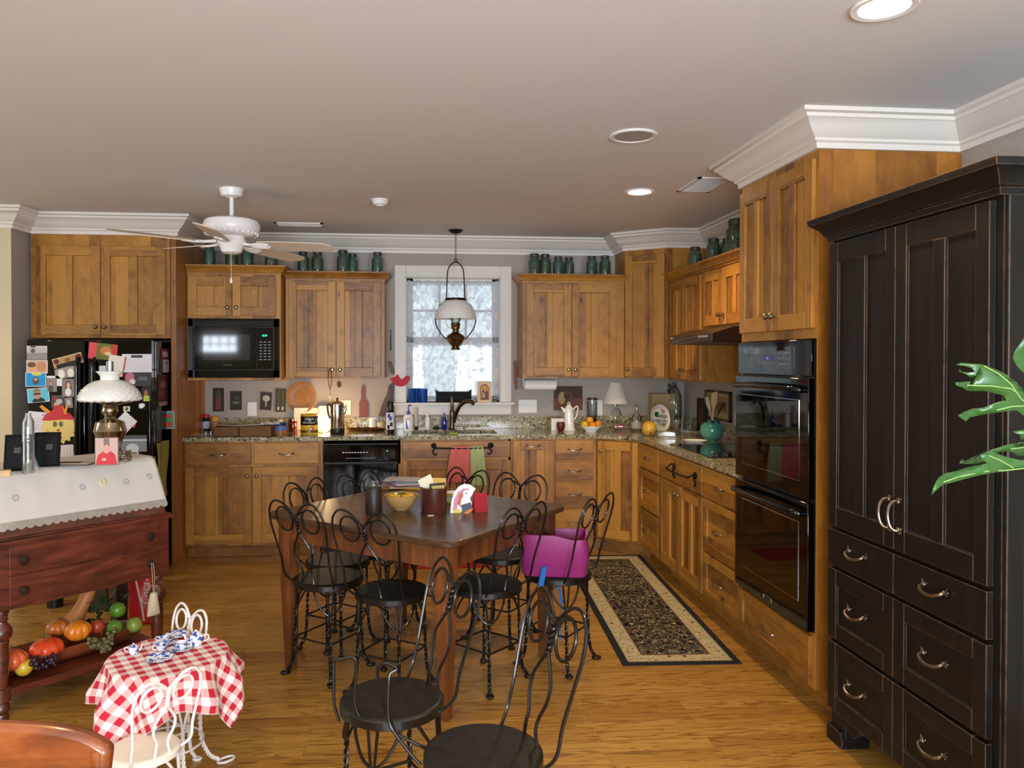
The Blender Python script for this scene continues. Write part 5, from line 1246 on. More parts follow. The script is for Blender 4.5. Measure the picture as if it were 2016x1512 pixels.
MB().lathe(((0, fz(560)), (.006, fz(559)), (.0075, fz(555)), (.005, fz(550)), (.002, fz(547)), (0, fz(547))), (.009, -.055, 0), 12).build('chain_pull', t, WHITEM)

# ================================================================== PENDANT OIL LAMP
PY = 6.12; p = Vector((onY(897, 600, PY).x, PY, 0))
def pz(py): return onY(897, py, PY).z
kp = onY(998, 600, PY).x-onY(898, 600, PY).x; kp /= 100
t = thing('pendant_lamp', 'brass hanging oil lamp with white dome shade before the window', 'pendant lamp', p)
DBR = mat('dark_bronze', '2A1E16', .4, metal=.8)
MB().lathe(((0, CEIL-.001), (.058, CEIL-.001), (.058, CEIL-.008), (.040, CEIL-.022), (.012, CEIL-.032), (0, CEIL-.032)), n=28).build('canopy', t, DBR)
m = MB(); zt, zb_ = CEIL-.032, pz(513); nl = 13; h_ = (zt-zb_)/nl
for i in range(nl):
    c0 = zt-h_*(i+.5); a = (i % 2)*pi/2
    m.tube([(.006*cos(w_)*cos(a), .006*cos(w_)*sin(a), c0+(h_*.62)*sin(w_)) for w_ in [2*pi*j/10 for j in range(10)]], .0018, 5, closed=True)
m.build('chain', t, DBR)
zr = pz(515); sh_t, sh_b = pz(590), pz(628)
m = MB()
for sg in (-1, 1):
    m.tube(spline([(0, 0, zr), (sg*8*kp, 0, pz(520)), (sg*15*kp, 0, pz(532)), (sg*17*kp, 0, pz(560)), (sg*19*kp, 0, pz(589)), (sg*31*kp, 0, pz(602)), (sg*39*kp, 0, pz(622)), (sg*37*kp, 0, pz(642)), (sg*26*kp, 0, pz(660)), (sg*18*kp, 0, pz(668))], 6), .0045, 8)
m.tube([(.012*cos(w_), 0, zr+.010+.012*sin(w_)) for w_ in [2*pi*j/12 for j in range(12)]], .003, 6, closed=True)
m.build('hanger', t, DBR)
MB().lathe(((19*kp, pz(587)), (20.5*kp, pz(588)), (20.5*kp, pz(592)), (19*kp, pz(593))), n=32).build('shade_collar', t, DBR)
MB().lathe(((19*kp, pz(591)), (27*kp, pz(597)), (34*kp, pz(606)), (39*kp, pz(617)), (41*kp, pz(628)), (40.3*kp, pz(628)), (38*kp, pz(617)), (33.3*kp, pz(607)), (26*kp, pz(598)), (18.5*kp, pz(592))), n=44).build('shade', t, mat('opal_glass', 'E8E4DC', .18, coat=.5))
MB().lathe(((0, pz(689)), (8.5*kp, pz(689)), (9*kp, pz(686)), (6.5*kp, pz(683)), (13*kp, pz(677)), (17*kp, pz(670)), (19*kp, pz(667)), (17*kp, pz(661)), (11*kp, pz(657)), (6.5*kp, pz(654)), (6*kp, pz(649)), (8.5*kp, pz(647)), (8.5*kp, pz(641)), (6*kp, pz(637)), (0, pz(637))), n=32).build('font', t, BRASS)
MB().lathe(((6*kp, pz(638)), (9.5*kp, pz(632)), (10.5*kp, pz(624)), (7*kp, pz(614)), (6.5*kp, pz(600))), n=20).build('chimney', t, CLEAR)
m = MB().lathe(((6.5*kp, pz(644)), (9.5*kp, pz(640)), (9*kp, pz(636)), (6*kp, pz(635))), n=20)
m.tube(spline([(-7*kp, 0, pz(645)), (-13*kp, 0, pz(645)), (-18*kp, 0, pz(638)), (-20*kp, 0, pz(630))], 5), .004, 7); m.tube([(8*kp, 0, pz(652)), (13*kp, 0, pz(652))], .0025, 6); m.build('burner', t, BRASS)

# ================================================================== JARS
def jar(label, x, y, z, s=1.0, green=False, lean=0, grp='green glass canning jars'):
    t = thing('canning_jar', label, 'jar', (x, y, z), random.random()*6, grp); r = .048*s; h = .178*s
    G = JARG2 if green else JARG
    MB().lathe(((0, .002), (r*.86, .002), (r*.97, .008), (r, .018), (r, h*.62), (r*.93, h*.72), (r*.74, h*.80), (r*.70, h*.83), (r*.70, h*.86), (r*.66, h*.86), (r*.66, h*.82), (r*.88, h*.71), (r*.95, h*.60), (r*.95, .02), (0, .008)), n=28).build('glass', t, G)
    m = MB()
    for i in range(3): m.tube([(r*1.0*cos(a), r*1.0*sin(a), h*(.5-.12*i)+.008*sin(a*7+i)) for a in [j*.16-.5 for j in range(9)]], .0022, 5)
    m.build('embossing', t, G)
    MB().lathe(((0, h), (r*.68, h), (r*.74, h*.985), (r*.76, h*.86), (r*.72, h*.84), (0, h*.84)), n=26).build('lid', t, ZINC)
    return t
random.seed(11)
zj = 2.2045
for px, lb, g in ((412, 'canning jar at the far left above the microwave cabinet', 0), (456, 'canning jar above the microwave hidden behind the fan hub', 1), (487, 'canning jar above the microwave just right of the fan chain', 0), (534, 'canning jar above the microwave behind a fan blade', 1)):
    jar(lb, onY(px, 500, 6.10).x, 6.10, zj, .98, g)
zj = 2.1845
for px, s_, lb, g in ((597, .93, 'leftmost canning jar on the cabinet left of the window', 0), (625, .95, 'second canning jar from the left on the cabinet left of the window', 1), (675, 1.02, 'tallest canning jar on the cabinet left of the window', 1), (693, .90, 'short canning jar touching the tall one left of the window', 0), (743, .95, 'lone canning jar nearest the window on the left cabinet', 0)):
    jar(lb, onY(px, 500, 6.26).x, 6.26+(.05 if px == 693 else 0), zj, s_, g)
for px, s_, dy, lb, g in ((1052, 1.0, .0, 'first canning jar at the left end of the cabinet right of the window', 1), (1074, 1.0, .02, 'second canning jar right of the window, almost touching the first', 1), (1099, .88, 0, 'third canning jar right of the window', 0), (1121, .88, .02, 'fourth canning jar right of the window with dark lid', 1), (1165, .92, 0, 'bluest canning jar right of the window, fifth along', 0), (1191, .95, 0, 'last canning jar right of the window beside the corner cabinet', 1)):
    jar(lb, onY(px, 500, 6.28).x, 6.28+dy, zj, s_, g)
zj = 2.1745
for px, s_, lb, g in ((1329, 1.0, 'canning jar at the far end above the right wall cabinets', 1), (1369, 1.0, 'second canning jar above the right wall cabinets', 0), (1405, 1.05, 'third canning jar above the right wall cabinets', 1), (1433, 1.0, 'canning jar half hidden behind the big one near the oven tower', 0), (1450, 1.45, 'largest canning jar above the right wall cabinets by the oven tower', 1)):
    X = 2.12 if px != 1433 else 2.20
    if px == 1450: X = 2.13
    jar(lb, X, onX(px, 470, X).y, zj, s_, g)

# ================================================================== PLANT at the right
t = thing('potted_philodendron', 'split leaf philodendron with glossy lobed green leaves at right edge', 'plant', (1.62, 1.22, 0))
LEAF = mat('philodendron_leaf', '305624', .32, coat=.2, var=.12, scale=9)
nt = LEAF.node_tree; q = N(nt); b = nt.nodes['Principled BSDF']
b.inputs['Subsurface Weight'].default_value = 0
VEIN = flat('86A45E', .5)
def leafp(pts, Y0, Y1, curl=.015, thick=.0012):
    """outline given as (px,py) at depth varying linearly with px from Y0 (left tip) to Y1"""
    xs_ = [a for a, _ in pts]; x0, x1 = min(xs_), max(xs_)
    out = []
    for a, b_ in pts:
        f_ = (a-x0)/(x1-x0+1e-6); d = Y0+(Y1-Y0)*f_; out.append(onY(a, b_, d)-Vector((1.62, 1.22, 0)))
    return out
import bmesh
def leaf(name, outline, mid, Y0, Y1, wav=.006):
    O = leafp(outline, Y0, Y1); bm = bmesh.new(); vs = [bm.verts.new(v) for v in O]; f_ = bm.faces.new(vs)
    bmesh.ops.triangulate(bm, faces=[f_], ngon_method='EAR_CLIP')
    for _ in range(3):
        bmesh.ops.subdivide_edges(bm, edges=[e for e in bm.edges if e.calc_length() > .02], cuts=1, use_grid_fill=False); bmesh.ops.triangulate(bm, faces=bm.faces[:])
    for i, v in enumerate(bm.verts): v.co += Vector((.3, -1, .4))*wav*(sin(v.co.x*55+v.co.z*30)+sin(v.co.z*70))
    me = bpy.data.meshes.new(name); bm.to_mesh(me); bm.free(); me.materials.append(LEAF)
    me.polygons.foreach_set('use_smooth', [True]*len(me.polygons))
    o = bpy.data.objects.new(name, me); COL.objects.link(o); o.parent = t
    md = o.modifiers.new('solid', 'SOLIDIFY'); md.thickness = .0012
    for mm in mid:
        P = [Vector(v) for v in leafp([outline[0]]+mm+[max(outline)], Y0, Y1)[1:-1]]
        P = [v+Vector((.3, -1, .4))*(wav*(sin(v.x*55+v.z*30)+sin(v.z*70))+.0012) for v in P]
        MB().tube(P, .0010, 6).build('vein', o, VEIN)
def Lp(pts): return [(1800+a/4.199, 640+b_/4.2) for a, b_ in pts]
leaf('leaf', Lp([(388, 312), (420, 295), (550, 328), (650, 385), (745, 435), (760, 470), (830, 480), (850, 510), (907, 540), (960, 560), (1150, 640), (1150, 760), (960, 745), (870, 700), (700, 718), (600, 725), (500, 750), (430, 795), (357, 750), (400, 735), (460, 700), (530, 680), (610, 670), (680, 640), (740, 628), (700, 590), (640, 575), (560, 548), (440, 540), (390, 518), (320, 510), (303, 485), (420, 472), (478, 465), (440, 400), (395, 375), (410, 345), (437, 392), (500, 388), (480, 350), (440, 325)]),
     [Lp([(560, 345), (640, 420), (740, 510), (907, 610), (1100, 700)]), Lp([(430, 500), (600, 520), (750, 545), (790, 560)]), Lp([(690, 700), (800, 675), (907, 660), (1000, 650)])], 1.20, 1.22)
leaf('leaf', Lp([(105, 1415), (125, 1345), (160, 1295), (200, 1260), (290, 1215), (390, 1195), (470, 1200), (560, 1180), (600, 1140), (545, 1115), (525, 1075), (590, 1075), (600, 1045), (680, 1055), (740, 1085), (830, 1090), (900, 1110), (1150, 1120), (1150, 1160), (900, 1185), (760, 1205), (620, 1225), (480, 1255), (380, 1285), (280, 1310), (210, 1325), (150, 1365)]),
     [Lp([(215, 1305), (400, 1245), (600, 1210), (760, 1195), (1100, 1165)]), Lp([(600, 1085), (740, 1110), (860, 1170)])], 1.16, 1.20, .005)
leaf('leaf', Lp([(370, 1140), (410, 1105), (440, 1120), (520, 1105), (590, 1085), (640, 1030), (760, 990), (820, 1015), (860, 970), (1000, 960), (1100, 1010), (1000, 1060), (880, 1080), (780, 1045), (700, 1050), (640, 1075), (600, 1125), (520, 1140), (430, 1145)]), [Lp([(640, 1060), (800, 1025), (1000, 1000)])], 1.26, 1.28, .004)
leaf('leaf', Lp([(845, 215), (870, 140), (890, 100), (930, 140), (990, 250), (1020, 330), (960, 420), (905, 400), (870, 330), (845, 260)]), [Lp([(890, 130), (915, 260), (930, 400)])], 1.22, 1.24, .004)
leaf('leaf', Lp([(805, 880), (880, 870), (960, 850), (1080, 880), (1060, 960), (960, 950), (880, 945), (870, 910)]), [Lp([(850, 885), (1000, 910)])], 1.30, 1.31, .003)
PB = Vector((0, 0, 0))
for a in ((.0, 1.22, 2075, 830), (.02, 1.2, 2075, 912), (.0, 1.28, 2065, 880), (.03, 1.23, 2030, 740), (-.02, 1.31, 2060, 858)):
    e = onY(a[2], a[3], a[1])-Vector((1.62, 1.22, 0)); MB().tube(spline([(a[0], 0, .62), (-.03, a[0], .80), (e.x*.45, e.y*.5, e.z-.10), (e.x*.8, e.y, e.z-.02), tuple(e)], 6), .005, 8).build('stalk', t, mat('stalk_green', '5A8A38', .45))
MB().lathe(((0, 0), (.13, 0), (.14, .02), (.19, .55), (.20, .60), (.185, .60), (.175, .56), (0, .55)), n=36).build('pot', t, mat('terracotta', '9A5A3C', .8, var=.1))
MB().lathe(((0, .575), (.17, .57), (.176, .56)), n=30).build('soil', t, mat('soil', '2A1E14', .95, bump=.8, scale=80))

# ================================================================== COUNTER, SINK AND WALL ITEMS
CT = .9156
def K(px, py, z=CT): return onZ(px, py, z)
def sc(p): return (p-CAM).dot(W_)/FPX      # metres per picture pixel at p
def bottle(label, px, ytop, ybase, prof, mt_, cat='bottle', name=None, cap=None, lab=None, z=CT, capn='cap', rz=0):
    """prof: (radius px, height fraction)"""
    p = K(px, ybase, z); s_ = sc(p); rm_ = max(r for r, _ in prof)*s_
    if p.y+rm_ > 6.472: p = onY(px, ybase, 6.472-rm_); p.z = z
    H = (ybase-ytop)*s_; t = thing(name or 'bottle', label, cat, p, rz)
    MB().lathe([(0, 0)]+[(r*s_, h*H) for r, h in prof]+[(0, prof[-1][1]*H)], n=26).build('body', t, mt_)
    if cap: MB().lathe([(0, cap[0][1]*H)]+[(r*s_, h*H) for r, h in cap[:-1]]+[(0, cap[-2][1]*H)], n=22).build(capn, t, cap[-1])
    return t, s_, H
# faucet
p = K(890, 846); s_ = sc(p); t = thing('faucet', 'dark bronze kitchen faucet with curved spout and side lever', 'faucet', p)
FB = mat('faucet_bronze', '5E5040', .28, metal=1)
MB().lathe(((0, 0), (.026, 0), (.027, .006), (.020, .012), (.017, .05), (.019, .10), (.021, .14), (.016, .165), (.013, .172), (.0125, .262), (.014, .272), (0, .274)), n=22).build('body', t, FB)
MB().tube(spline([(.012, 0, .06), (.03, -.015, .13), (.065, -.05, .205), (.11, -.09, .238), (.15, -.12, .236), (.165, -.135, .215)], 6), [.016]*12+[.017]*7+[.018]*7+[.016]*5, 12).build('spout', t, FB)
# sill things (z on the stool)
ZS = WZ0+.0005
for px, w_, lb in ((811, 7, 'cobalt blue glass tumbler at the left end of the window sill'), (820, 6, 'cobalt blue tumbler overlapping the leftmost one on the sill'), (834, 7.5, 'cobalt blue glass tumbler standing apart, right of the overlapping pair')):
    y = 6.475 if px != 820 else 6.53; p = Vector((onY(px, 780, y).x, y, ZS)); s_ = sc(p)
    t = thing('blue_tumbler', lb, 'glass', p, 0, 'blue glasses on the window sill'); MB().lathe(((0, 0), (w_*s_, 0), (w_*s_*1.05, 27*s_), (w_*s_*.95, 27*s_), (w_*s_*.92, .006), (0, .006)), n=24).build('glass', t, BLUEG)
y = 6.475; p = Vector((onY(893, 780, y).x, y, ZS)); s_ = sc(p)
t = thing('leather_caddy', 'black leather desk caddy with peaked corners on the window sill', 'holder', p)
m = MB().prism([(-35*s_, 0), (35*s_, 0), (36*s_, 26*s_), (30*s_, 21*s_), (-29*s_, 21*s_), (-36*s_, 26*s_), (-34*s_, 10*s_)], .02, .03, 'y').prism([(-33*s_, 0), (33*s_, 0), (33*s_, 16*s_), (-33*s_, 16*s_)], -.03, -.024, 'y').box(-34*s_, 34*s_, -.03, .03, 0, .004)
m.build('holder', t, mat('black_leather', '0A0909', .6, spec=.2), smooth=0, bevel=.002)
y = 6.465; p = Vector((onY(954, 780, y).x, y, ZS)); s_ = sc(p)
t = thing('icon_plaque', 'small wooden plaque with an arched picture of a mother and child', 'picture', p, 0)
MB().prism([(-.002, 0), (.012, 0), (.030, 41*s_), (.018, 41*s_)], -14*s_, 14*s_, 'x').build('board', t, flat('D8BC94', .6), smooth=0, bevel=.001)
m = MB(); T0 = Matrix.Rotation(-atan2(.020, 41*s_), 4, 'X')
def ar(pts, c_, d): m.m(flat(c_, .5)).at(T0).prism([(a*s_, b_*s_) for a, b_ in pts], -.0025-d, -.0022-d+.0004, 'y').at()
arch = [(-9, 4), (9, 4), (9, 26)]+[(9*cos(a), 26+10*sin(a)) for a in [pi*i/10 for i in range(1, 10)]]+[(-9, 26)]
ar(arch, '7A3A20', 0); ar([(a*.85, 5+(b_-5)*.93) for a, b_ in arch], 'C89038', .0006)
ar([(-6, 5), (7, 5), (7, 18), (4, 26), (0, 28), (-4, 24), (-6, 14)], '5A2A34', .0012); ar([(3*cos(a)+1, 24+4*sin(a)) for a in [2*pi*i/10 for i in range(10)]], 'C88A58', .0018); ar([(-5, 10), (0, 8), (2, 16), (-3, 18)], 'B8A070', .0018); ar([(2*cos(a)-2, 17.5+2.4*sin(a)) for a in [2*pi*i/10 for i in range(10)]], 'C88A58', .0024)
m.build('picture', t, smooth=0)
single(MB().ball((0, 0, .008), .02, 12, sz=.4, sy=.6), 'pebble', 'small grey stone at the right end of the window sill', 'stone', (onY(974, 787, 6.47).x, 6.47, ZS), mt=flat('8A8880'))
# red felt bird hanging on the casing
p = onY(786, 748, 6.455); s_ = sc(p)
bird = [(-18, 2), (-8, 6), (-4, 12), (2, 3), (6, 1), (12, 7), (17, 9), (22, 4), (19, -2), (15, -9), (6, -13), (-4, -12), (-12, -6)]
o = MB().prism([(a*s_, b_*s_) for a, b_ in bird], -.003, .003, 'y').build('bird_ornament', mt=mat('red_felt', 'B8303C', .8), smooth=0, bevel=.001); o.location = p; tag(o, 'flat red bird ornament hanging at the left of the window', 'ornament')
# wooden utensils hung on the wall
WDK = mat('dark_utensil_wood', '3A2418', .5, var=.2); WRD = mat('red_utensil_wood', '7A3C28', .5, var=.15); WMD = mat('brown_utensil_wood', '5A3824', .5, var=.2)
def hung(label, pts, mt_, y=YB-.012, th=.010, nm='wooden_paddle'):
    P = [onY(a, b_, y) for a, b_ in pts]; c0 = sum(P, Vector())/len(P)
    o = MB().prism([(v.x-c0.x, v.z-c0.z) for v in P], 0, th, 'y').build(nm, mt=mt_, smooth=0, bevel=.002); o.location = (c0.x, y, c0.z); tag(o, label, 'utensil'); return o
o = hung('reddish wooden butter paddle hung on the wall over the tray', [(711, 784), (707, 793), (707, 821), (725, 821), (725, 793), (718, 784), (719, 770), (717, 758), (713, 758), (710.5, 770)], WRD)
hung('brown wooden paddle hung tilted left of the window', [(766, 757), (772, 758), (768, 780), (757, 821), (745, 819), (755, 790), (762, 775)], WMD, y=YB-.024)
hung('dark wooden spatula hung almost straight beside the window casing', [(770, 755), (777, 754), (774, 785), (771, 810), (770, 838), (760, 838), (761, 805), (767, 785)], WDK, y=YB-.040)
hung('dark wooden spoon handle hung above the red bird', [(764, 712), (770, 711), (777, 732), (776, 737), (771, 736)], WMD, y=YB-.03)
hung('thin dark iron skewer hung left of the window casing', [(768.5, 648), (770, 648), (770.5, 690), (768, 690)], IRON, y=YB-.01, th=.003, nm='iron_skewer')
hung('dark wooden rolling tool hung right of the window', [(1012, 712), (1016, 708), (1018, 730), (1020, 765), (1015, 768), (1012, 745)], WRD, y=YB-.03, th=.016)
# switch plates and outlets
def plate(label, px0, py0, px1, py1, kind, wall='b'):
    if wall == 'b': A, B = onY(px0, py0, YB-.006), onY(px1, py1, YB-.006); c = (A+B)/2; t = thing('outlet' if kind == 'o' else 'light_switch', label, 'outlet' if kind == 'o' else 'light switch', (c.x, YB-.001, c.z)); w_, h_ = abs(B.x-A.x)/2, abs(A.z-B.z)/2
    else: A, B = onX(px0, py0, XR-.006), onX(px1, py1, XR-.006); c = (A+B)/2; t = thing('outlet' if kind == 'o' else 'light_switch', label, 'light switch', (XR-.001, c.y, c.z), -pi/2); w_, h_ = abs(B.y-A.y)/2, abs(A.z-B.z)/2
    MB().box(-w_, w_, -.005, 0, -h_, h_).build('plate', t, WHITEP, bevel=.0015)
    m = MB().m(mat('plate_shadow', '8A8680', .6))
    if kind == 'o':
        for z in (-h_*.42, h_*.42):
            m.m(WHITEM).lathe(((0, -.0065), (.014, -.0065), (.014, -.005)), (0, 0, z), 16, 'y'); m.m(mat('plate_shadow')).box(-.006, -.0045, -.0068, -.0064, z-.003, z+.005).box(.0045, .006, -.0068, -.0064, z-.003, z+.005)
        m.build('socket', t)
    else:
        n_ = max(1, round(w_*2/.046))
        for i in range(n_):
            x = (i-(n_-1)/2)*.046; MB().m(WHITEM).box(x-.005, x+.005, -.014, -.005, -.004, .012).build('toggle', t, bevel=.001)
    return t
plate('white outlet between the second and third wall plaques', 487, 792, 505, 819, 'o'); plate('triple white switch plate right of the window', 1021, 787, 1057, 813, 's')
plate('white switch plate on the wall behind the percolator', 671, 788, 691, 816, 's'); plate('outlet with a plugged-in cord beside the shell lamp', 1174, 788, 1186, 818, 'o'); plate('white switch plate on the right wall near the oven tower', 1447, 808, 1457, 840, 's', 'r')
# wall plaques
for i, (a, b_, c_, d_, lb, cl, sh) in enumerate(((419, 764, 441, 810, 'dark wall plaque with a standing figure in rosy trousers, leftmost', '2A1C12', [('r', .38, .62, .10, .30, '7A3A30'), ('r', .62, .62, .10, .30, '7A3A30'), ('e', .5, .28, .22, .18, '4A4A2C')]), (453, 770, 476, 807, 'dark wall plaque with a small green vegetable, second from left', '2E2014', [('e', .5, .62, .32, .08, '5A6A44'), ('e', .6, .35, .18, .10, '34452A')]),
    (512, 772, 535, 807, 'brown wall plaque with a pale mushroom, third from left', '3A2818', [('e', .52, .35, .32, .18, 'B8AC98'), ('r', .52, .62, .06, .18, 'B8AC98')]), (542, 765, 563, 811, 'olive wall plaque with two white tipped stalks, touching the basket', '463A22', [('r', .3, .45, .05, .38, '5A5A34'), ('r', .7, .45, .05, .38, '5A5A34'), ('e', .3, .85, .09, .08, 'D0C8B8'), ('e', .7, .85, .09, .08, 'D0C8B8')]))):
    card(lb, a, b_, c_, d_, cl, sh, name='wall_plaque', cat='plaque', grp='dark wooden plaques under the microwave', Y=YB-.010, rot=(.0, 0, .06, .02)[i])
# woven basket on the wall
p = onY(594, 782, YB-.03); R_b = 30.5*sc(p); t = thing('woven_basket_tray', 'round woven wicker tray hung on the wall above the coffee can', 'basket', p, -.25)
m = MB(); nr = 26
for i in range(nr):
    r_ = R_b*(.03+.97*i/(nr-1)); yy = .018-.030*(i/(nr-1))**2; n_ = 60; ph = i%2*pi
    rr = []
    if 13 <= i <= 19: continue
    m.tube([((r_)*cos(2*pi*k_/n_), yy+.002*sin(k_*pi/2+ph), r_*sin(2*pi*k_/n_)) for k_ in range(n_)], R_b*.022, 5, closed=True)
for k_ in range(52):
    a = 2*pi*k_/52; ri, ro = R_b*.50, R_b*.80; m.tube([(ri*cos(a), .013, ri*sin(a)), ((ri+ro)/2*cos(a+.10), .006, (ri+ro)/2*sin(a+.10)), (ro*cos(a+.06), .001, ro*sin(a+.06))], R_b*.022, 5)
m.build('weave', t, mat('wicker', 'B07C44', .6, var=.25, scale=60))
# rosary & ornament hanging from cabinet knobs
pk = Vector((onY(650, 727, 6.135).x, 6.122, 1.415)); t = thing('rosary', 'dark bead rosary hanging from a cabinet knob', 'rosary', pk)
m = MB(); zl = onY(650, 765, 6.12).z-pk.z
for sg in (-1, 1):
    for i in range(26): f_ = i/25; m.ball((sg*(.003+.010*sin(f_*pi)), -.004, .012+(zl-.012)*f_), .0035, 6)
for i in range(4): m.ball((0, -.004, zl-.012*(i+1)), .004, 6)
m.build('bead_strand', t, mat('rosary_beads', '5A3A2A', .4)); z_ = zl-.055; MB().box(-.002, .002, -.006, -.003, z_-.05, z_).box(-.012, .012, -.006, -.003, z_-.018, z_-.014).build('cross', t, NICK)
pk = Vector((onY(668, 727, 6.135).x, 6.122, 1.415)); t = thing('pinecone_ornament', 'small brown ornament hanging from the second cabinet knob', 'ornament', pk)
MB().tube([(0, -.003, .012), (0, -.003, -.09)], .0012, 5).build('string', t, flat('8A7A5A')); MB().lathe(((0, -.145), (.012, -.135), (.019, -.12), (.014, -.112), (.018, -.105), (.010, -.092), (0, -.09)), (0, -.003, 0), 12).build('cone', t, flat('7A5A38', .6))

# left end of the counter
def flatpaper(label, px, py, w_, d_, col, rz, z=CT, h=.0012, nm='paper_sheet', cat='paper'):
    p = K(px, py, z); return single(MB().box(-w_/2, w_/2, -d_/2, d_/2, 0, h), nm, label, cat, p, rz, mt=flat(col, .8), smooth=0)
flatpaper('pale envelope lying at the left end of the counter', 385, 855, .16, .09, 'C8B8A4', .1); flatpaper('folded tan paper on the envelope at the counter end', 378, 853, .12, .06, 'B8A088', .5, CT+.002); flatpaper('grey brown folded cloth near the counter left end', 392, 848, .10, .08, '8A7460', -.2, CT, .022, 'folded_cloth', 'cloth')
t, s_, H = bottle('dark pill bottle with a red cap at the counter left end', 406, 815, 847, [(7, .0), (7.6, .03), (7.6, .72), (5.5, .80)], flat('17142A', .25), cap=[(6, .79), (6.5, .80), (6.5, .97), (5.8, 1.0), flat('B02030', .4)])
MB().lathe(((7.75*s_, H*.14), (7.75*s_, H*.58)), n=26).build('label', t, flat('B8B8C4', .6))
bottle('tan bottle with an orange cap behind the cardboard trays', 423, 818, 846, [(7.5, 0), (7.6, .1), (7.6, .62), (5, .66)], flat('B87A50', .4), cap=[(6, .65), (6.8, .66), (6.8, .96), (6, 1.0), flat('D89830', .4)])
for px, lb in ((405, 'small clear glass jar in front of the pill bottle'), (415, 'second small clear jar next to the cardboard tray')):
    bottle(lb, px, 849, 858.5, [(4, 0), (4.3, .1), (4.3, .7), (3.4, .75)], CLEAR, 'jar', 'small_jar', cap=[(3.6, .74), (4, .75), (4, .97), (3.6, 1.0), NICK], capn='lid')
CARD = mat('brown_cardboard', '6E4E2C', .85, var=.08)
def tray(label, x0, x1, yb, yt, depth):
    p = K((x0+x1)/2, yb); s_ = sc(p); w_ = (x1-x0)*s_; h_ = (yb-yt)*s_; t = thing('cardboard_tray', label, 'box', p)
    m = MB().box(-w_/2, w_/2, 0, .003, 0, h_).box(-w_/2, w_/2, depth-.003, depth, 0, h_).box(-w_/2, -w_/2+.003, 0, depth, 0, h_).box(w_/2-.003, w_/2, 0, depth, 0, h_).box(-w_/2, w_/2, 0, depth, 0, .003); m.build('tray', t, CARD, smooth=0)
    return p, w_, h_
p, w_, h_ = tray('left brown cardboard tray with papers on top', 421, 469.5, 860, 841, .20)
single(MB().at(Matrix.Rotation(.08, 4, 'Y')).box(-.08, .09, -.07, .08, 0, .004), 'paper_sheet', 'crumpled pale papers on the left cardboard tray', 'paper', (p.x+.01, p.y+.09, CT+h_+.008), .2, mt=flat('A89684', .8), smooth=0)
p, w_, h_ = tray('right brown cardboard tray with papers on top', 471, 534, 860, 839, .20)
single(MB().at(Matrix.Rotation(-.03, 4, 'Y')).box(-.11, .08, -.07, .08, 0, .004), 'paper_sheet', 'white paper bag lying on the right cardboard tray', 'paper', (p.x-.02, p.y+.09, CT+h_+.005), -.05, mt=flat('C8BEB0', .8), smooth=0)
m = MB(); random.seed(2); m.grid(lambda u, v: (-.07+.14*u, -.05+.10*v, .022*abs(sin(u*7+v*4))*sin(pi*v)+.004), 14, 10)
single(m, 'plastic_bag', 'crumpled white plastic bag at the right end of the trays', 'bag', (p.x+.09, p.y+.11, CT+h_+.004), .1, mt=mat('white_film', 'D8D4CC', .3), solid=.001)
t, s_, H = bottle('margarine tub with a dark blue lid beside the trays', 552, 832, 855, [(11.5, 0), (12.2, .5), (12.8, .78)], flat('A86840', .4), 'tub', 'margarine_tub', cap=[(13.4, .76), (13.6, .78), (13.6, .98), (13, 1.0), flat('1C2C6A', .35)], capn='lid')
MB().lathe(((12.4*s_, H*.36), (12.9*s_, H*.74)), n=26).build('label', t, flat('5A78B0', .5))
bottle('white rounded cup upturned behind the margarine tub', 551, 824, 845, [(6, 0), (6.5, .5), (5, .9), (3, 1)], flat('D8D0C4', .4), 'cup', 'white_cup')
t, s_, H = bottle('dark red jam jar left of the coffee can', 577, 824, 850, [(7.4, 0), (8, .05), (8, .78), (7, .84)], AMBER, 'jar', 'jam_jar', cap=[(7.4, .84), (7.8, .85), (7.8, .98), (7.2, 1.0), NICK], capn='lid')
# boards leaning
for a, b_, c_, d_, yb, lb, cl in ((578, 803, 628, 846, 6.44, 'cream cutting board leaning behind the coffee can', 'E0CDB4'), (627, 799, 652, 844, 6.42, 'white cutting board leaning behind the percolator', 'E8DCC8')):
    A = onY(a, b_, yb); B = onY(c_, d_, yb); w_ = B.x-A.x; h_ = A.z-CT
    single(MB().prism([(0, 0), (.010, 0), (.035, h_), (.025, h_)], -w_/2, w_/2, 'x'), 'cutting_board', lb, 'cutting board', ((A.x+B.x)/2, yb-.015, CT), mt=flat(cl, .5), bevel=.003)
# coffee can
t, s_, H = bottle('yellow and black coffee can with white script lettering', 609.5, 815, 853, [(17, 0), (17.6, .01), (17.3, .03), (17.3, .97), (17.6, .99), (17.4, 1.0)], mat('can_yellow', 'D8A818', .3), 'can', 'coffee_can')
r_ = 17.4*s_
MB().lathe(((r_, H*.45), (r_+.0004, H*.455), (r_+.0004, H*.90), (r_, H*.905)), n=40).build('black_band', t, flat('0C0A0A', .3))
m = MB()
for i in range(-8, 9):
    a = -pi/2+i*.16; hh = .10+.07*((i*7) % 5)/4; m.m(flat('0C0A0A', .3)); m.at(Rz(a) @ Tr(r_+.0002, 0, 0)).box(-.0004, .0006, -.004, .004, H*.06, H*(.06+hh)); m.at()
m.build('skyline_print', t, smooth=0)
m = MB().m(flat('F0EAE0'))
text_mesh(m, 'Chock', .026, Tr(.004, -r_-.0016, H*.77) @ FRONT, flat('F0EAE0'), .0009, shear=.25); text_mesh(m, "full o'Nuts", .022, Tr(0, -r_-.0016, H*.585) @ FRONT, flat('F0EAE0'), .0009, shear=.25)
for i_, v in enumerate(m.v): m.v[i_] = (v[0], -((r_+.0012)**2-v[0]**2)**.5+(v[1]+r_+.0016), v[2])
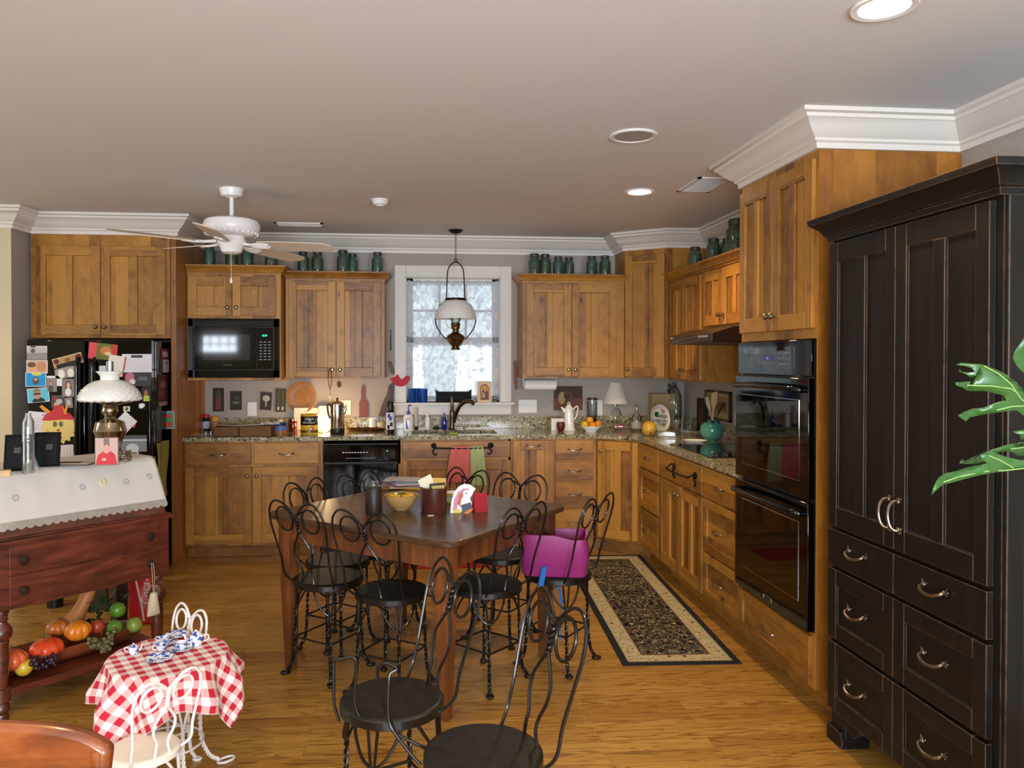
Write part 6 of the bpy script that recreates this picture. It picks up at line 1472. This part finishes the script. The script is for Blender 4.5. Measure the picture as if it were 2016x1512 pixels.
m.build('lettering', t, smooth=0)
m = MB().m(flat('C04020', .4)); m.lathe(((0, -r_-.001), (.022, -r_-.0008), (.024, -r_+.006)), (.016, 0, H*.27), 20, 'y', ay=.75); m.m(flat('E8D8C0')).lathe(((0, -r_-.0016), (.014, -r_-.0014)), (.016, 0, H*.27), 16, 'y', ay=.5); m.build('emblem', t)
# glowing night lamp behind the percolator
p = K(638, 852); t = thing('night_light', 'small glowing frosted lamp between the coffee can and percolator', 'lamp', (p.x, 6.30, CT))
MB().lathe(((0, 0), (.026, 0), (.028, .006), (.018, .012), (0, .012)), n=20).build('base', t, WHITEP)
MB().lathe(((0, .0125), (.018, .0125), (.030, .03), (.033, .07), (.028, .11), (.014, .13), (0, .132)), n=24).build('globe', t, mat('lit_globe', 'FFD9A0', .4, emit=22))
lamp('night_light_bulb', 'POINT', (p.x, 6.235, CT+.10), 3.2, (1, .70, .40), shadow_soft_size=.03)
# percolator
t, s_, H = bottle('tall chrome electric percolator with a black base and knob', 664, 783, 854, [(13.6, .16), (14, .18), (13.6, .55), (13.0, .82), (12.8, .84), (11, .87), (5, .91)], CHROME, 'percolator', 'percolator')
MB().lathe(((0, 0), (13.5*s_, 0), (14.5*s_, .01), (13.8*s_, H*.16), (0, H*.16)), n=28).build('base', t, BLKP)
MB().lathe(((0, H*.91), (1.6*s_, H*.91), (1.8*s_, H*.97), (2.4*s_, H*.98), (2.2*s_, H), (0, H)), n=16).build('lid_knob', t, BLKP)
MB().tube(spline([(-12.8*s_, 0, H*.78), (-18*s_, 0, H*.81), (-18.8*s_, 0, H*.72), (-16.5*s_, 0, H*.50), (-13.5*s_, 0, H*.42)], 5), .008, 9).build('handle', t, BLKP)
MB().tube(spline([(12*s_, 0, H*.55), (15.5*s_, 0, H*.66), (16*s_, 0, H*.74), (18*s_, 0, H*.79)], 4), [.013]*4+[.011]*4+[.008]*5, 10).build('spout', t, CHROME)
MB().tube(spline([(-14*s_, .02, .02), (-24*s_, .02, .006), (-40*s_, .06, .006), (-60*s_, .10, .006)], 6), .0035, 6).build('power_cord', t, BLKP)
# tray with figures
p = K(721, 848); s_ = sc(p); t = thing('brass_tray', 'oval brass tray with small dishes left of the wine bottle', 'tray', p)
MB().lathe(((0, .004), (.14, .004), (.158, .020), (.160, .020), (.142, 0), (0, 0)), n=40, ay=.55).build('dish', t, BRASS)
bottle('tiny dark haired figurine on the brass tray', 701, 831, 843, [(3.2, 0), (2.0, .5), (1.2, .6), (1.8, .75), (1.9, .9), (1, 1)], flat('C8A888', .5), 'figurine', 'figurine', z=CT+.0045)
t, s_, H = bottle('white china cream pitcher on the brass tray', 733, 823, 843, [(5.6, 0), (7, .3), (6.6, .7), (7.2, 1)], PORC, 'pitcher', 'cream_pitcher', z=CT+.0045)
MB().tube(spline([(6*s_, 0, H*.85), (10*s_, 0, H*.9), (9.5*s_, 0, H*.4), (6.5*s_, 0, H*.25)], 4), .004, 7).build('handle', t, PORC)
bottle('cream stoneware sugar pot at the right of the brass tray', 751, 827, 844, [(7, 0), (8.3, .4), (7.6, .75), (5, .85), (2, .9), (1.6, 1)], flat('C0B490', .35), 'pot', 'sugar_pot', z=CT+.0045)
t, s_, H = bottle('wine bottle with white and blue label and black capsule', 768.5, 790, 854, [(7.6, 0), (7.8, .02), (7.8, .62), (7.2, .70), (6.6, .71)], flat('140C0A', .12), 'bottle', 'wine_bottle', cap=[(6.6, .70), (6.7, .71), (6.4, .98), (5.8, 1.0), flat('100C0C', .4)], capn='capsule')
MB().lathe(((7.9*s_, H*.14), (7.9*s_, H*.66)), n=26).build('label', t, flat('D8D4DC', .5))
m = MB()
for a0, z0, z1, cl in ((-1.9, .50, .62, '303C8C'), (-1.5, .42, .54, '303C8C'), (-1.3, .24, .36, '181414'), (-2.0, .16, .28, '181414')):
    m.m(flat(cl)).at(Rz(a0) @ Tr(7.92*s_, 0, 0)).box(0, .0008, -.010, .010, H*z0, H*z1).at()
m.build('label_print', t, smooth=0)
# around the sink
t, s_, H = bottle('white lotion bottle with blue pump and blue swirl at the sink', 804, 795, 848, [(9.5, 0), (10, .03), (10, .50), (7.5, .60), (3, .62)], WHITEM, 'bottle', 'lotion_bottle')
MB().lathe(((0, H*.62), (3.2*s_, H*.62), (3.2*s_, H*.72), (1.2*s_, H*.74), (1.2*s_, H*.90), (0, H*.90)), n=16).tube([(-.002, 0, H*.94), (.0, 0, H*.94), (5.5*s_, 0, H*.93)], .006, 8).build('pump', t, flat('2030A0', .35))
m = MB().m(flat('3060B0'))
for i in range(8): a = -pi/2-.5+.04*i; m.at(Rz(a) @ Tr(10.05*s_, 0, 0)).box(0, .0006, -.002-.001*i, .002+.001*i, H*(.42-.05*i), H*(.47-.05*i)).at()
text_mesh(m, 'Keri', .020, Tr(.004, -10.1*s_-.001, H*.46) @ FRONT, flat('404870'), .0006); m.build('label_print', t, smooth=0)
bottle('clear plastic tube standing on its black cap at the sink', 819.5, 802, 845, [(3.4, .12), (4, .2), (3.6, .8), (4.2, 1.0)], mat('grey_tube', 'B8B0A8', .35), 'tube', 'lotion_tube', cap=[(3.8, 0), (4.0, .01), (4.0, .12), (3.6, .13), BLKP])
bottle('small white spray bottle behind the sink', 841.5, 812, 846, [(4.6, 0), (5, .04), (5, .66), (2.4, .76), (2.2, .82), (3, .84), (3, .97), (2, 1)], WHITEM, 'bottle', 'spray_bottle')
bottle('blue dish soap bottle left of the faucet', 874.5, 812, 846, [(4.6, 0), (5.2, .05), (5.2, .55), (4, .66), (1.6, .72), (1.6, .85), (.8, 1)], glassy('blue_soap', '1838A0', .1, .6, .5), 'bottle', 'dish_soap')
single(MB().ball((0, 0, .012), .030, 12, sz=.45, sy=.6), 'drain_stopper', 'dark crumpled scrubber between the white bottle and blue soap', 'scrubber', K(859, 846), mt=BLKP)
single(MB().box(-.035, .035, -.02, .02, 0, .016), 'sponge', 'yellow green sponge at the edge of the sink divider', 'sponge', (K(893, 856).x, SY0-.045, CT), mt=mat('sponge', '8A9A38', .9, bump=.6, scale=300), bevel=.003)
t = thing('dish_brush', 'white handled dish brush lying behind the sink', 'brush', K(936, 846), .05); MB().tube([(-.06, 0, .010), (.05, 0, .010)], [.006, .008], 8).build('brush_handle', t, WHITEP); MB().box(-.085, -.055, -.012, .012, 0, .02).build('bristles', t, flat('C8C4BC', .8), bevel=.002)
# paper towel
p = onY(1063, 758, 6.30); s_ = sc(p); t = thing('paper_towel_roll', 'white paper towel roll mounted under the right upper cabinet', 'paper towels', (p.x, 6.30, 0))
zz_ = onY(1063, 758, 6.30).z; MB().lathe(((.020, -31*s_), (.043, -31*s_), (.043, 31*s_), (.020, 31*s_), (.020, -31*s_)), (0, 0, zz_), 30, 'x').build('roll', t, mat('paper_towel', 'E8E4DE', .9, bump=.2, scale=200))
m = MB()
for sg in (-1, 1): m.box(sg*33*s_-.002, sg*33*s_+.002, -.012, .012, zz_-.012, 1.3445)
m.tube([(-33*s_, 0, zz_), (33*s_, 0, zz_)], .008, 8).box(-34*s_, 34*s_, -.02, .02, 1.340, 1.3445); m.build('bracket', t, WHITEP, smooth=0)
# still life painting
card('small dark still life painting of a jug in a thin gilt frame', 1090, 760, 1147, 807, '3A2414', [('r', .5, .75, .5, .25, '6E3820'), ('e', .42, .45, .24, .24, '5A3020'), ('e', .28, .5, .12, .26, 'A88A58'), ('e', .45, .42, .10, .12, '3A1C14')], name='still_life_painting', cat='painting', grp=None, Y=YB-.014, border='8A5A2A')
# white tall coffee pot, card, red votive
t, s_, H = bottle('tall white china chocolate pot with scrolled handle', 1120, 791, 847, [(13, 0), (13.4, .03), (11, .10), (10.5, .25), (9.3, .55), (8.3, .74), (8.5, .76), (4.5, .88), (2.5, .90)], PORC, 'pot', 'chocolate_pot')
MB().tube([(2.3*s_*cos(w_), 0, H*.94+2.6*s_*sin(w_)) for w_ in [2*pi*j/12 for j in range(12)]], .0035, 7, closed=True).build('lid_finial', t, PORC)
MB().tube(spline([(8.3*s_, 0, H*.72), (15*s_, 0, H*.84), (18*s_, 0, H*.76), (15.5*s_, 0, H*.52), (9.8*s_, 0, H*.36)], 6), .0065, 9).build('handle', t, PORC)
MB().tube([(-7*s_, 0, H*.66), (-10*s_, 0, H*.72), (-15.5*s_, 0, H*.82)], [.020, .014, .006], 10).build('spout', t, PORC)
t, s_, H = bottle('round dark red votive cup in front of the china pot', 1104, 831, 849, [(5, 0), (7.5, .3), (8.6, .65), (8.0, .95), (7, 1.0)], mat('dark_red_glaze', '5A1C16', .4), 'votive', 'votive_cup')
p = K(1100, 849); single(MB().box(-.052, .052, 0, .0015, 0, .045), 'place_card', 'small white card propped behind the red votive', 'card', (p.x, p.y+.055, CT+.055), .08, mt=PAPER, smooth=0)
o = bpy.context.scene.objects['place_card']; o.location.z = CT; o.scale = (1, 1, 2.2)
# blender
t, s_, H = bottle('small countertop blender with clear cup and dark base', 1166, 782, 840, [(8.6, .36), (9.6, .40), (10, .95)], CLEAR, 'blender', 'blender')
MB().lathe(((0, 0), (9.5*s_, 0), (9.8*s_, .01), (8.2*s_, H*.34), (8.4*s_, H*.40), (0, H*.40)), n=26).build('base', t, mat('blender_base', '14101C', .25)); MB().lathe(((0, H), (10.3*s_, H), (10.3*s_, H*.94), (0, H*.94)), n=26).build('lid', t, flat('3A1C20', .4))
# bowl of oranges
p = K(1164, 850); s_ = sc(p); t = thing('pedestal_bowl', 'shallow white bowl holding oranges and lemons', 'bowl', p)
MB().lathe(((0, 0), (11*s_, 0), (11.5*s_, 2*s_), (16*s_, 6*s_), (20*s_, 10.5*s_), (20.5*s_, 12*s_), (19.5*s_, 12*s_), (15*s_, 7.5*s_), (0, 5*s_)), n=36).build('dish', t, PORC)
for dx_, dy_, dz_, cl, lb in ((-13, .0, 14.5, 'E0B020', 'yellow lemon colored orange at the left of the white bowl'), (13.5, .0, 15, 'E08C18', 'orange at the right of the white bowl'), (1, -.028, 13.5, 'E08C18', 'orange at the front center of the white bowl'), (-1, .03, 22, 'E89A20', 'topmost orange in the white bowl'), (2, .045, 13, 'E08C18', 'orange mostly hidden at the back of the bowl')):
    t = thing('orange', lb, 'orange', (p.x+dx_*s_, p.y+dy_, p.z+dz_*s_)); MB().ball((0, 0, 0), 7.2*s_, 20).build('peel', t, mat('citrus_'+cl, cl, .4, bump=.4, scale=200)); MB().cyl((0, 0, 7.1*s_), .003, .002, 8).build('stem_button', t, flat('4A5A20'))
# lamp with shells
p = K(1211, 840); s_ = sc(p); H = (840-753)*s_; t = thing('table_lamp', 'glass jar lamp filled with shells under a white shade', 'lamp', p)
MB().lathe(((0, 0), (9*s_, 0), (12*s_, 3*s_), (14.5*s_, 14*s_), (13*s_, 26*s_), (9.5*s_, 36*s_), (7.5*s_, 39*s_), (7.5*s_, 41*s_)), n=30).build('glass_body', t, glassy('lamp_glass', 'F0F2EA', .03, .04, .6))
m = MB(); random.seed(9)
for i in range(46):
    zz_ = random.uniform(3, 34)*s_; rm = (11.5 if zz_ < 24*s_ else 8)*s_; a = random.uniform(0, 2*pi); rr = rm*random.uniform(.4, .95)
    m.m(flat(random.choice(('D8CCA8', 'C8B488', 'E4DCC4', '5A8A7A', 'A88A58')), .5)).at(Tr(rr*cos(a), rr*sin(a), zz_) @ Matrix.Rotation(random.uniform(0, 3), 4, (random.random(), random.random(), random.random()))); m.lathe(((0, -.014), (.006, -.010), (.008, 0), (.005, .010), (0, .013)), n=7)
m.at(); o = m.build('shell_filling', t); o['kind'] = 'stuff'
MB().lathe(((0, 41*s_), (8*s_, 41*s_), (8*s_, 44*s_), (3*s_, 45*s_), (1.5*s_, 50*s_), (1.5*s_, 60*s_), (0, 60*s_)), n=22).build('neck', t, BRASS)
MB().lathe(((27*s_, 46*s_), (27.3*s_, 46*s_), (12.8*s_, 87*s_), (12.4*s_, 87*s_), (26.6*s_, 46.6*s_)), n=44).build('lamp_shade', t, mat('linen_shade', 'E6DCC8', .8))
MB().tube(spline([(-.03, .03, .02), (-.09, .03, .03), (-.145, .10, .05), (-.15, 0.115, .16)], 6), .003, 6).build('power_cord', t, BLKP)
# wrapped cone, bottles, ornament, plate, cabinet, cloche
p = K(1226, 848); t = thing('wrapped_cone', 'clear cellophane cone with red filling lying on the counter', 'candy cone', p, -.25)
MB().lathe(((0, -.075), (.030, -.072), (.032, -.05), (.004, .09), (0, .09)), (0, 0, .033), 18, 'x').build('wrapper', t, glassy('cellophane', 'F0DCD8', .05, .12, .6)); MB().lathe(((0, -.068), (.024, -.066), (.022, -.04), (.010, .02), (0, .02)), (0, 0, .030), 14, 'x').build('filling', t, flat('A03020', .4))
t, s_, H = bottle('squat clear glass bottle with long neck left of the gourd', 1253, 798, 848, [(9.6, 0), (10.4, .03), (10.4, .46), (9, .58), (3.8, .72), (3, .80), (3, .96), (3.8, .97), (3.8, 1.0)], glassy('flask_glass', 'F0F2EA', .03, .04, .6), 'bottle', 'glass_flask')
MB().lathe(((10.5*s_, H*.10), (10.5*s_, H*.36)), n=24).build('label', t, flat('A8A494', .6))
bottle('small pink round pot behind the glass flask', 1246, 828, 842, [(4, 0), (5.6, .4), (5, .8), (3, 1)], flat('A85848', .5), 'pot', 'small_pot')
p = K(1278, 858); s_ = sc(p); t = thing('round_gourd', 'round glossy yellow gourd in front of the painted plate', 'gourd', (p.x, p.y, CT+14.6*s_)); MB().ball((0, 0, 0), 14.6*s_, 28).build('rind', t, mat('gourd_skin', 'D0A038', .3, var=.2, scale=14, coat=.3)); MB().lathe(((0, -.0005), (.008, 0), (.009, .004)), (-.004, -14.4*s_, -8*s_), 12, 'y').build('blossom_end', t, flat('5A3418'))
# painted plate on its edge
p = K(1299, 851); s_ = sc(p); Rp = 27.5*s_; t = thing('painted_plate', 'round white plate hand painted with a green mug and black script', 'plate', (p.x, p.y, CT+Rp), .55)
TP2 = Matrix.Rotation(.16, 4, 'X').inverted()
MB().at(TP2).lathe(((0, .004), (Rp*.7, .004), (Rp*.97, -.008), (Rp, -.010), (Rp, -.007), (Rp*.7, .010), (0, .010)), n=44, axis='y').build('dish', t, PORC)
m = MB(); FT = TP2 @ Tr(0, -.0005, 0)
def pp(pts, c_, d=0): m.m(flat(c_, .3)).at(FT).prism([(a*Rp, b_*Rp) for a, b_ in pts], .0005-d, .0035, 'y').at()
pp([(-.52, .16), (-.22, .10), (-.10, .24), (-.08, .48), (-.40, .50), (-.50, .38)], '187838'); pp([(.30, -.62), (.50, -.50), (.62, -.36), (.50, -.34), (.36, -.46), (.24, -.60)], 'C0B830')
for c_ in ((.36, .52), (.54, .46)): m.m(flat('981820', .3)).at(FT).tube([((c_[0]+.09*cos(w_))*Rp, -.0005, (c_[1]+.09*sin(w_))*Rp) for w_ in [2*pi*j/12 for j in range(12)]], .0022, 5, closed=True).at()
m.m(flat('981820', .3)).at(FT).tube([(.28*Rp, 0, .56*Rp), (.34*Rp, 0, .74*Rp), (.46*Rp, 0, .78*Rp)], .002, 5).at()
INK = flat('20241C', .4)
for tx, x, z, sz in (('Celeste', .24, .16, .052), ('Loves Joy', -.02, -.14, .046), ('Trees', .02, -.42, .046)): text_mesh(m, tx, sz, FT @ Tr(x*Rp, -.0008, z*Rp) @ FRONT @ Matrix.Rotation(-.12, 4, 'Z'), INK, .0004, shear=.3)
m.build('painted_design', t, smooth=0)
# spice drawer box
A = onY(1284, 775, 6.36); B = onY(1330, 835, 6.36); t = thing('spice_chest', 'small pale wooden chest of little drawers in the corner', 'chest', (A.x, 6.36, CT+.0)); w_ = B.x-A.x; h_ = A.z-CT; PW = mat('pale_pine', 'B09468', .6, var=.1, scale=8)
MB().box(0, w_, 0, .11, 0, h_).build('case', t, PW, smooth=0, bevel=.002)
for r_ in range(3):
    for c_ in range(2): o = MB().box(w_*(.03+.48*c_), w_*(.49+.48*c_), -.004, 0, h_*(.03+.32*r_), h_*(.32+.32*r_)).build('drawer', t, PW, smooth=0, bevel=.001); MB().ball((w_*(.26+.48*c_), -.008, h_*(.175+.32*r_)), .006, 8).build('knob', o, flat('7A5A34', .5))
# big glass cloche / jug with oil lamp
t, s_, H = bottle('large clear glass jug with dark leaves at its shoulder', 1327, 752, 842, [(13.5, 0), (14.5, .02), (14.8, .55), (14, .70), (8, .86), (4.5, .90), (4.2, .97), (5, 1.0)], glassy('jug_glass', 'F0F2EA', .03, .04, .6), 'jug', 'glass_jug')
m = MB(); random.seed(5)
for i in range(16): a = random.uniform(2.0, 4.6); m.at(Tr(11*s_*cos(a), 11*s_*sin(a), H*random.uniform(.76, .95)) @ Matrix.Rotation(random.uniform(0, 3), 4, (1, .4, .7))); m.prism([(0, -.03), (.012, 0), (0, .03), (-.012, 0)], 0, .001)
m.at(); m.build('dried_leaves', t, flat('2A2418', .8), smooth=0)
t, s_, H = bottle('small clear glass oil lamp in front of the big jug', 1331, 795, 854, [(9, 0), (9.5, .03), (5, .08), (3, .14), (5, .22), (8.5, .34), (8, .46), (3.5, .52)], glassy('oil_lamp_glass', 'F0F2EA', .03, .04, .6), 'lamp', 'glass_oil_lamp')
MB().lathe(((0, H*.52), (3.6*s_, H*.52), (4*s_, H*.60), (0, H*.62)), n=18).build('burner', t, BLKP); MB().lathe(((3*s_, H*.62), (4.6*s_, H*.72), (3.2*s_, H*.85), (2.8*s_, H)), n=18).build('chimney', t, CLEAR)
p = K(1312, 861); s_ = sc(p); t = thing('butter_dish', 'clear covered butter dish with yellow butter inside', 'butter dish', p, -.35)
MB().box(-.075, .075, -.03, .03, 0, .006).build('tray', t, CLEAR, bevel=.002); MB().box(-.068, .068, -.026, .026, .007, .045).build('cover', t, glassy('butter_cover', 'C8CCA8', .04, .15, .6), bevel=.004); MB().box(.005, .060, -.018, .018, .0065, .036).build('butter', t, flat('E0CC78', .5), bevel=.003)
p = K(1357, 850); t = thing('acrylic_easel', 'clear acrylic easel stand on the corner counter', 'stand', p, -.7)
m = MB()
for x in (-.07, .0, .09): m.prism([(0, 0), (.006, 0), (.05, .13), (.044, .13)], x-.003, x+.003, 'x').box(x-.003, x+.003, -.04, .01, .012, .018)
m.box(-.07, .09, .0, .006, 0, .006); m.build('frame', t, glassy('acrylic', 'E4E8E0', .04, .3, .9), smooth=0)
def wallpic(label, a, b_, c_, d_, layers, nm, X=XR-.016):
    A, B = onX(a, b_, X), onX(c_, d_, X); c0 = (A+B)/2; w_, h_ = abs(A.y-B.y)/2, abs(A.z-B.z)/2; t = thing(nm, label, 'picture', (X, c0.y, c0.z), -pi/2)
    f_ = .018; m = MB()
    m.box(-w_, w_, -.012, .012, h_-f_, h_).box(-w_, w_, -.012, .012, -h_, -h_+f_).box(-w_, -w_+f_, -.012, .012, -h_, h_).box(w_-f_, w_, -.012, .012, -h_, h_); m.build('frame', t, flat('3E2412', .4), smooth=0, bevel=.002)
    m = MB()
    for i, (x0, x1, z0, z1, cl) in enumerate(layers): m.m(flat(cl, .6)).box(w_*x0, w_*x1, -.004-.0006*i, .004, h_*z0, h_*z1)
    m.build('picture', t, smooth=0)
wallpic('framed landscape print on the right wall above the teal pot', 1390, 767, 1438, 832, [(-.95, .95, -.95, .95, '9A8A62'), (-.72, .80, -.55, .62, '8A7048'), (-.5, .72, -.30, .25, '6A4E30'), (-.3, .0, -.05, .35, '4A3A26')], 'framed_print')
A = onX(1379, 800, 2.27); t = thing('picture_frame', 'small dark picture leaning at the right wall behind the teal pot', 'picture', (2.285, A.y, 1.03), -pi/2)
MB().box(-.10, .10, -.008, .008, -.11, .155).build('frame', t, flat('1A0E0A', .5), smooth=0, bevel=.002); MB().box(-.06, .05, -.010, -.008, -.06, .08).build('picture', t, flat('4A3020', .5), smooth=0)
# teal pot and utensils
p = K(1402, 869); s_ = sc(p); Rr = 22.5*s_; t = thing('utensil_pot', 'round teal glazed pot with holes holding kitchen utensils', 'pot', p)
TEAL = mat('teal_glaze', '458C7C', .15, var=.12, scale=20, coat=.6)
MB().lathe([(0, 0), (Rr*.45, 0)]+[(Rr*sin(a), Rr*.97-Rr*.97*cos(a)) for a in [.5+i*.14 for i in range(17)]]+[(Rr*.40, Rr*1.90), (Rr*.36, Rr*1.88), (Rr*.5, Rr*1.75), (0, Rr*.3)], n=40).build('body', t, TEAL)
m = MB()
for a in (-1.9, -.9, -2.9, .2): m.at(Rz(a) @ Tr(Rr*.62, 0, Rr*1.74) @ Matrix.Rotation(.7, 4, 'Y')).lathe(((0, .002), (.011, .002), (.012, -.004)), n=14)
m.at(); m.build('hole', t, flat('1A2A24'))
def tool(label, dx_, dy_, H, tilt, az, head, col, nm='cooking_utensil'):
    t = thing(nm, label, 'utensil', (p.x+dx_, p.y+dy_, p.z+Rr*1.1), az); M = Matrix.Rotation(tilt, 4, 'X'); m = MB().at(M).tube([(0, 0, 0), (0, 0, H*.6)], .0045, 7); m.build('handle', t, flat(col, .5)); m = MB().at(M).prism([(-a, b_*H) if 0 else (a, b_*H) for a, b_ in head], -.002, .002, 'y')
    m.build('head', t, flat(col, .5), smooth=0, bevel=.001)
hd = [(-.008, .55), (.008, .55), (.022, .72), (.024, .98), (.010, 1.0), (-.018, .96), (-.022, .72)]
tool('pale slotted wooden spatula standing in the teal pot', -.005, -.015, .27, .12, .1, hd, 'C8B078'); tool('brown wooden spoon leaning left in the teal pot', -.02, .0, .25, .25, 1.3, hd, '8A6A48'); tool('dark ladle leaning far left in the teal pot', -.02, .01, .22, .55, 1.5, hd, '3A2C24'); tool('white plastic spatula leaning right in the teal pot', .02, .01, .24, .3, -1.3, hd, 'B8A89C'); tool('thin tan fork at the back of the teal pot', 0, .02, .26, .1, 2.0, hd, 'A88A58')
t = thing('spoon_rest', 'white ceramic spoon rest between the gourd and cooktop', 'spoon rest', K(1368, 871), -.5); MB().lathe(((0, .004), (.045, .005), (.062, .018), (.066, .018), (.048, 0), (0, 0)), n=32, ax=1.35).build('dish', t, PORC)

# ================================================================== TOWEL BARS AND TOWELS
def towel_bar(label, T, w_, loopleft=True):
    t = thing('iron_towel_bar', label, 'towel bar'); t.matrix_world = T
    m = MB().tube(spline([(0, -.06, 0), (w_*.5, -.062, -.004), (w_, -.06, 0)], 6), .006, 8).build('bar', t, IRON)
    for x, sg in ((0, -1), (w_, 1)):
        m = MB().tube(spline([(x, -.06, 0), (x+sg*.018, -.04, .012), (x+sg*.012, -.02, .028), (x-sg*.010, -.016, .018), (x-sg*.006, -.014, -.01), (x+sg*.012, -.012, -.03), (x-sg*.004, -.010, -.055), (x-sg*.022, -.008, -.05)], 6), .005, 7); m.ball((x, -.008, .012), .018, 12, sy=.5, sz=1.3); m.build('scroll_bracket', t, IRON)
zb = onY(870, 882, 5.85).z
towel_bar('wrought iron towel bar on the sink cabinet under the towels', Tr(onY(855, 882, 5.85).x, 5.896, zb), onY(966, 882, 5.85).x-onY(855, 882, 5.85).x)
def towel(label, px0, px1, yb0, yb1, mt_, flare0=0, flare1=0, Y=5.836):
    A = onY(px0, 882, Y); B = onY(px1, 882, Y); zt_ = zb+.008; z1_ = onY(px0, yb0, Y).z; z2_ = onY(px1, yb1, Y).z
    def fn(u, v):
        w0 = A.x+(B.x-A.x)*u; zl = z1_+(z2_-z1_)*u; d = max(0, (v-.12)/.88)
        if v < .12: a = pi*(1-v/.12); return (w0, Y+.0105+.0105*cos(a+pi)*-1, zt_+.006*sin(a))
        return (w0+(flare0*(1-u)+flare1*u)*d**.7, Y-.004+.010*sin(u*19+d*2)*d**.5, zt_+(zl-zt_)*d)
    m = MB().grid(fn, 36, 30, lambda u, v: (u*(B.x-A.x)*1.3, v*(zt_-z1_)))
    single(m, 'dish_towel', label, 'towel', mt=mt_, solid=.003)
towel('red and white checked dish towel hanging on the iron bar', 890, 925, 951, 949, GING2, -.045, 0); towel('pale green dish towel hanging right of the checked one', 926, 951, 956, 958, mat('sage_towel', 'A8B480', .95, bump=.6, scale=120), 0, .03)
X_ = 1.695-.019; A = onX(1309, 934, X_)
towel_bar('wrought iron towel bar on the cooktop cabinet front', Tr(X_, onX(1311, 934, X_-.06).y, .79) @ Rz(-pi/2), abs(onX(1311, 934, X_-.06).y-onX(1352, 940, X_-.06).y))
